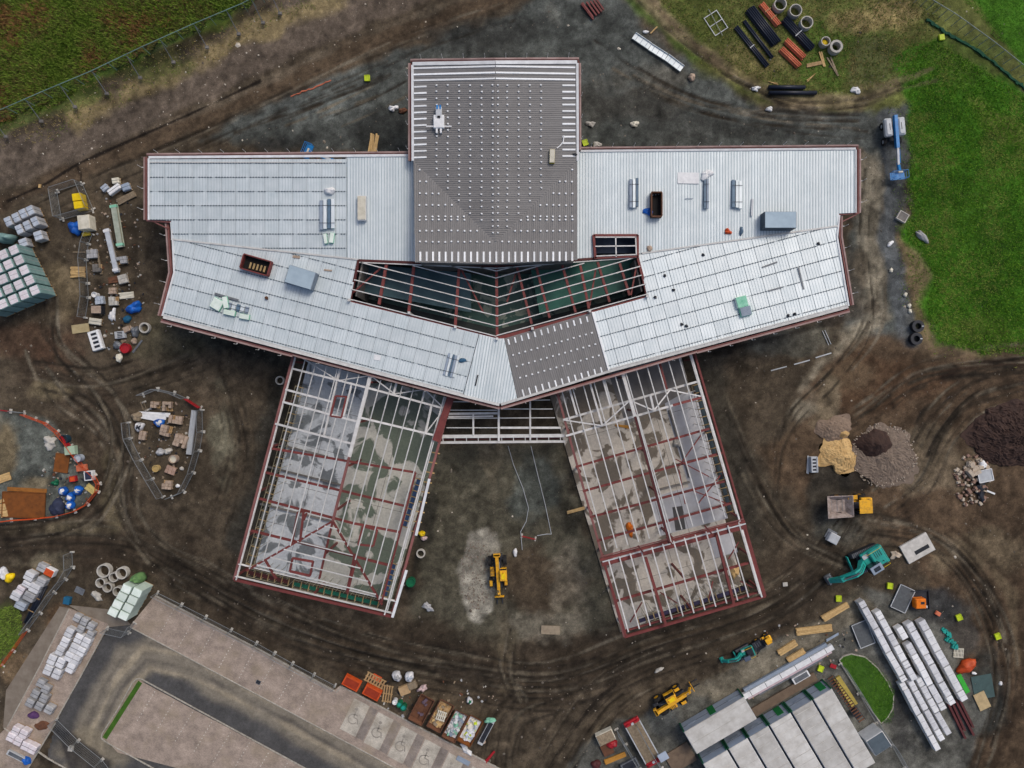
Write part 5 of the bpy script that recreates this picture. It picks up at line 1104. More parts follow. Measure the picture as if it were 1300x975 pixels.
excavator('small teal excavator with dark cab beside the haul road kerb', 948, 832, A(-52, 22), .62, M('cab_slate', (86, 98, 116), scale=2), R(6), m_black)

def dumper(label, px, py, heading, k=1.0, skipmat=None):
    p = W(px, py, 1.4 * k); t = thing('dumper', label, 'dumper', (p.x, p.y, 0), heading)
    MB().cbox((-.4 * k, 0, .45 * k), (4.2 * k, .9 * k, .42 * k), .08).build('chassis', m_yel, t)
    for x in (1.3, -1.35):
        for y in (1, -1): wheel(t, x * k, y * .95 * k, round(.58 * k, 2), round(.45 * k, 2), m_yel, y)
    o, i_, zt, zb = [(-.1, -1.25), (2.9, -1.3), (2.9, 1.3), (-.1, 1.25)], [(0, -1.15), (2.8, -1.18), (2.8, 1.18), (0, 1.15)], 1.75, .95
    b_ = [(.5, -.8), (2.2, -.8), (2.2, .8), (.5, .8)]; bi = [(.58, -.72), (2.1, -.72), (2.1, .72), (.58, .72)]
    vs = [(x * k, y * k, zt * k) for x, y in o] + [(x * k, y * k, zb * k) for x, y in b_] + [(x * k, y * k, zt * k) for x, y in i_] + [(x * k, y * k, (zb + .08) * k) for x, y in bi]; fs = [(7, 6, 5, 4), (12, 13, 14, 15)]
    for i in range(4):
        j = (i + 1) % 4; fs += [(j, i, 4 + i, 4 + j), (8 + i, 8 + j, 12 + j, 12 + i), (i, j, 8 + j, 8 + i)]
    s_ = MB().add(vs, fs).build('skip', skipmat or M('worn_skip', (170, 156, 148), (112, 98, 88), scale=1.8), t)
    for x in (.9, 1.5, 2.1): MB().box((x * k, 0, (zb + .081) * k), (.05, 1.3 * k, .03)).build('wear_rib', m_steel, s_)
    MB().cbox((-1.7 * k, 0, 1.0 * k), (1.3 * k, 1.7 * k, .65 * k), .15).build('engine_cover', m_yel, t); MB().cbox((-.55 * k, 0, 1.0 * k), (.7 * k, .7 * k, .4 * k), .06).build('seat', m_black, t)
    c = MB().cbox((-1.15 * k, 0, 2.4 * k), (1.5 * k, 1.55 * k, .1), .04).build('canopy', m_yel, t)
    for x in (-1.8, -.5):
        for y in (-.7, .7): MB().tube((x * k, y * k, 1.2 * k), (x * k, y * k, 2.4 * k), .04, 6).build('canopy_post', m_black, c)
    MB().box((-.2 * k, -.95 * k, 1.35 * k), (1.1 * k, .5 * k, .06)).build('mudguard', m_yel, t); MB().tube((-.15 * k, .1, 1.2 * k), (-.3 * k, .1, 1.55 * k), .03, 6).build('steering_column', m_black, t); MB().tube((-2.1 * k, .5, 1.6 * k), (-2.1 * k, .5, 2.1 * k), .05, 8).build('exhaust', m_steel, t)
    return t
dumper('yellow site dumper with empty grey skip beside the sand heap', 1081, 642, A(-1, .05), 1.16)
dumper('small yellow dumper with black skip beside the small teal excavator', 969, 815, A(-.87, .5), .52, m_black)

def boom_lift(label, px, py, heading, arm=True, group=None):
    p = W(px, py, 1.5); t = thing('boom_lift', label, 'boom lift', (p.x, p.y, 0), heading)
    MB().cbox((0, 0, .45), (2.3, 1.1, .4), .08).build('chassis', m_black, t)
    for x in (1.05, -1.05):
        for y in (1, -1): wheel(t, x, y * 1.0, .45, .34, m_lgrey, y)
    MB().tube((0, 0, .85), (0, 0, 1.05), .5, 16).build('slew_ring', m_black, t)
    for s in (-1, 1):
        b_ = MB().cbox((-.5, s * .86, 1.05), (2.4, 1.0, .8), .2).build('cowl', m_lgrey, t); MB().box((-.5, s * .78, 1.852), (.9, .08, .01)).build('vent', m_black, b_)
    lo = MB().bar((-1.9, 0, 2.15), (2.4, 0, 1.95), .42, .5).build('boom', m_blue, t); MB().bar((2.4, 0, 1.9), (4.6, -.05, 1.75), .28, .34).build('inner_boom', m_lgrey, lo); MB().bar((4.4, -.05, 1.75), (5.4, .2, 1.5), .32, .34).tube((2.6, .22, 1.8), (4.4, .2, 1.7), .06, 8).build('jib', m_blue, lo)
    bk = thing('basket', None, None); bk.parent = t; x0, x1, y0, y1 = 5.45, 6.45, -.95, 1.0
    MB().cbox(((x0 + x1) / 2, .02, .95), (x1 - x0, y1 - y0, .06), .02).build('floor', m_blue, bk)
    mb = MB()
    for z in (1.4, 2.0):
        for a_, b__ in (((x0, y0), (x1, y0)), ((x1, y0), (x1, y1)), ((x1, y1), (x0, y1)), ((x0, y1), (x0, y0))): mb.tube((*a_, z), (*b__, z), .035, 6)
    for x, y in ((x0, y0), (x1, y0), (x1, y1), (x0, y1), (x1, 0)): mb.tube((x, y, .98), (x, y, 2.0), .035, 6)
    mb.build('rail', m_blue, bk); MB().cbox((x0 + .2, 0, 1.7), (.25, .6, .3), .05).build('control_box', m_cream, bk)
    return t
boom_lift('blue and white boom lift parked between the gravel path and the grass', 1136, 166, A(.1, 1))
boom_lift('blue boom lift standing close behind the long panelled roof', 442, 212, A(-.93, -.37))

# plant in a black bunded tray
p = W(1170, 767, 1.3); t = thing('generator', 'orange generator standing in a black bunded tray', 'generator', (p.x, p.y, 0), R(3))
MB().cbox((.35, .2, 0), (2.6, 2.6, .12), .03).box((1.6, .2, .12), (.12, 2.6, .25)).box((.35, 1.45, .12), (2.3, .12, .25)).build('tray', m_black, t); g = MB().cbox((0, 0, .13), (1.4, 1.35, 1.1), .1).build('canopy', m_orange, t); MB().box((.2, .1, 1.232), (.5, .35, .012)).build('vent', m_black, g); MB().box((1.15, -.7, .13), (.3, .3, .3)).build('pump', m_lgrey, t)
# flatbed trailer with red ends
a_, b_ = W(803, 919, 1.1), W(829, 966, 1.1); d = b_ - a_; c = (a_ + b_) / 2
t = thing('flatbed_trailer', 'grey decked flatbed trailer with red frames at both ends', 'trailer', (c.x, c.y, 0), math.atan2(d.y, d.x))
L = d.length; MB().cbox((0, 0, .85), (L, 1.9, .15), .03).build('deck', m_oldwood, t)
for s in (-1, 1):
    MB().bar((-L / 2, s * 1.05, 1.05), (L / 2, s * 1.05, 1.05), .14, .25).build('side_rail', m_lgrey, t); MB().cbox((s * (L / 2 + .25), 0, .7), (.6, 2.2, .5), .08).box((s * (L / 2 + .2), .6, 1.2), (.25, .5, .25)).box((s * (L / 2 + .2), -.6, 1.2), (.25, .5, .25)).build('end_frame', m_redp, t)
    MB().box((s * (L / 2 + .1), 0, 1.21), (.3, .35, .12)).build('winch', m_lgrey, t)
    for x in (-1.2, -.2): wheel(t, x, s * .8, .4, .3, m_steel, s)

# ================================================================== THINGS ON THE SITE
# --- boundary fences
def boundary(label, pts, n, braces, mat, post_h=2.2, h_fn=None, brace_side=1, rails=(2.15,)):
    t = thing('mesh_fence', label, 'fence'); P = []
    for i in range(n + 1):
        f = i / n * (len(pts) - 1); k = min(int(f), len(pts) - 2); q = f - k; x = pts[k][0] + (pts[k + 1][0] - pts[k][0]) * q; y = pts[k][1] + (pts[k + 1][1] - pts[k][1]) * q
        z = float(ground_h(x, y)) if h_fn else 0.0; w = W(x, y, z + post_h); P.append(Vector((w.x, w.y, z)))
    for p in P: MB().tube(p, p + Vector((0, 0, post_h)), .05, 6).build('post', mat, t)
    for z in rails:
        for a, b in zip(P[:-1], P[1:]): MB().tube(a + Vector((0, 0, z)), b + Vector((0, 0, z)), .03 if z < 2 else .05, 5).build('rail', mat, t)
    mb = MB()
    for a, b in zip(P[:-1], P[1:]):
        d = b - a; m = int(d.length / .16)
        for i in range(m): p = a + d * (i / m); mb.tube(p, p + Vector((0, 0, post_h)), .008, 3, caps=False)
    o = mb.build('wire_mesh', mat, t); o['kind'] = 'stuff'
    for i, p in enumerate(P):
        if braces and i % 2 == 0:
            d = P[1] - P[0]; nrm = Vector((d.y, -d.x, 0)).normalized() * brace_side; q = p + nrm * 2.3
            zq = q.z; b = MB().tube(q + Vector((0, 0, .1)), p + Vector((0, 0, 1.7)), .05, 6).build('brace', m_steel, t); MB().cbox((q.x, q.y, zq - .1), (.5, .4, .3), .04).build('ballast_block', m_block, b)
    return t
m_fence_g = M('green_grey_mesh', (120, 146, 136), (104, 128, 120), scale=2, rough=.5, bump=0)
boundary('braced mesh boundary fence between the rough grass and the bare bank', [(-16,146),(53,116),(115,90),(180,59),(245,30),(307,4),(340,-14)], 18, True, m_fence_g, h_fn=True)
boundary('tall mesh boundary fence in front of the bright mown field', [(1172,-8),(1215,18),(1262,52),(1320,98)], 16, False, M('silver_mesh', (140, 150, 146), scale=2, rough=.5, bump=0))
def strip_net(label, pts, mat, name, cat, w=.5, h=.25, seed=1):
    rnd = random.Random(seed); P = []
    for a, b in zip(pts[:-1], pts[1:]):
        for i in range(8): P.append(W(a[0] + (b[0] - a[0]) * i / 8 + rnd.uniform(-1, 1), a[1] + (b[1] - a[1]) * i / 8 + rnd.uniform(-1, 1)))
    mb = MB()
    for a, b in zip(P[:-1], P[1:]):
        hh = h * rnd.uniform(.5, 1.2); mb.bar(a + Vector((0, 0, hh)), b + Vector((0, 0, hh)), w * rnd.uniform(.5, 1.3), hh + .02)
    return tag(mb.build(name, mat), label, cat)
strip_net('collapsed green netting lying along the field fence', [(1176,25),(1200,42),(1230,58),(1262,80),(1290,104),(1310,118)], M('dark_green_net', (20, 78, 52), (14, 54, 40), scale=2), 'debris_netting', 'netting', .35, .2)
strip_net('orange red edging strip on the gravel below the bank', [(370,122),(398,112),(424,101)], m_terra, 'edging_strip', 'strip', .14, .1)

# --- lime yellow barrier bases scattered over the site
for i, (x, y, lab) in enumerate(((466,99,'lime yellow plastic block alone on the gravel behind the roofs'), (743,181,'lime yellow plastic block beside the hall wall'), (1065,760,'lime yellow plastic block below the large excavator bucket'), (1130,744,'lime yellow plastic block between the excavator and the mesh cage'), (1218,784,'lime yellow plastic block beyond the orange generator'), (1267,808,'lime yellow plastic block alone on the bare mud'), (1196,47,'lime yellow sack on the grass beside the green netting'), (1042,849,'lime yellow plastic block beside the red cover near the cabins'))):
    box(lab, x, y, 7, 7.5, .25, random.uniform(-25, 25), m_lime, 'lime_barrier_block', 'barrier block', m_lime, detail='open' if i not in (6,) else 'lid')
plate('flat red cover on the paving beside the oval verge', 1058, 846, 8, 5, -20, m_redp, .1, 'cover', 'cover')

# --- store yard left of the building
g = 'mesh panels around the yellow tanks'
for a, b, sd in (((73,243),(104,233),'the cracked bank'), ((105,233),(119,266),'the loose store row'), ((119,268),(80,279),'the cream tank'), ((79,279),(73,244),'the cloudy packs')): fence_panel('silver mesh panel of the yellow tank cage, on the side facing ' + sd, a, b, g)
for y, x in ((250, 97), (260, 99)): box('bright yellow tank inside the mesh cage, one of a pair', x, y, 11, 9.5, 1.3, 8, m_yel2, 'fuel_tank', 'tank', group='yellow tanks in the mesh cage')
bag('crumpled bright blue tarpaulin beside the cream tank', 94, 288, 8, .9, m_bluet, 'tarpaulin', 'tarpaulin', 3, ry=10, rough=.35)
box('cream water tank standing on a yellow frame outside the mesh cage', 106, 282, 15, 18, 1.5, 6, m_cream, 'water_tank', 'tank', m_cream); plate('yellow steel frame foot under the cream tank', 109, 297, 10, 4, 8, m_yel2, .35, 'frame', 'frame')
timber('short timber marker post by the cracked bank', 50, 236, 5, 3, 80, 1, 2, m_wood2, cat='post', name='marker_post')
gp = 'wrapped grey packs behind the netted stack'
for x, y in ((10,281),(20,276),(29,271),(38,267),(24,291),(34,286),(44,281)): pack('cloudy wrapped pack, {n} from the teal heap end, ' + ('bank side row of the close pile' if y + .45 * x < 290 else 'inner row of the close pile'), x, y, 10, 12, 1.9, 25, m_wrapb, gp, straps=1, side=m_wrapg)
pack('single cloudy wrapped pack standing apart beside the close pile', 48, 299, 11, 12, 1.4, 20, m_wrapb, None, side=m_wrapg)
pack('single low wrapped pack touching the netted block stack', 29, 308, 11, 11, 1.3, 20, m_wrapb, None, side=m_wrapg)
bag('teal netting heap at the end of the netted block stack', 3, 301, 10, 1.8, m_teal, 'netting', 'netting_heap', 5, ry=7)
big = [(-40,338),(16,310),(54,372),(8,399),(-40,399)]
jn = 0
for j in range(-2, 7):
    row = []
    for i in range(3, -7, -1):
        x = 24 + 13.6 * i + 6.6 * j; y = 330 - 5.8 * i + 12.8 * j
        if inside(np.array([x]), np.array([y]), big)[0] and x > -12: row.append((x, y))
    for k, (x, y) in enumerate(row): pack('white block pack, %s from the yard side, in row %s from the teal netting heap' % (ORD[k], ('one', 'two', 'three', 'four', 'five', 'six', 'seven')[jn]), x, y, 12.6, 12.6, 3.3, 23, m_pinkwrap, 'packs of the large netted stack', straps=1, side=m_teal, smat=m_wrapg)
    jn += 1 if row else 0
for x, y, w, l, h, d, mt, lab in ((132,238,9,8,.7,40,m_wrapb,'small wrapped pack at the end of the loose store row'), (144,240,18,8,.8,35,m_pale,'long white carton lying across the store row'), (146,229,9,8,.7,10,m_cream,'cream sack pack behind the white carton'), (159,237,10,9,.7,20,m_slate,'slate blue crate beside the white carton')): pack(lab, x, y, w, l, h, d, mt, None, straps=1)
timber('grey weathered board stack lying aslant near the roof corner', 160, 251, 24, 8, 27, 4, 3, m_oldwood)
for a, b, w, h, mt, lab in (((143,259),(152,313),8,.5,M('greenish_panels', (176,180,164), (140,150,134), scale=1.5),'long greenish panel bundle with green ends'), ((134,290),(147,345),7,.5,M('pale_panels', (196,202,208), (168,172,178), scale=1.5),'long pale blue white panel bundle with brown side')):
    p0, p1 = W(*a, h), W(*b, h); d = p1 - p0; c = (p0 + p1) / 2; t = thing('panel_bundle', lab, 'panels', (c.x, c.y, 0), math.atan2(d.y, d.x))
    for k in range(4): MB().box((random.uniform(-.1, .1), random.uniform(-.06, .06), .05 + k * .115), (d.length, w * S * (1 - .06 * k), .1)).build('panel', mt if k != 1 else m_oldwood, t)
    for s in (-.45, .45): MB().box((d.length * s, 0, .03), (.35, w * S * 1.06, .52)).build('end_wrap', m_mintbox if w == 8 else m_wrap, t)
timber('narrow grey timber length standing beside the two panel bundles', 126, 335, 27, 2, -80, 1, 3, m_oldwood)
for x, y, w, l, h, d, mt, lab in ((116,322,13,11,.6,5,m_wrapg,'dull grey wrapped pack inside the yard fence line'), (122,340,10,10,.6,3,m_block,'dark grey block pack behind the yard fence line'), (154,330,13,9,.6,8,m_wrapg,'grey block pack against the pale panel bundle'), (155,354,12,11,.6,14,m_conc,'concrete block pack below the pale panel bundle'), (142,369,9,8,.6,2,m_tanblock,'tan block pack, nearest the rusty boards'), (143,382,11,11,.6,3,m_conc,'light concrete block pack in the loose store row'), (125,381,10,10,.8,8,m_wrapb,'light blue wrapped crate beside the black bin')): block_stack(lab, x, y, w, l, h, d, mt, nx=3, ny=2)
timber('small pile of fresh yellow timber outside the yard fence line', 98, 345, 18, 13, 2, 5, 3, m_wood2, mess=.12); timber('rusty brown boards by the concrete block pack', 143, 355, 12, 8, 10, 3, 2, m_rustd, mess=.15); timber('white sawn battens lying beside the blue tarpaulin', 160, 375, 18, 8, 8, 4, 2, m_cream, mess=.06)
timber('single thin pole lying outside the yard fence line', 100, 320, 16, 1.2, 0, 1, 1, m_oldwood)
drum('white plastic drum beside the light blue crate', 119, 374, 3.2, .9, m_pale); box('black bin with a tan lid near the yard fence line', 122, 393, 13, 10, 1.0, 0, m_black, 'waste_bin', 'bin', m_tanblock); bag('bright blue tarpaulin over goods near the concrete ring', 168, 390, 10, 1.0, m_bluet, 'tarpaulin', 'tarpaulin', 8, ry=6.5, rough=.3, deg=28); bag('small dark blue bundle below the blue tarpaulin', 160, 405, 5, .5, M('petrol_sheet', (30, 92, 124), scale=2), 'bundle', 'bundle', 2)
bag('scatter of white torn wrap in the loose store row', 142, 400, 3.4, .35, m_wrap, 'wrap', 'torn_wrap', 4, ry=9, rough=.6)
pack('cream topped pallet load beside the tan board', 120, 408, 16, 8, .5, -8, m_cream, None); plate('flat tan plywood board lying on the mud', 102, 417, 22, 11, 8, M('tan_ply', (172, 156, 118), (150, 134, 98), scale=1.5), .08, 'plywood_board', 'board'); box('white framed rack with dark slats lying near the tan board', 121, 432, 14, 25, .6, 17, m_pale, 'window_rack', 'rack', m_black, detail='rack')
ring('pale concrete ring standing by the roof corner', 183, 416, 6.8, .5, t=.2); box('small tan carton beside the grey tarpaulin', 160, 418, 8, 7, .5, 25, m_tanblock, 'carton', 'carton'); bag('grey tarpaulin bundle next to the concrete ring', 170, 421, 5, .6, m_steel, 'tarpaulin', 'tarpaulin', 6, ry=7); box('grey framed crate below the small tan carton', 152, 425, 13, 9, .5, 6, m_lgrey, 'framed_crate', 'crate', m_black, detail='rack'); drum('bright red tub at the end of the store row', 158, 442, 6, .7, m_redp, 'tub', 'tub', m_redp, m_redp); bag('grey sack pile beside the bright red tub', 148, 438, 6, .5, m_steel, 'sacks', 'sack_pile', 9, ry=5); bag('cream rubble bag beyond the red tub', 150, 454, 4, .4, m_cream, 'bag', 'rubble_bag', 4, ry=6); bag('small brown sack between the red tub and the concrete ring', 169, 433, 4, .5, m_tanblock, 'sack', 'sack', 2)
timber('pair of grey scaffold poles lying toward the concrete ring', 174, 440, 20, 2.6, 52, 2, 1, m_steel, cat='poles', name='pole_pair')
fence_run('silver mesh panel, {n} from the cream tank, in the store yard fence line', [(118,297),(113,310),(110,330),(112,360),(113,378),(109,404)], 'fence line of the store yard', 26)

# --- fenced island of stacked blocks
fence_run('silver mesh panel, {n} from the timber hurdle, around the block island', [(182,502),(201,494),(222,499),(238,506)], 'ring around the block island', 22)
fence_panel('red sheeted panel in the ring around the block island', (238,506), (256,518), None, mat=m_redp, solid=m_redp, h=1.2)
fence_run('silver mesh panel, {n} after the red sheeted one, around the block island', [(257,520),(258,548),(254,572),(246,600),(234,624),(218,631)], 'ring around the block island', 22); fence_run('silver mesh panel, {n} from the island sack heap, along the long island side', [(164,536),(166,556),(180,584),(194,608),(208,631)], 'ring around the block island', 24)
fence_panel('short timber hurdle beside the two tan block packs', (183,510), (187,521), None, h=1.0, mat=m_oldwood)
for x, y, w, l, h, d, nx, ny, mt, lab in ((196,514,11,8,.6,-4,3,2,m_tanblock,'low tan block pack beside the timber hurdle'), (211,516,11,12,.8,-3,3,3,m_tanblock,'taller tan block pack beside the low one'), (222,533,17,10,.7,-8,4,2,m_tanblock,'wide tan block pack between the white sheets and the steel deck'), (209,547,13,13,.8,-15,3,3,m_tanblock,'square tan block pack below the blue wrap'), (228,560,16,15,.9,-18,4,3,m_tanblock,'largest tan block pack leaning near the steel deck'), (216,597,13,10,.4,-20,3,2,M('pinkish_blocks', (176,146,128), scale=2),'pinkish flat block pack in the island'), (211,616,12,11,.7,-4,3,3,m_tanblock,'tan block pack at the pointed end of the island'), (180,553,8,11,.6,-10,2,2,m_tanblock,'narrow tan block pack by the long fence side')): block_stack(lab, x, y, w, l, h, d, mt, nx=nx, ny=ny)
for k in range(3): plate('long white sheet in the fanned pile on the island', 196 - k * 2, 526 + k * 2.4, 40 - k * 6, 5.5, -3 - k * 4, m_pale, .05, 'white_sheet', 'sheet', .03 + k * .06, 'fanned white sheets')
bag('blue and white wrapped bundle under the white sheets', 201, 537, 6.5, .6, m_bluet, 'bundle', 'wrapped_bundle', 7, topmat=m_wrap, ry=6); bag('white bulk bag with dark contents by the island fence', 175, 542, 5.8, .8, m_wrap, topmat=m_black, seed=3); bag('grey brown sack heap at the island corner', 172, 529, 7, .7, m_oldwood, 'sacks', 'sack_pile', 4, ry=6)
bag('grey sack beside the stone coloured bag', 202, 574, 5, .6, m_wrapg, 'sack', 'sack', 11); bag('stone coloured bag lying in the island middle', 212, 573, 5, .6, m_conc, 'bag', 'stone_bag', 3, ry=4); drum('tan topped drum in the island middle', 219, 583, 5, .9, m_tanblock, inner=m_cream); drum('short yellow tan drum in the island', 197, 595, 4.2, .7, M('ochre', (190,164,108), scale=2), inner=M('ochre', (190,164,108)))
bag('small pale stone lump beside the pinkish blocks', 230, 595, 2.6, .3, m_conc, 'stone', 'stone_lump', 5); bag('small white offcut heap at the island end', 225, 617, 2.6, .25, m_pale, 'offcuts', 'offcut_heap', 7)
p0, p1 = W(246, 521, .4), W(239, 577, .4); d = p1 - p0; c = (p0 + p1) / 2; t = thing('deck_bundle', 'long grey ribbed steel deck bundle on the block island', 'steel deck', (c.x, c.y, 0), math.atan2(d.y, d.x))
for k in range(5): MB().box((0, (k - 2) * .14, .1), (d.length, .09, .28)).build('rib', m_lgrey, t)
MB().box((0, 0, 0), (d.length, .74, .1)).build('tray', m_steel, t)

# --- orange fenced compound
ob = [(31,526),(46,532),(60,537),(74,548),(86,562),(97,578),(108,592),(121,603),(127,614),(125,624),(112,640),(96,649),(72,655),(45,658),(15,660),(-12,664)]
for a, b in zip(ob[:-1], ob[1:]): fence_panel('orange mesh barrier, {n} from the silver rail, around the rusty plate compound', a, b, 'orange barriers of the compound', h=1.0, mat=m_or, wire=.09, name='safety_barrier')
fence_panel('red plastic barrier in the row of orange ones', (83,553), (91,566), None, h=1.1, mat=m_redp, solid=m_redp, name='safety_barrier')
fence_panel('red and white barrier lying along the compound top', (-10,519), (14,522), None, h=.8, mat=m_redp, name='safety_barrier'); fence_panel('silver barrier rail beside the red and white one', (14,522), (32,524), None, h=.8, name='safety_barrier')
plate('small rusty brown steel plate on the compound gravel', 78, 588, 18, 24, -8, m_rust, .12, 'steel_plate', 'steel plate')
t = plate('large rusty brown steel plate with raised edges near the barrier', 30, 641, 54, 32, -2, m_rust, .15, 'steel_plate', 'steel plate', rim=m_rust); plate('narrow rusty steel strip above the large rusty plate', 34, 622, 50, 5, -3, M('light_rust', (150, 96, 40), (120, 76, 32), scale=1.5), .1, 'steel_strip', 'steel strip')
drum('dark blue drum near the red barrier', 80, 558, 5.5, .9, M('dark_teal', (30, 60, 74), scale=2), inner=m_black); box('pale green crate beside the small rusty plate', 88, 572, 13, 11, .8, 6, M('pale_green', (178, 200, 172), scale=2)); drum('light blue grey drum beside the pale green crate', 98, 582, 4.6, .9, m_wrapb, lid=m_steel); box('terracotta orange tub by the barrier', 103, 594, 12, 8, .5, 8, m_terra, 'tub', 'tub', m_terra, detail='open'); box('white crate with a dark slot by the barrier bend', 112, 604, 10, 12, .8, 5, m_pale, 'slotted_crate', 'crate', m_tarp, detail='open'); box('bright red tub among the loose goods', 92, 608, 8, 7, .5, 8, m_redp, 'tub', 'tub', m_or, detail='open')
timber('bundle of yellowish offcuts at the barrier bend', 115, 621, 13, 8, -35, 4, 2, M('yellow_timber', (206, 186, 116), scale=3), mess=.15); timber('fresh timber bundle at the compound edge', 4, 607, 17, 10, 20, 4, 3, m_wood2); timber('pale timber heap beside the large rusty plate', 3, 645, 9, 22, 15, 5, 2, m_wood2, mess=.2)
for x, y in ((78, 624), (97, 623), (87, 632), (87, 642)): bag('blue and white bulk bag in the cluster of four', x, y, 5.6, .9, m_bluet, group='blue and white bulk bags', topmat=m_wrap, seed=int(x))
bag('dark navy tarpaulin over goods beside the bulk bags', 70, 645, 10, .9, m_tarp, 'tarpaulin', 'tarpaulin', 4, ry=10, rough=.3); bag('green plant pots heap near the rusty plates', 69, 613, 4, .4, m_green, 'pots', 'pot_heap', 3, rough=.5); bag('pale rubble heap behind the dark blue drum', 62, 562, 9, .4, m_conc, 'rubble', 'rubble_heap', 6, ry=7, rough=.5); timber('two thin sticks beside the pale rubble heap', 68, 553, 10, 3, 40, 2, 1, m_oldwood, mess=.2)

# --- bottom left: rings, packs on the paved strip
for x, y, r in ((131,725,8.6),(154,728,7.6)): ring('wide concrete ring in the cluster beside the mint packs', x, y, r, .8, 'wide concrete rings', t=.16)
for x, y, r in ((144,733,6.2),(127,740,6.3),(136,746,7),(149,751,6.2)): ring('narrow concrete ring in the cluster beside the mint packs', x, y, r, .75, 'narrow concrete rings', t=.14)
k = 0
for i in range(4):
    for j in range(2):
        x = 160 - i * 5.6 + j * 13.4; y = 748 + i * 9.8 + j * 4.4
        pack('tall mint white pack, {n} from the green sheet, ' + ('ring side column', 'paving side column')[j], x, y, 13, 11, 2.9, -26, m_mint, 'tall mint white packs', straps=0, side=M('mint_side', (186, 200, 186), (164, 180, 168), scale=1.2, bump=.3), ch=.05); k += 1
bag('green sheet crumpled over the end of the mint packs', 171, 736, 8, 2.2, M('leaf_green_sheet', (110, 150, 90), (90, 124, 80), scale=1.5), 'sheet', 'green_sheet', 3, ry=5, deg=-26)
bag('pale slurry heap on the mud near the concrete rings', 122, 757, 8, .3, m_conc, 'heap', 'slurry_heap', 4, ry=4.5, deg=-28, rough=.4); plate('flat mesh panel lying below the concrete rings', 101, 750, 12, 8, -25, m_steel, .05, 'mesh_sheet', 'mesh')
strips = [('white wrapped brick pack, {n} from the path apron, kerb side row', 'bricks in triple rows', m_wrap, 1.2, [(87,803.5),(81.5,815.5),(75.4,826.5)], 10.5, 12),
          ('white wrapped brick pack, {n} from the path apron, middle row', 'bricks in triple rows', m_wrap, 1.2, [(99,811),(93,823),(86.5,834)], 10.5, 12),
          ('white wrapped brick pack, {n} from the path apron, road side row', 'bricks in triple rows', m_wrap, 1.2, [(108.5,816),(102,827.5),(95.4,838)], 10.5, 12),
          ('brick pack beside the path apron above the triple rows', 'bricks above the triple rows', m_wrapg, 1.0, [(97,785),(106,789.5),(114.6,795.8),(101.5,799),(113.6,806)], 9, 9.5),
          ('white wrapped brick pack in the loose cluster below the triple rows', 'bricks in the loose cluster', m_wrap, 1.2, [(60,851),(76,842),(71,856),(88.5,848.5),(65,838)], 10.5, 13),
          ('dull grey brick pack between the loose cluster and the purple sheet', 'dull grey bricks', m_wrapg, 1.0, [(51,868),(57,875.5),(44,881.5),(54.6,887),(37,893),(49,897),(61,901.5)], 10.5, 10),
          ('white brick pack with red edging at the strip end', 'red edged bricks', m_pinkwrap, 1.1, [(19,928.5),(29,932.5),(13,936.5),(22,941.5),(31.5,947.7),(40,952)], 10.5, 11)]
for lab, grp, mt, h, ps, w, l in strips:
    for x, y in ps: pack(lab, x, y, w, l, h + random.uniform(-.1, .1), -26, mt, grp, straps=1)
bag('purple sheet heap between the brick packs', 41, 909, 7, .5, M('purple_sheet', (92, 60, 104), (70, 46, 84), scale=2), 'sheet', 'purple_sheet', 4, ry=5); bag('dark brown soil bag behind the purple sheet', 52, 922, 9, .4, m_rustd, 'soil bag', 'soil_bag', 5, ry=6)
for i, (x, y, w, l, h, lab, mt) in enumerate(((52,721,11,10,1,'grey carton pack, outermost of the pack group by the dark pipes',m_wrapg), (36,732,12,11,1.3,'white pack beside the dark pipes at the group top',m_wrap), (51,739,12,10,1.2,'white pack with a torn corner against the dark pipes',m_wrapg), (33,742,11,8,1.2,'grey white pack, middle of the group by the dark pipes',m_wrap), (43,747,13,12,1.2,'white pack holding a round coil by the dark pipes',m_wrap), (25,749,10,9,1.2,'pinkish pack with printed wrap beside the dark pipes',m_pinkwrap), (19,757,12,11,1.3,'clean white pack over a teal base',m_wrap), (36,758,14,11,1.3,'broad grey pack at the pipe bundle end',m_wrapg), (25,769,14,10,1.0,'bluish pack with loose wrap by the green weeds',m_wrapb))): pack(lab, x, y, w, l, h, -27, mt, None, straps=1)
box('white carton with an orange tarpaulin near the dark pipes', 62, 727, 12, 9, .9, -27, m_pale, 'carton', 'carton', m_or); bag('bright yellow sack beside the left weeds', 10, 734, 6, .6, m_yel2, 'sack', 'sack', 5); bag('pale sack beside the bright yellow sack', 2, 729, 6, .7, m_wrap, 'sack', 'sack', 8, ry=8)
pipes('long dark blue pipe bundle lying beside the packs', (58,742), (35,790), 8, .14, 2, m_navy)
fence_run('silver mesh panel, {n} from the haul road, in the run beside the side path', [(92,700),(93,720),(84,735),(70,752),(52,778),(36,800)], 'fence run beside the side path', 30)
fence_run('orange barrier, {n} from the mesh run, by the weeds', [(36,800),(18,826),(4,845)], 'orange barriers by the weeds', 22, h=1.0, mat=m_or, wire=.1, name='safety_barrier')
fence_run('silver mesh panel, {n} from the brick strip, across the closed paving corner', [(137,797),(164,803),(172,790)], 'fence across the paving corner', 28); fence_run('silver mesh panel, {n} from the mint packs, along the upper parking kerb', [(200,752),(262,783),(326,816),(372,842),(426,870)], 'fence along the parking kerb', 33)
fence_run('silver mesh panel, {n} from the brick strip, across the car park loop', [(72,912),(100,940),(130,964),(150,990)], 'fence across the loop', 33)
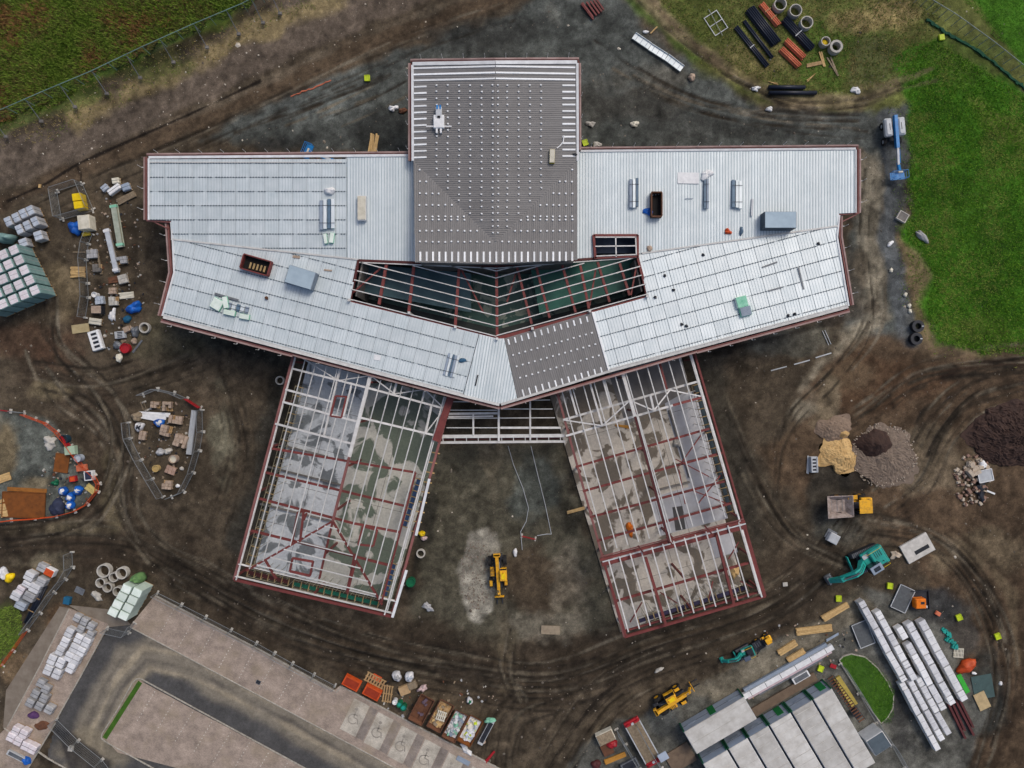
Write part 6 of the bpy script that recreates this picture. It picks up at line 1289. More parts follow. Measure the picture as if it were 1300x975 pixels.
box('small grey concrete block beside the asphalt loop', 89, 951, 6, 6, .4, -10, m_conc, 'concrete_block', 'block'); box('dark gully cover set in the parking paving', 328, 866, 6, 5, .13, -27, m_steel, 'gully_cover', 'cover', m_black, detail='open'); box('dark blue drum stillage at the path end', 84, 763, 8, 9, .6, -10, M('petrol_sheet', (30, 92, 124)), 'drum_stillage', 'stillage')
bag('bright blue bag beside the grey trough', 32, 967, 6, .6, m_bluet, 'bag', 'blue_bag', 2, ry=5); box('long grey trough outside the red edged bricks', 20, 960, 24, 6, .4, -27, m_lgrey, 'trough', 'trough', m_steel, detail='open')
for x, y in ((106,772),(95,890)): pass

# --- skip row by the accessible bays
def skip(label, px, py, w, l, h, deg, mat, fill, seed, n=60):
    p = W(px, py, h); t = thing('skip', label, 'skip', (p.x, p.y, 0), R(deg)); wx, ly = w * S / 2, l * S / 2; th = .07
    o = [(-wx, -ly), (wx, -ly), (wx, ly), (-wx, ly)]; b = [(-wx * .8, -ly * .72), (wx * .8, -ly * .72), (wx * .8, ly * .72), (-wx * .8, ly * .72)]
    sc = lambda q, d: [(x - math.copysign(d, x), y - math.copysign(d, y)) for x, y in q]
    vs = [(x, y, h) for x, y in o] + [(x, y, 0) for x, y in b] + [(x, y, h) for x, y in sc(o, th)] + [(x, y, .08) for x, y in sc(b, th)]; fs = [(7, 6, 5, 4), (12, 13, 14, 15)]
    for i in range(4):
        j = (i + 1) % 4; fs += [(i, 4 + i, 4 + j, j)[::-1], (8 + i, 8 + j, 12 + j, 12 + i), (i, j, 8 + j, 8 + i)]
    MB().add(vs, fs).build('body', mat, t)
    for s in (-1, 1): MB().box((s * wx, 0, h), (.1, ly * 2, .06)).build('rim', mat, t); MB().box((0, s * ly, h), (wx * 2 - .12, .1, .06)).build('rim', mat, t)
    for sx in (-1, 1):
        for sy in (-1, 1): MB().tube((sx * wx, sy * ly * .5, h * .6), (sx * (wx + .12), sy * ly * .5, h * .6), .06, 8).build('lifting_lug', mat, t)
    if fill:
        mb = MB(); mb.box((0, 0, .1), (wx * 1.62, ly * 1.5, h * .55), 0, 0, 1.1); rubble(mb, 0, 0, n, wx * .82, ly * .82, h * .62, .18, .55, seed, len(fill), .12); o_ = mb.build('waste', fill, t); o_['kind'] = 'stuff'
    return t
SK = -28
box('orange red tipping skip at the end of the bay kerb', 446, 868, 22, 12, .9, SK, m_or, 'tipping_skip', 'tipping skip', M('skip_inside', (150, 52, 26), scale=2), detail='open'); box('orange red tipping skip between the pallets and the kerb', 472, 880, 22, 12, .9, SK, m_or, 'tipping_skip', 'tipping skip', M('skip_inside', (150, 52, 26)), detail='open')
def loose_pallet(label, px, py, w, l, deg, n=6, mat=None, th=.12, z=0.0, name='pallet', group=None):
    p = W(px, py, z + th); t = thing(name, label, 'pallet', (p.x, p.y, z), R(deg), group); wx, ly = w * S, l * S
    for y in (-.44, 0, .44): MB().box((0, y * ly, 0), (wx, .12, th)).build('bearer', mat or m_wood, t)
    for i in range(n): MB().box((((i + .5) / n - .5) * wx, 0, th + .002), (wx / n * .55, ly, .03)).build('slat', mat or m_wood2, t)
    return t
loose_pallet('wide open slatted pallet with orange battens behind the tipping skips', 476, 864, 27, 12, SK, 7, m_wood); loose_pallet('narrow slatted pallet standing beside the green drums', 492, 881, 13, 22, -8, 4, m_wood)
plate('orange boards under the wide slatted pallet', 478, 861, 12, 8, SK, m_or, .05, 'orange_board', 'board')
bag('white bulk bag with grey waste, alone by the haul road', 503, 860, 6.2, .9, m_wrap, topmat=m_wrapg, seed=5); bag('white bulk bag against the cardboard boxes', 519, 861, 6.2, .9, m_wrap, topmat=m_wrapb, seed=9)
box('open brown cardboard box behind the skips', 513, 877, 13, 11, .7, 22, M('cardboard', (186, 156, 116), (160, 130, 94), scale=2), 'cardboard_box', 'box'); box('greyish cardboard box behind the skips', 523, 871, 11, 9, .7, 22, m_oldwood, 'cardboard_box', 'box'); bag('pinkish torn wrap beside the cardboard boxes', 536, 875, 6, .5, M('pink_wrap', (196, 172, 170), scale=2), 'wrap', 'torn_wrap', 3, ry=4, deg=30, rough=.5)
for x, y, r in ((507,895,3.6),(512,899,3.8)): drum('green drum beside the narrow slatted pallet', x, y, r, .9, m_green, group='green drums', inner=m_tealp)
drum('white drum beside the green drums', 501, 892, 3, .9, m_pale)
skip('empty brown skip with rusty floor', 535, 901, 19, 35, 1.3, SK, m_rustd, [m_rustd, M('purple_waste', (110, 92, 104), scale=3)], 3, 14)
skip('skip heaped with waste timber and a white crate', 559, 909, 19, 38, 1.3, SK, m_rustd, [m_wood, m_wood2, m_oldwood], 4, 110); loose_pallet('small white plastic crate on the waste timber skip', 560, 909, 12, 12, -18, 5, m_cream, .1, 1.3, 'plastic_crate')
skip('skip filled with white and green plastic waste', 578, 922, 18, 38, 1.3, SK, m_rustd, [m_wrap, m_wrapg, m_pale, m_mintbox, m_slate], 5, 100)
skip('rust brown skip with pale plastic bags and yellow waste', 597, 928, 18, 36, 1.3, SK, m_rust, [m_wrap, m_wrapb, m_lime, m_cream], 6, 50)
box('long open grey trolley of offcuts beyond the skips', 617, 930, 7, 34, .6, SK, m_lgrey, 'trolley', 'trolley', m_black, detail='open'); bag('green and tan offcuts on the trolley end', 622, 915, 7, .4, m_mintbox, 'offcuts', 'offcut_heap', 3, ry=3.5, z=.62); bag('tan rag bundle at the trolley foot', 611, 943, 5, .4, m_tanblock, 'bundle', 'rag_bundle', 4, ry=3.5)
bag('white crumpled sheet on the kerb by the skips', 592, 953, 8, .3, m_pale, 'sheet', 'crumpled_sheet', 4, ry=4, deg=-40, rough=.5); plate('blue grey panel lying on the bay kerb', 588, 966, 18, 6, -28, m_slate, .1, 'blue_sheet', 'sheet', .1); timber('red painted timber lying beyond the trolley', 622, 961, 17, 3, 52, 2, 2, m_redp, mess=.08); bag('small white and teal bag standing on the haul road', 596, 891, 3.6, .7, m_wrap, 'bag', 'small_bag', 6, topmat=m_green, ry=4.5)

# --- courtyard
plate('pale concrete pad on the courtyard mud', 699, 800, 24, 11, -2, M('pad', (152, 138, 116), (128, 114, 96), scale=2), .1, 'concrete_pad', 'pad'); fence_panel('fallen red plastic barrier in the courtyard', (662,680), (680,684), None, h=.6, mat=m_redp, name='safety_barrier')
def line_on_ground(label, pts, name, cat, mat, w=.07, z=.06):
    mb = MB(); P = [W(*q, z) for q in pts]
    for a, b in zip(P[:-1], P[1:]): mb.tube(a, b, w / 2, 5)
    return tag(mb.build(name, mat), label, cat)
line_on_ground('grey hose running from the link frame to the fallen barrier', [(645,566),(652,590),(664,620),(671,645),(668,662),(661,675),(663,698)], 'hose', 'hose', m_lgrey, .09); line_on_ground('silver pipe bent beside the grey hose in the courtyard', [(674,566),(682,600),(692,640),(700,678),(694,678),(682,680)], 'conduit', 'pipe', m_lgrey, .08)
bag('white stone lump beside the courtyard telehandler', 654, 702, 3, .4, m_pale, 'stone', 'stone_lump', 5, ry=5); timber('yellow timber boards poking out of the gabled wing', 731, 648, 22, 4, 15, 2, 2, m_wood2, mess=.02, z=.2); timber('orange timber boards on the gabled wing slab', 790, 541, 18, 3, -8, 3, 2, M('orange_timber', (196, 140, 60), scale=3), mess=.1, z=.17); bag('orange tool heap on the gabled wing slab', 800, 672, 4, .4, m_orange, 'tools', 'tool_heap', 5, ry=9, rough=.5, z=.17); bag('white block heap on the gabled wing slab', 860, 563, 5, .5, m_conc, 'blocks', 'block_heap', 8, rough=.4, z=.17); bag('yellow orange timber heap at the gable end scaffold', 933, 727, 5, .4, m_wood2, 'timber', 'timber_heap', 3, ry=8, rough=.5, z=.17)
plate('dark wet membrane patch on the grey screed', 862, 658, 13, 30, 8, M('wet_membrane', (84, 82, 80), (72, 70, 70), scale=1), .01, 'membrane', 'membrane', .168)
ring('pale concrete ring beside the courtyard scaffold', 534, 703, 5.6, .5, t=.16); bag('bright yellow sack by the courtyard scaffold', 535, 678, 4.6, .6, m_yel2, 'sack', 'sack', 4, ry=3.6); bag('pale pink sack by the courtyard scaffold', 538, 684, 4, .5, M('pink_wrap', (196, 172, 170)), 'sack', 'sack', 7, ry=3); drum('dark green drum by the hipped wing corner', 521, 740, 5.6, 1.0, m_green, lid=m_green, inner=m_green); ring('pale concrete ring outside the hipped wing top corner', 355, 483, 5.4, .5, t=.16)
bag('pale crumpled sheet on the mud below the hipped wing', 543, 771, 6, .3, m_wrapg, 'sheet', 'crumpled_sheet', 8, ry=5, rough=.6); bag('long white stone on the haul road below the gabled wing', 837, 851, 6, .3, m_conc, 'stone', 'flat_stone', 3, ry=2.4, deg=28)
for i in range(9):
    f = i / 8; x, y = 553 - 26 * f, 575 + 100 * f; timber('short yellow putlog board, {n} from the link frame, on the courtyard scaffold', x, y, 10, 1.6, -10, 1, 1, m_wood2, 'putlog boards of the courtyard scaffold', 'board', 'putlog', z=3.0)

# --- cabins and the bottom right compound
m_cabroof = M('dusty_cabin_roof', (206, 204, 198), (168, 164, 156), scale=.5, rough=.8); m_cabfront = M('blue_grey_flashing', (164, 176, 190), (148, 158, 172), scale=.5, rough=.5); m_cabgreen = M('cabin_green', (22, 92, 62), (16, 72, 50), scale=1, rough=.5)
rowd = (.862, -.507); perp = (.507, .862)
gaps = [(884.6,956),(916,937.5),(941,923),(966.5,908),(994,892),(1020.5,876.5),(1045,862)]
lab6 = ['first cabin of the green row, nearest the flatbed trailer', 'second cabin of the green row counted from the flatbed trailer', 'third cabin of the green row with brown stains on its roof', 'fourth cabin of the green row, with a green door', 'fifth cabin of the green row counted from the flatbed trailer', 'last cabin of the green row beside the stairs and oval verge']
def cabin(label, a, width, length, h, door=None, n=1):
    """a: photo point of the front corner on the ground; runs length px along perp"""
    ang = A(*rowd); p = W(a[0] + rowd[0] * width / 2, a[1] + rowd[1] * width / 2); w, l = width * S - .08, length * S
    t = thing('site_cabin', label, 'cabin', (p.x, p.y, 0), ang)
    wl_ = MB().cbox((0, -l / 2, .12), (w - .06, l, h - .3), .03).build('wall', m_cabfront, t); r_ = MB().cbox((0, -l / 2, h - .18), (w - .14, l + .04, .18), .05).build('roof', m_cabroof, t)
    for i in range(max(2, int(l / 1.2))): MB().box((0, -.6 - i * 1.2, h + .001), (w - .3, .05, .03)).build('roof_seam', m_cabroof, r_)
    MB().box((0, .012, h * .5), (w - .4, .03, .07)).build('band', m_steel, wl_)
    for x in (-1, 1): MB().box((x * (w / 2 - .09), .03, .0), (.2, .16, h - .2)).build('corner_post', m_cabgreen, t); MB().box((x * (w / 2 - .12), -l + .1, .0), (.2, .16, h - .2)).build('corner_post', m_cabgreen, t)
    for k in range(n):
        xx = (k + .5) / n * w - w / 2
        if door is not None and k == door[0]: MB().box((xx + door[1], .02, .14), (.95, .05, 1.95)).build('door', M('door_green', (24, 120, 60), scale=2), wl_)
        else: MB().box((xx, .02, 1.0), (1.2, .04, .45)).build('window', m_slate, wl_)
    return t
for i in range(6):
    a, b = gaps[i], gaps[i + 1]; wd = math.hypot(b[0] - a[0], b[1] - a[1]); cabin(lab6[i], a, wd - .6, 105, 3.0, (0, .5) if i in (3, 5) else None)
# two storey office cabin with a low canopy
t = cabin('long pale roofed office cabin above the green cabin row', (862, 919), 88, 31, 2.5, (1, 0), 3)
p = W(852, 951, 1.4); t = plate('brown walkway deck between the office cabin and the green row', 960, 903, 175, 11, 30.4, M('deck_boards', (122, 104, 86), (100, 84, 70), scale=1.5), .3, 'walkway_deck', 'deck'); plate('tan boarded yard deck beside the first green cabin', 864, 962, 34, 26, 30.4, M('deck_boards', (122, 104, 86)), .2, 'yard_deck', 'deck')
plate('pale blue panel roofing the gap by the yard deck', 842, 961, 12, 10, 30, m_cabfront, .12, 'small_roof', 'roof', 1.9)
# stairs by the last cabin
a, b = W(1058, 863, 1.2), W(1090, 911, 1.2); d = b - a; c = (a + b) / 2; t = thing('steel_stair', 'dark rusty steel stair beside the last green cabin', 'stair', (c.x, c.y, 0), math.atan2(d.y, d.x)); L = d.length; n = 18
for i in range(n): MB().box(((i + .5) / n * L - L / 2, 0, .15 + i * .12), (L / n * .45, .9, .05)).build('tread', m_rustd, t)
for s in (-1, 1): MB().bar((-L / 2, s * .48, .25), (L / 2, s * .48, .15 + n * .12), .06, .15).build('stringer', m_black, t)
plate('mustard yellow anti slip ramp beside the steel stair', 1074, 878, 9, 42, 33, M('mustard', (186, 166, 84), (160, 140, 66), scale=2), .3, 'ramp', 'ramp'); box('black storage box at the stair foot', 1088, 907, 8, 9, .9, 33, m_black, 'storage_box', 'box'); box('white cabin end unit with a dark flat roof beside the stair', 1116, 944, 24, 22, 2.4, 33, m_pale, 'end_unit', 'unit', M('dark_flat_roof', (92, 104, 112), (76, 88, 96), scale=1)); 
fence_run('silver mesh panel, {n} from the flat red cover, behind the oval verge', [(1066,842),(1090,880),(1112,918),(1132,946),(1148,975)], 'fence run behind the oval verge', 30); fence_run('silver mesh panel, {n} from the haul road, on the cabin side of the trailer', [(806,915),(822,944),(840,975)], 'fence beside the trailer', 30); fence_run('silver mesh panel, {n} from the haul road, between trailer and timber heap', [(782,925),(806,965),(812,976)], 'fence left of the trailer', 30)
# long trim bundle
a, b = W(944, 886, .6), W(1058, 822, .6); d = b - a; c = (a + b) / 2; t = thing('trim_bundle', 'very long bundle of white and pink metal trims on bearers', 'metal trims', (c.x, c.y, 0), math.atan2(d.y, d.x)); L = d.length
for y, w, h, mt, l in ((.75, .5, .42, m_slate, .92), (.12, .75, .6, m_pale, 1.0), (-.42, .28, .5, M('pink_trim', (206, 184, 188), scale=2), .93), (-.75, .3, .3, m_steel, .7)): MB().box((0, y, .12), (L * l, w - .04, h)).build('trim', mt, t)
for i in range(6): MB().box(((i + .5) / 6 * L - L / 2, 0, 0), (.15, 2.0, .12)).build('bearer', m_wood, t); MB().box(((i + .5) / 6 * L - L / 2, .12, .722), (.06, .76, .012)).build('strap', m_strap, t)
box('white framed grey panel rack below the trim bundle', 1017, 860, 23, 8, .5, 30, m_pale, 'panel_rack', 'rack', m_steel, detail='open')
for x, y, l, w, d, lab in ((1061,777,36,8,30,'fresh timber stack, outermost along the kerb'), (1034,800,45,9,8,'longest fresh timber stack lying nearly across'), (1000,823,26,8,32,'short fresh timber stack above the tied one'), (1011,833,24,8,32,'tied fresh timber stack against the trim bundle')): timber(lab, x, y, l, w, d, 5, 4, m_wood2, mess=.02)
timber('grey steel strips lying beyond the fresh timber', 1057, 809, 18, 3, 30, 2, 1, m_slate, cat='steel', name='steel_strips')
for x, y, d, lab in ((1146,760,-25,'grey mesh floored stillage beside the orange generator'), (1096,805,22,'grey mesh floored stillage beside the oval verge')): plate(lab, x, y, 20, 31, d, M('mesh_floor', (96, 100, 102), (82, 84, 86), scale=3), .25, 'stillage', 'stillage', rim=m_lgrey)
# rows of long white panel packs
wd = (.478, .878)
def pack_row(lab, grp, start, lens, w, h, gap=1.0):
    x, y = start
    for l in lens:
        cx, cy = x + wd[0] * l / 2, y + wd[1] * l / 2
        if l > 0: pack(lab, cx, cy, w, l - gap, h + random.choice((0, 0, .12, -.08)), math.degrees(A(*wd)) + 90, random.choice((m_pale, m_wrap)), grp, name='panel_pack', cat='panel pack', straps=max(1, int(l / 14)), smat=m_wrapg, ch=.03)
        x += wd[0] * abs(l); y += wd[1] * abs(l)
rows = [('first', (1093,763), [10,30,34,34,9], 8.4), ('second', (1114,776), [12,22,16,22,10,18], 8.6), ('third', (1141.5,796), [18,-6,16,12,32,26,10], 8.8), ('fourth', (1154,791), [12,34,14,26,20,12], 9), ('fifth', (1170,788), [14,30,22,36,14], 9.2),
        ('sixth', (1145,867), [10,36,30,22], 7.8), ('seventh', (1156,865), [14,28,28,16], 8), ('eighth', (1166,861), [12,18,20,32], 8)]
desc = {'first': 'row nearest the oval verge', 'second': 'row second out from the oval verge', 'third': 'row with the dark gap', 'fourth': 'row beside the gapped row', 'fifth': 'row ending at the red beams', 'sixth': 'lower row nearest the mesh fence run', 'seventh': 'lower row in the middle', 'eighth': 'lower row against the brown mud'}
for nme, st, ls, w in rows: pack_row('white panel pack, {n} from the ' + ('upper packs' if 'lower' in desc[nme] else 'generator end') + ', ' + desc[nme], 'packs in the ' + desc[nme], st, ls, w, 1.2)
a, b = (1204,893), (1226,938); t = thing('beam_stack', 'red steel beams laid side by side below the white packs', 'steel beams', W(0, 0))
t.location = (0, 0, 0)
for k in range(4): MB().ibeam(W(a[0] + k * 4.6, a[1] - k * 2, .35), W(b[0] + k * 5.4 - (k % 2) * 6, b[1] - k * 2 - (k % 2) * 8, .35), .3, .3).build('beam', m_dred, t)
strip_net('tangled teal netting beyond the white packs', [(1196,798),(1206,806),(1200,812),(1210,815),(1214,822),(1206,818)], m_tealp, 'netting', 'netting', .5, .3, 4); loose_pallet('pale pallet beside the orange tarpaulin', 1217, 829, 13, 12, -4, 7, m_cream)
bag('bright orange tarpaulin heap beside the white packs', 1230, 847, 14, .8, m_or, 'tarpaulin', 'tarpaulin', 4, ry=7, deg=22, rough=.35); plate('bright green board beside the orange tarpaulin', 1223, 868, 6, 26, 28, M('bright_green', (60, 176, 60), scale=2), .1, 'green_board', 'board'); plate('slate green ground sheet beyond the bright green board', 1248, 872, 26, 30, 10, M('slate_green', (70, 90, 88), scale=1.5), .03, 'ground_sheet', 'sheet'); plate('tan plywood sheet at the end of the green board', 1247, 890, 15, 22, 25, M('tan_ply2', (200, 176, 132), scale=2), .1, 'plywood_sheet', 'board', .05); bag('small white rag on the slate green sheet', 1237, 855, 3.5, .15, m_pale, 'rag', 'rag', 3, ry=1.6, z=.05); box('orange tan offcut by the generator tray', 1191, 779, 7, 5, .2, -30, m_terra, 'offcut', 'offcut'); bag('tiny white stone on the outer mud', 1271, 868, 2.4, .2, m_pale, 'stone', 'stone_lump', 2)
# heap by the flatbed
box('white topped crate beside the flatbed trailer', 769, 937, 22, 14, 1.0, 25, m_cream, 'topped_crate', 'crate', m_oldwood); bag('red tarpaulin bundle below the white topped crate', 777, 946, 7, .6, m_redp, 'tarpaulin', 'tarpaulin', 3, ry=6); plate('rusty brown board beside the red bundle', 771, 952, 14, 14, 25, m_rustd, .3, 'rusty_board', 'board'); timber('orange timber length stack below the red bundle', 781, 963, 28, 6, 22, 3, 3, M('orange_timber', (196, 140, 60)), mess=.04); bag('dark red sack at the foot of the timber lengths', 757, 972, 6, .5, m_dred, 'sack', 'sack', 3); box('grey open crate beside the orange timber lengths', 800, 972, 22, 12, .5, 28, m_steel, 'open_crate', 'crate', m_black, detail='open')

# --- top right stockyard
for x, y, r, h, lab, fl in ((991,5,8,.9,'concrete ring, outermost of the three by the orange pipes',None), (1010.5,12.7,8,.9,'concrete ring, middle of the three by the orange pipes',None), (1024.6,28,8,.9,'concrete ring beside the broad black pipe bundle',None), (1048.6,52,6,.9,'narrow concrete ring with yellow contents',m_yel2)): ring(lab, x, y, r, h, fill=fl)
t = ring('stacked concrete ring with an inner collar near the timber scraps', 1062, 58.6, 8.2, .9, t=.3)
pipes('broad bundle of long black pipes beside the orange ones', (951,12), (985,56), 14, .13, 2, m_navy, battens=0); pipes('broad bundle of black pipes tied with a white batten', (995,25), (1030,63), 12, .13, 2, m_navy, battens=1, bat=m_lgrey); pipes('thin black pipe bundle between two others', (944,27), (980,74), 5, .13, 1, m_navy, battens=0); pipes('thin black pipe bundle at the grass side', (934,35), (974,85), 6, .12, 1, m_navy, battens=1, bat=m_lgrey)
pipes('orange pipe bundle held by timber battens', (966,6), (988,33), 8, .12, 2, m_terra, battens=2); pipes('orange pipe bundle nearest the timber scraps', (997,52), (1020,74), 8, .12, 2, m_terra, battens=0); pipes('orange pipe bundle touching the thin black pipes', (991,63), (1014,85), 8.5, .12, 2, m_terra, battens=0)
pipes('short thick black pipe lying beside the dirt track', (975,112), (1021,112), 5.4, .28, 1, m_navy, battens=0); pipes('longer thick black pipe lying beside the dirt track', (975,119), (1035,119), 5.4, .28, 1, m_navy, battens=0)
for x, y, l, w, d, mt, lab in ((1034,81,20,5,6,m_wood,'tan timber scraps beside the stacked ring'), (1044,74,20,4,-75,m_wood2,'orange timber scraps fanned by the stacked ring'), (1058,84,26,4,-62,m_oldwood,'grey timber plank on the fanned scraps'), (1030,98,14,1.6,40,m_wood2,'thin timber batten above the thick black pipes'), (982,105,12,1.4,-18,m_wood2,'thin timber batten at the thick pipe end')): timber(lab, x, y, l, w, d, 2, 1, mt, mess=.15)
fence_panel('silver mesh frame lying on the grass near the black pipes', (899,12), (917,46), None, h=.12, foot=False)
p = W(909, 29, .1); t = thing('mesh_grid', 'flat square mesh frame lying on the olive grass', 'mesh frame', (p.x, p.y, 0), R(-57))
for sx in (-1, 0, 1): MB().box((sx * 1.4, 0, .02), (.09, 2.0, .06)).build('bar', m_lgrey, t)
for sy in (-1, 1): MB().box((0, sy * 1.0, .03), (2.9, .09, .06)).build('bar', m_lgrey, t)
a, b = W(804, 46), W(866, 88); d = b - a; ang = math.atan2(d.y, d.x)
for i, lab in enumerate(('bright metal tray with rounded end, outer one of the line on the gravel', 'bright metal tray with blue scuffs in the middle of the line', 'bright metal tray nearest the brown stone in the line')):
    c = a + d * ((i + .5) / 3); t = thing('metal_tray', lab, 'metal tray', (c.x, c.y, 0), ang + (.0, .03, -.05)[i]); L = d.length / 3 - .06
    MB().box((0, 0, .12), (L, 1.0, .06)).build('base', m_deck_b, t)
    for s in (-1, 1): MB().box((0, s * .48, .18), (L, .04, .18)).build('side', m_deck_b, t)
    for x in (-.3, 0, .3): MB().box((x * L, 0, .182), (.06, .9, .04)).build('rib', m_slate, t)
    MB().box((0, 0, 0), (.1, .9, .12)).build('bearer', m_wood, t)
a = (741,4); t = thing('beam_stack', 'loose red steel beams dumped on the gravel behind the hall', 'steel beams')
for i in range(6): q = random.uniform(-2, 2); MB().ibeam(W(737 + i * 4.2 + q, 4 - i * 1.0, .3 + .04 * i), W(752 + i * 3 + q, 24 - i * 2.4, .3 + .04 * i), .22, .24).build('beam', m_red, t)
bag('brown stone beside the line of metal trays', 879, 97, 4.5, .5, m_tanblock, 'stone', 'stone', 5, ry=5, rough=.25); bag('white torn sack on the dirt track edge', 960, 112, 5, .3, m_pale, 'sack', 'torn_sack', 3, ry=3, rough=.5); timber('timber stub post near the metal tray line', 830, 38, 12, 1.6, 45, 1, 2, m_wood2, cat='post', name='stub_post'); bag('white rag near the stub post', 820, 40, 3.5, .2, m_pale, 'rag', 'rag', 5, ry=2.2)
bag('white litter heap where the tracks cross', 1087, 114, 5, .3, m_pale, 'litter', 'litter_heap', 6, rough=.6); bag('crumpled white sheet on the gravel by the track', 977, 138, 5, .25, m_pale, 'sheet', 'crumpled_sheet', 7, ry=2.6, rough=.5)
t = timber('fan of tan timber poles leaning behind the panelled roof', 474, 182, 24, 10, 85, 5, 2, m_wood2, mess=.12)
for x, y, lab, mt in ((499,137,'white stone by the hall side',m_pale), (511,140,'rusty lump by the hall side',m_rustd), (750,157,'pale plaster heap beside the hall',m_conc), (806,157,'curved pale hose heap on the gravel',m_cream), (758,183,'square of pale edging stones beside the hall',m_conc)): bag(lab, x, y, 5, .3, mt, 'rubble', 'rubble_lump', int(x), ry=4, rough=.5)
box('grey concrete kerb frame on the path edge', 1146, 275, 13, 12, .4, -30, m_conc, 'concrete_surround', 'surround', m_block, detail='open'); bag('white broken trough lying in the grass', 1172, 300, 12, .4, m_wrapg, 'trough', 'broken_trough', 4, ry=3.6, deg=-45, rough=.3); bag('white torn bag on the path edge', 1131, 309, 5, .25, m_pale, 'bag', 'torn_bag', 5, ry=2.5, deg=35)
for i, (x, y) in enumerate(((1155,388),(1156,395),(1132,343),(1150,374))): bag('small pale stone marking the path edge', x, y, 2.4, .25, m_cream, 'stone', 'edge_stone', i, group='pale edge stones', ry=3)
for x, y, lab in ((1166,414,'black plastic coil with grey strap, beside the path'), (1164,430,'black plastic coil with an open middle, beside the path')):
    p = W(x, y, .7); t = thing('pipe_coil', lab, 'pipe coil', (p.x, p.y, 0)); mb = MB()
    for k in range(5): mb.pipe((0, 0, k * .14), (0, 0, k * .14 + .13), .82, .4, 20)
    mb.build('coil', m_black, t); MB().box((.6, 0, .7), (.3, .12, .02)).build('strap', m_lgrey, t)
line_on_ground('silver tube pair lying below the long panelled roof', [(1044,420),(1052,438)], 'tube', 'tube', m_lgrey, .1); line_on_ground('silver tube beside the tube pair', [(1047,419),(1055,437)], 'tube', 'tube', m_lgrey, .1)
for i, (a, b) in enumerate((((978,471),(999,465)), ((1008,463),(1028,457)), ((1036,454),(1056,448)))): timber(('silver strip, outermost of three in a broken line', 'silver strip in the middle of a broken line of three', 'silver strip nearest the tube pair in a broken line')[i], (a[0] + b[0]) / 2, (a[1] + b[1]) / 2, 21, 1.5, 16, 1, 1, m_lgrey, cat='strip', name='metal_strip')
# --- heaps and plant store on the right
m_sand = M('sand', (196, 164, 112), (168, 136, 88), scale=.8, bump=.5, bscale=10); m_gravel = M('grey_gravel', (128, 113, 99), (100, 87, 76), scale=1.5, bump=.9, bscale=12); m_soil = M('dark_topsoil', (66, 48, 40), (48, 34, 30), scale=1.2, bump=1, bscale=6); m_rub = M('broken_concrete', (196, 182, 162), (166, 150, 132), scale=1.4, bump=.4); m_pgrav = M('pale_brown_gravel', (146, 126, 108), (124, 106, 90), scale=1.2, bump=.7, bscale=10)
pile('tan sand heap beside the grey frame', 1067, 579, 25, 23, 1.3, m_sand, 'sand_heap', 20, 5, .34, fine=.3); pile('pale brown gravel heap above the tan sand', 1060, 545, 25, 16, .9, m_pgrav, 'gravel_heap', 5, 6, .3, fine=.3); pile('small tan sand spill on the brown gravel heap', 1071, 551, 9, 6, 1.0, m_sand, 'sand_spill', 10, 8, .2)
pile('broad grey stone heap beside the tan sand', 1124, 580, 42, 40, .9, m_gravel, 'stone_heap', 0, 12, .14, n=110, k=36, fine=.3); pile('dark soil heap dumped on the grey stone heap', 1114, 564, 25, 20, 1.9, m_soil, 'soil_heap', 0, 14, .25); pile('large dark topsoil mound at the site edge', 1290, 552, 56, 42, 2.0, m_soil, 'topsoil_mound', 8, 17, .14, n=120, k=44, fine=.55)
p = W(1124, 578, .3); mb = MB(); rr_ = random.Random(5)
for i in range(260):
    t_ = rr_.uniform(0, 6.28); q_ = rr_.uniform(.75, 1.12); mb.box((p.x + 4.1 * q_ * math.cos(t_), p.y + 3.9 * q_ * math.sin(t_), -.03), (rr_.uniform(.08, .3), rr_.uniform(.08, .22), rr_.uniform(.1, .25)), t_, 0, .6)
tag(mb.build('heap_stones', m_rub), 'ring of loose stones rolled off the grey stone heap', 'stones', kind='stuff')
p = W(1236, 610, .2); mb = MB(); rubble(mb, p.x, p.y, 150, 2.8, 3.6, -.05, .12, .6, 5, 2, .3); rubble(mb, p.x + .6, p.y + 1.2, 14, 1.8, 1.6, .05, .6, 1.2, 8, 1, .2); o = mb.build('broken_rubble', [m_rub, M('brick_rubble', (150, 120, 104), scale=2)]); tag(o, 'spread of broken concrete rubble beside the topsoil mound', 'rubble', kind='stuff')
plate('white square panel leaning on the broken rubble', 1251, 604, 18, 15, 12, m_lgrey, .12, 'white_slab', 'slab', .5, rim=m_pale); bag('white bag on the broken rubble', 1249, 590, 5, .6, m_pale, 'bag', 'white_bag', 5, ry=6); timber('white post lying beyond the broken rubble', 1258, 625, 11, 2.4, -20, 1, 1, m_pale, cat='post', name='white_post'); bag('black tarpaulin scraps in the broken rubble', 1246, 622, 7, .4, m_black, 'tarpaulin', 'tarpaulin_scraps', 7, ry=10, rough=.6)
box('grey ladder frame standing left of the sand heap', 1034, 590, 9, 20, .7, 2, m_lgrey, 'ladder_frame', 'frame', m_black, detail='rack'); timber('thin grey poles beside the ladder frame', 1026, 590, 22, 3, 88, 2, 1, m_lgrey, cat='poles', name='pole_pair'); box('white lidded box on a pallet below the dumper', 1059, 684, 13, 12, .8, -28, m_pale, 'lidded_box', 'box', m_lgrey); plate('dark grey pallet under the white lidded box', 1055, 679, 13, 12, -28, m_steel, .12, 'grey_pallet', 'pallet')
plate('large white concrete cover slab with a dark slot', 1165, 696, 38, 25, 29, M('precast', (206, 202, 194), (178, 174, 166), scale=1.5), .3, 'cover_slab', 'slab', slots=[(4, -4, 20, 5)])
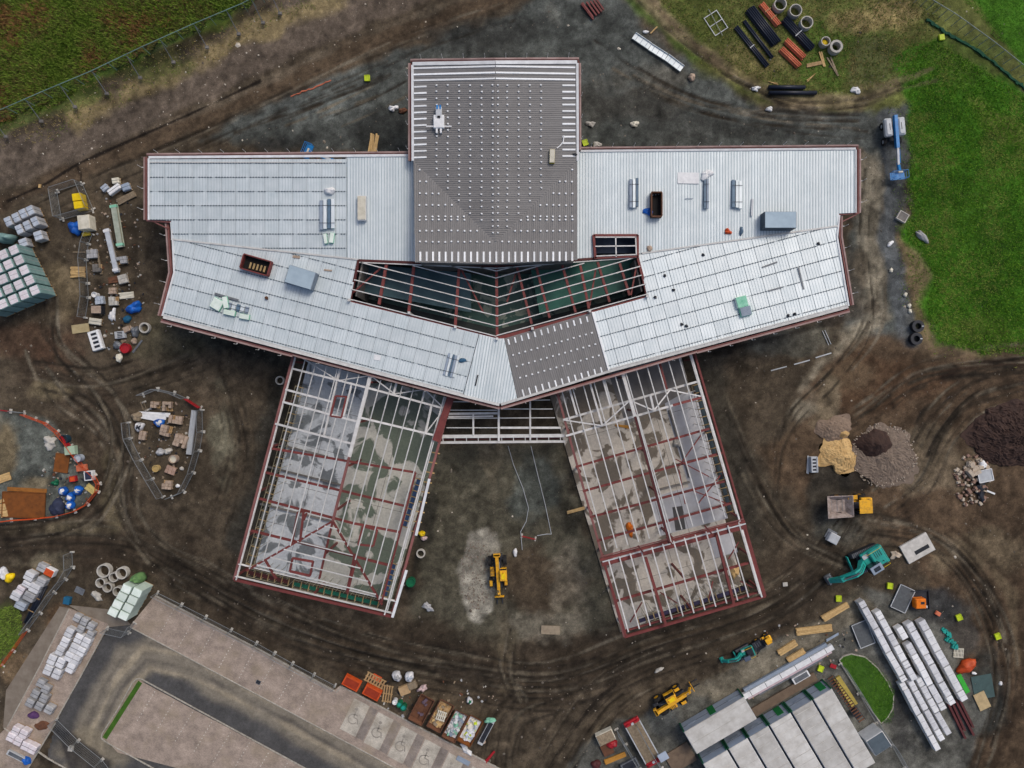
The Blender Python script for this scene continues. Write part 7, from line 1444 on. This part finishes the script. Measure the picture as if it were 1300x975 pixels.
bag('rubble beside the cover slab', 1137, 705, 6, .3, m_rub, 'rubble', 'rubble_lump', 5, ry=5, rough=.6); plate('small white square pad on the haul road', 997, 742, 6, 5, 5, m_conc, .12, 'square_pad', 'pad')
p = W(606, 730); mb = MB(); rubble(mb, p.x, p.y, 420, 2.4, 4.8, -.07, .05, .22, 31, 2); tag(mb.build('crushed_stone', [M('pale_crushed', (150, 141, 131), (112, 103, 94), scale=1.4), m_gravel]), 'pale crushed stone scattered beside the courtyard telehandler', 'crushed stone', kind='stuff')

# --- things lying on the roofs
def roof_item(pl, px, py): return pl.P(px, py, .1).z
def sheets(label, pl, px, py, w, l, deg, n, mat, h=.35):
    z = roof_item(pl, px, py); p = W(px, py, z + h); t = thing('sheet_pack', label, 'sheet pack', (p.x, p.y, z + .06), R(deg)); wx, ly = w * S, l * S
    for i in range(n):
        x = ((i + .5) / n - .5) * wx; MB().box((x, random.uniform(-.1, .1), 0), (wx / n * .82, ly, h * random.uniform(.6, 1))).build('profile', mat[i % len(mat)], t)
    for y in (-.3, .3): MB().box((0, y * ly, h + .005), (wx, .05, .012)).build('strap', m_strap, t)
    return t
RM = [m_slate, m_deck_b, M('steel_blue', (98, 122, 142), scale=2, rough=.4), m_deck_b]
sheets('blue and silver profile pack on the panelled roof by the white sack', pl_la, 415, 272, 18, 34, 0, 4, RM); sheets('split profile pack nearest the hall on the bright deck', pl_ra, 805, 245, 11, 33, 0, 3, RM); sheets('narrow profile pack below the white sheet on the bright deck', pl_ra, 897, 245, 6, 34, 0, 2, [RM[2], m_slate]); sheets('rounded profile pack with dark straps on the bright deck', pl_ra, 936, 246, 12, 32, 0, 3, [RM[2], m_deck_b, m_deck_b]); sheets('small bundle of blue ladder rails on the panelled roof end', pl_ll, 573, 464, 14, 26, -14, 5, [m_slate, m_deck_b, RM[2]], .15)
z7 = 7.6
def on(pl, px, py): return pl.P(px, py, .08).z + .02
bag('white sack on the panelled roof above the profile pack', 422, 246, 6, .5, m_pale, 'sack', 'sack', 4, ry=4.5, z=on(pl_la, 422, 246)); box('long white curb box on the plain deck strip', 459, 264, 10, 29, .6, 0, m_wrap, 'curb_box', 'box', m_cream, z=on(pl_la, 459, 264))
for x, y, w, l, d, lab in ((413,303,4,12,8,'mint green pack, first of the pair below the profile pack'), (421,302,5,12,-8,'mint green pack, second of the pair below the profile pack'), (275,386,13,13,-30,'square mint pack at the end of the roof cluster'), (286,384,6,14,10,'upright mint pack in the roof cluster'), (291,397,14,6,-12,'flat mint pack in the roof cluster'), (310,402,12,6,-10,'mint pack at the far end of the roof cluster')): box(lab, x, y, w, l, .35, d, m_mintbox, 'mint_pack', 'pack', m_mint, z=on(pl_la if y < 310 else pl_ll, x, y))
sheets('grey rail bundle in the mint pack cluster on the roof', pl_ll, 302, 391, 26, 8, -14, 5, RM, .2); timber('dark steel angle lying on the roof above the mint cluster', 287, 377, 28, 3, -16, 1, 2, m_steel, cat='steel angle', name='steel_angle', z=on(pl_ll, 287, 377))
timber('tan offcut on the roof beside the grey cowl', 416, 343, 9, 2, -8, 1, 1, m_tanblock, cat='offcut', name='offcut', z=on(pl_ll, 416, 343)); timber('brown offcuts near the valley gutter', 376, 326, 8, 3, -8, 2, 1, m_tanblock, cat='offcut', name='offcut', z=on(pl_ll, 376, 326)); bag('small rusty bucket on the panelled roof', 343, 380, 2, .35, m_rustd, 'bucket', 'bucket', 3, z=on(pl_ll, 343, 380)); plate('small white paper sheet on the panelled roof', 479, 454, 8, 6, -10, m_pale, .02, 'paper_sheet', 'paper', on(pl_ll, 479, 454)); bag('blue cloth beside the ladder rails on the roof', 588, 458, 5, .2, M('steel_cloth', (60, 100, 130), scale=2), 'cloth', 'cloth', 5, ry=2.4, z=on(pl_ll, 588, 458)); timber('black rail piece on the pale roof corner', 605, 483, 13, 1.6, 75, 1, 1, m_black, cat='rail', name='rail_piece', z=on(pl_ll, 605, 483))
plate('white protective sheet on the bright deck', 874, 226, 25, 13, -1, m_pale, .03, 'protective_sheet', 'sheet', on(pl_ra, 874, 226)); bag('crumpled white film beside the protective sheet', 893, 226, 6, .3, m_pale, 'film', 'crumpled_film', 4, ry=6, rough=.6, z=on(pl_ra, 893, 226)); bag('bright blue cloth beside the brown shaft on the deck', 820, 272, 6, .25, m_bluet, 'cloth', 'cloth', 6, ry=4, rough=.5, z=on(pl_ra, 820, 272)); bag('tan glove heap near the skylight corner', 822, 318, 3, .25, m_tanblock, 'gloves', 'glove_heap', 3, ry=4, z=on(pl_ra, 822, 318)); bag('orange tool heap on the deck near the valley', 920, 297, 4, .25, m_or, 'tools', 'tool_heap', 4, ry=3, rough=.6, z=on(pl_ra, 920, 297)); bag('dark blue bottle pack on the deck near the valley', 937, 296, 2.2, .3, RM[2], 'bottles', 'bottle_pack', 5, ry=5, z=on(pl_ra, 937, 296)); timber('grey spirit level on the bright deck', 955, 263, 20, 2.4, 88, 1, 2, m_lgrey, cat='level', name='spirit_level', z=on(pl_ra, 955, 263)); line_on_ground('thin silver strip on the bright deck by the narrow pack', [(870,252),(880,252)], 'thin_strip', 'strip', m_slate, .08, on(pl_ra, 875, 252) + .1)
box('pale mint pack on the right panelled roof', 942, 383, 13, 13, .5, 14, m_mint, 'mint_pack', 'pack', m_mintbox, z=on(pl_lr, 942, 383)); box('mint pack with grey inlay on the right panelled roof', 947, 395, 13, 11, .45, 14, m_mintbox, 'mint_pack', 'pack', m_slate, z=on(pl_lr, 947, 395))
for x, y, l, d, lab in ((1017,353,26,-76,'dark thin rail across the panel joints of the right roof'), (977,336,19,18,'dark thin rail aligned with the roof rows'), (984,367,16,14,'grey thin rail on the right panelled roof')): timber(lab, x, y, l, 1.8, d, 1, 1, m_steel, cat='rail', name='rail_piece', z=on(pl_lr, x, y))
for i, (x, y) in enumerate(((862,413),(868,415),(841,352),(852,370),(889,326),(995,402),(1003,400),(829,379),(1033,312))): bag('small dark tool left on the right panelled roof', x, y, 1.8, .2, m_black, 'tool', 'small_tool', i, 'dark tools on the right panelled roof', z=on(pl_lr, x, y))
# fixed roof features (parts of the building)
def curb(pl, px, py, w, l, deg, mat, inner, h=.6, name='roof_opening'):
    p = pl.P(px, py, .1 + h); t = MB(); wx, ly = w * S / 2, l * S / 2; ca, sa = math.cos(R(deg)), math.sin(R(deg)); z0 = p.z - h
    def q(x, y): return (p.x + x * ca - y * sa, p.y + x * sa + y * ca)
    for x, y, a, b in ((0, -ly, wx * 2, .14), (0, ly, wx * 2, .14), (-wx, 0, .14, ly * 2 - .15), (wx, 0, .14, ly * 2 - .15)): t.box((*q(x, y), z0), (a, b, h), R(deg))
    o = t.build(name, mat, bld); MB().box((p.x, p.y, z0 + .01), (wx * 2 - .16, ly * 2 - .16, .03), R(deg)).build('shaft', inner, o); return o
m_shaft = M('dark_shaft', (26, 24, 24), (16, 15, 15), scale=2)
o = curb(pl_ll, 324, 336, 33, 17, -16, m_red, m_shaft, .8)
p = pl_ll.P(327, 338, .3)
for i in range(5): c = pl_ll.P(318 + i * 4.5, 337 + i * 1.2, .35); MB().box((c.x, c.y, c.z), (.22, .75, .08), R(-16)).build('board', m_board, o)
curb(pl_ra, 834, 259, 12, 28, 0, m_rustd, m_shaft, .9)
def cowl(pl, px, py, w, l, deg, h, mat):
    p = pl.P(px, py, h); o = MB().cbox((p.x, p.y, p.z - h), (w * S, l * S, h), .06, R(deg)).build('roof_cowl', mat, bld); MB().box((p.x, p.y, p.z + .002), (w * S * .96, l * S * .96, .03), R(deg)).build('cowl_top', M('cowl_sheet', (176, 194, 204), (158, 176, 188), scale=.6), o)
    return o
cowl(pl_ll, 381, 352, 32, 21, -17, 1.5, M('cowl_grey', (128, 140, 152), (110, 120, 130), scale=1)); cowl(pl_ra, 991, 279, 37, 19, 0, 1.6, M('cowl_dark', (74, 84, 94), scale=1))
# hall roof goods
z = on(pl_hw, 557, 152); p = W(557, 152, z + .5); t = thing('seaming_machine', 'white and blue sheet rolling machine on the grey hall roof', 'machine', (p.x, p.y, z), R(90))
MB().cbox((-.2, 0, 0), (1.6, 1.3, .55), .06).build('base', m_pale, t); MB().cbox((.9, 0, .1), (1.3, .75, .5), .06).build('head', m_lgrey, t); MB().box((1.5, .18, .2), (.5, .2, .45)).box((1.5, -.18, .2), (.5, .2, .45)).build('roller', m_blue, t); MB().box((-.75, 0, .3), (.14, 3.1, .1)).build('cross_bar', m_pale, t); MB().box((-1.2, .25, .1), (.7, .22, .35)).box((-1.2, -.25, .1), (.7, .22, .35)).build('guide', m_pale, t); MB().box((.3, 0, .56), (.3, .35, .04)).build('hatch', m_black, t)
box('yellow tool case on the grey hall roof', 701, 198, 6, 16, .4, -2, M('mustard_case', (176, 160, 60), scale=2), 'tool_case', 'case', m_cream, z=on(pl_he, 701, 198)); line_on_ground('white hose curling off a bracket on the hall roof', [(716,172),(715,180),(711,185),(707,188)], 'hose', 'hose', m_pale, .14, on(pl_he, 712, 180) + .1); bag('small black rag at the hall roof edge', 728, 202, 3, .15, m_black, 'rag', 'rag', 5, ry=1.5, z=on(pl_he, 725, 200))

# scraps around the stores (too small to pick apart)
def scraps(name, label, px, py, rx, ry, n, seed):
    p = W(px, py); mb = MB(); rubble(mb, p.x, p.y, n, rx * S, ry * S, -.08, .06, .34, seed, 6); tag(mb.build(name, [m_oldwood, m_conc, m_wrapg, m_rustd, m_black, m_tanblock]), label, 'scraps', kind='stuff')
scraps('yard_scraps', 'small scraps and offcuts strewn through the store yard row', 148, 350, 36, 105, 230, 41); scraps('compound_scraps', 'small scraps strewn among the goods in the orange fenced compound', 85, 610, 34, 40, 90, 42); scraps('island_scraps', 'small scraps strewn over the block island', 210, 560, 36, 55, 110, 43); scraps('skip_scraps', 'small scraps strewn around the skip row', 540, 885, 90, 26, 90, 44); scraps('compound_edge_scraps', 'small scraps strewn around the timber stacks and trims', 1020, 820, 70, 30, 60, 45)

# ================================================================== LOOSE STONES AND GRASS (uncountable)
def scatter_stones(name, n, size, mats, seed, where):
    rnd = np.random.RandomState(seed); V = []; F = []; MI = []; k = 0
    base = np.array([(1, 0, 0), (.3, .95, 0), (-.85, .5, 0), (-.7, -.7, 0), (.45, -.9, 0), (.1, .1, .8)])
    while k < n:
        x, y = rnd.uniform(-10, 1310), rnd.uniform(-10, 985)
        if rnd.rand() > where(x, y): continue
        s = size * rnd.lognormal(0, .38); a = rnd.uniform(0, 6.28); c, si = math.cos(a), math.sin(a); w = W(x, y); z = float(ground_h(x, y)) - .02
        b = base * (s * rnd.uniform(.7, 1.3), s * rnd.uniform(.6, 1.1), s * rnd.uniform(.5, .9)) * rnd.uniform(.8, 1.2, (6, 1))
        o = len(V); V += [(w.x + p[0] * c - p[1] * si, w.y + p[0] * si + p[1] * c, z + p[2]) for p in b]; F += [(o, o + 1, o + 5), (o + 1, o + 2, o + 5), (o + 2, o + 3, o + 5), (o + 3, o + 4, o + 5), (o + 4, o, o + 5)]; m = rnd.randint(len(mats)); MI += [m] * 5; k += 1
    mb = MB(); mb.v = V; mb.f = F; mb.m = MI; o = mb.build(name, mats); o['kind'] = 'stuff'; return o
BLD = [(186,196),(520,194),(520,76),(735,76),(735,190),(1092,186),(1092,272),(1080,392),(886,446),(974,758),(793,812),(715,560),(556,562),(500,786),(296,738),(370,450),(204,404),(215,300),(186,282)]
PAVE = [(80,765),(200,752),(660,990),(-20,1000),(5,920)]; GRS = [(1150,120),(1190,55),(1310,150),(1310,448),(1190,434),(1150,320)]; NWG = [(-20,-20),(340,-20),(130,112),(-20,185)]
def pin(x, y, poly): return inside(np.array([x]), np.array([y]), poly)[0]
def open_ground(x, y):
    if pin(x, y, BLD) or pin(x, y, PAVE) or pin(x, y, NWG): return 0
    if pin(x, y, GRS): return .04
    return 1.0
def bank_w(x, y): return 1.0 if (0 < (x * .42 + y * .9) - 130 < 110 and x < 520) and not pin(x, y, NWG) else .0
scatter_stones('loose_stones', 5000, .08, [M('stone_a', (132, 122, 108)), M('stone_b', (100, 90, 80)), M('stone_f', (116, 108, 96)), M('stone_d', (80, 74, 68))], 3, open_ground)
scatter_stones('bank_stones', 260, .085, [M('stone_c', (180, 170, 154)), M('stone_e', (206, 196, 178))], 9, bank_w)
scatter_stones('pale_litter', 110, .13, [M('stone_e', (206, 196, 178)), M('stone_c', (180, 170, 154))], 12, open_ground)
def grass(name, n, poly, h, w, cols, seed, zoff=0.0, weight=None, gain=1.3):
    rnd = np.random.RandomState(seed); xs = [p[0] for p in poly]; ys = [p[1] for p in poly]; m = int(n * 2.6); x = rnd.uniform(min(xs), max(xs), m); y = rnd.uniform(min(ys), max(ys), m)
    edge = (fbm(x / 16, y / 16, seed + 40, 3) - .47) * 30; k = inside(x + edge, y + edge * .6, poly)
    if weight is not None: k &= rnd.rand(m) < weight(x, y)
    x, y = x[k][:n], y[k][:n]; m = len(x); wx = (x - 650) * S; wy = (487.5 - y) * S; z = ground_h(x, y) + zoff - .03
    cl = np.array([lin(c) for c in cols]) * gain; patch = np.clip(fbm(x / 30, y / 30, seed, 4) * 1.9 - .4 + rnd.normal(0, .16, m), 0, .999); ci = (patch * len(cols)).astype(int); V = []; C = []
    for b in range(3):
        a = rnd.uniform(0, 6.28, m); t = rnd.uniform(.2, 1.0, m) * h; hh = h * rnd.uniform(.5, 1.2, m); ox = rnd.normal(0, .08, m); oy = rnd.normal(0, .08, m); ww = w * rnd.uniform(.6, 1.3, m)
        p0 = np.stack([wx + ox - np.sin(a) * ww, wy + oy + np.cos(a) * ww, z], 1); p1 = np.stack([wx + ox + np.sin(a) * ww, wy + oy - np.cos(a) * ww, z], 1); p2 = np.stack([wx + ox + np.cos(a) * t, wy + oy + np.sin(a) * t, z + hh], 1)
        V.append(np.stack([p0, p1, p2], 1).reshape(-1, 3)); C.append(np.repeat(cl[ci] * rnd.uniform(.7, 1.35, (m, 1)), 3, 0))
    V = np.concatenate(V); C = np.concatenate(C); nf = len(V) // 3; me = bpy.data.meshes.new(name); me.vertices.add(len(V)); me.vertices.foreach_set('co', V.ravel()); me.loops.add(len(V)); me.loops.foreach_set('vertex_index', np.arange(len(V))); me.polygons.add(nf); me.polygons.foreach_set('loop_start', np.arange(0, len(V), 3)); me.polygons.foreach_set('loop_total', np.full(nf, 3))
    ca = me.color_attributes.new('tint', 'FLOAT_COLOR', 'POINT'); ca.data.foreach_set('color', np.concatenate([C, np.ones((len(C), 1))], 1).ravel()); me.materials.append(m_blade); me.update(calc_edges=True); o = link(name, me); o['kind'] = 'stuff'; return o
m_blade = bpy.data.materials.new('grass_blade'); m_blade.use_nodes = True; n_ = m_blade.node_tree.nodes; at = n_.new('ShaderNodeAttribute'); at.attribute_name = 'tint'; m_blade.node_tree.links.new(at.outputs[0], n_['Principled BSDF'].inputs['Base Color']); n_['Principled BSDF'].inputs['Roughness'].default_value = .8; n_['Principled BSDF'].inputs['Specular IOR Level'].default_value = .15
grass('rough_grass', 20000, [(-30,-30),(345,-30),(318,8),(230,48),(130,96),(60,134),(-30,172)], .55, .07, [(76,96,30), (100,118,46), (84,78,42), (96,118,38), (110,82,50)], 5, gain=1.45)
grass('meadow_grass', 24000, [(1152,128),(1150,80),(1192,52),(1330,140),(1330,452),(1240,447),(1192,434),(1165,395),(1150,310),(1155,220)], .22, .055, [(66,106,24), (88,120,34), (54,92,18), (78,114,30), (108,118,54)], 6, gain=1.7, weight=lambda x, y: np.where(inside(x, y, [(1136,290),(1162,312),(1188,350),(1176,392),(1186,440),(1160,436),(1148,380)]) | (seg_dist(x, y, [(1090,112),(1140,104),(1185,86)], False) < 3) | (seg_dist(x, y, [(1080,126),(1140,114),(1190,102)], False) < 3), .12, 1))
grass('mown_grass', 5000, [(1195,-30),(1330,-30),(1330,100),(1300,84)], .14, .05, [(84,128,36), (98,140,44), (74,114,30)], 7)
grass('yard_grass', 11000, [(800,-30),(1200,-30),(1190,50),(1150,100),(1060,130),(960,115),(880,75)], .2, .05, [(104,108,54), (84,104,42), (124,114,66), (78,100,36), (136,122,76)], 8, 0, lambda x, y: np.where(seg_dist(x, y, [(812,-10),(860,40),(930,95),(1000,130),(1090,128),(1165,98)], False) < 10, .08, 1))
grass('weeds', 900, [(-20,772),(26,770),(32,800),(14,836),(-20,850)], .35, .06, [(84,110,40), (100,120,50)], 9); grass('bank_grass', 3500, [(-30,150),(130,100),(250,50),(360,-5),(420,-5),(260,80),(110,160),(-30,200)], .2, .05, [(110,104,62), (140,124,84), (92,104,46)], 11)
grass('verge_grass', 2600, ov, .1, .04, [(66,108,26), (54,94,22), (80,120,34)], 10, .22)
grass('edge_grass', 2600, [(1120,120),(1120,70),(1192,40),(1340,140),(1340,470),(1230,462),(1180,448),(1146,400),(1134,310),(1140,220)], .2, .05, [(72,106,28), (92,118,40), (110,112,58)], 16, gain=1.5, weight=lambda x, y: np.where(x < 1215, .55, .12))
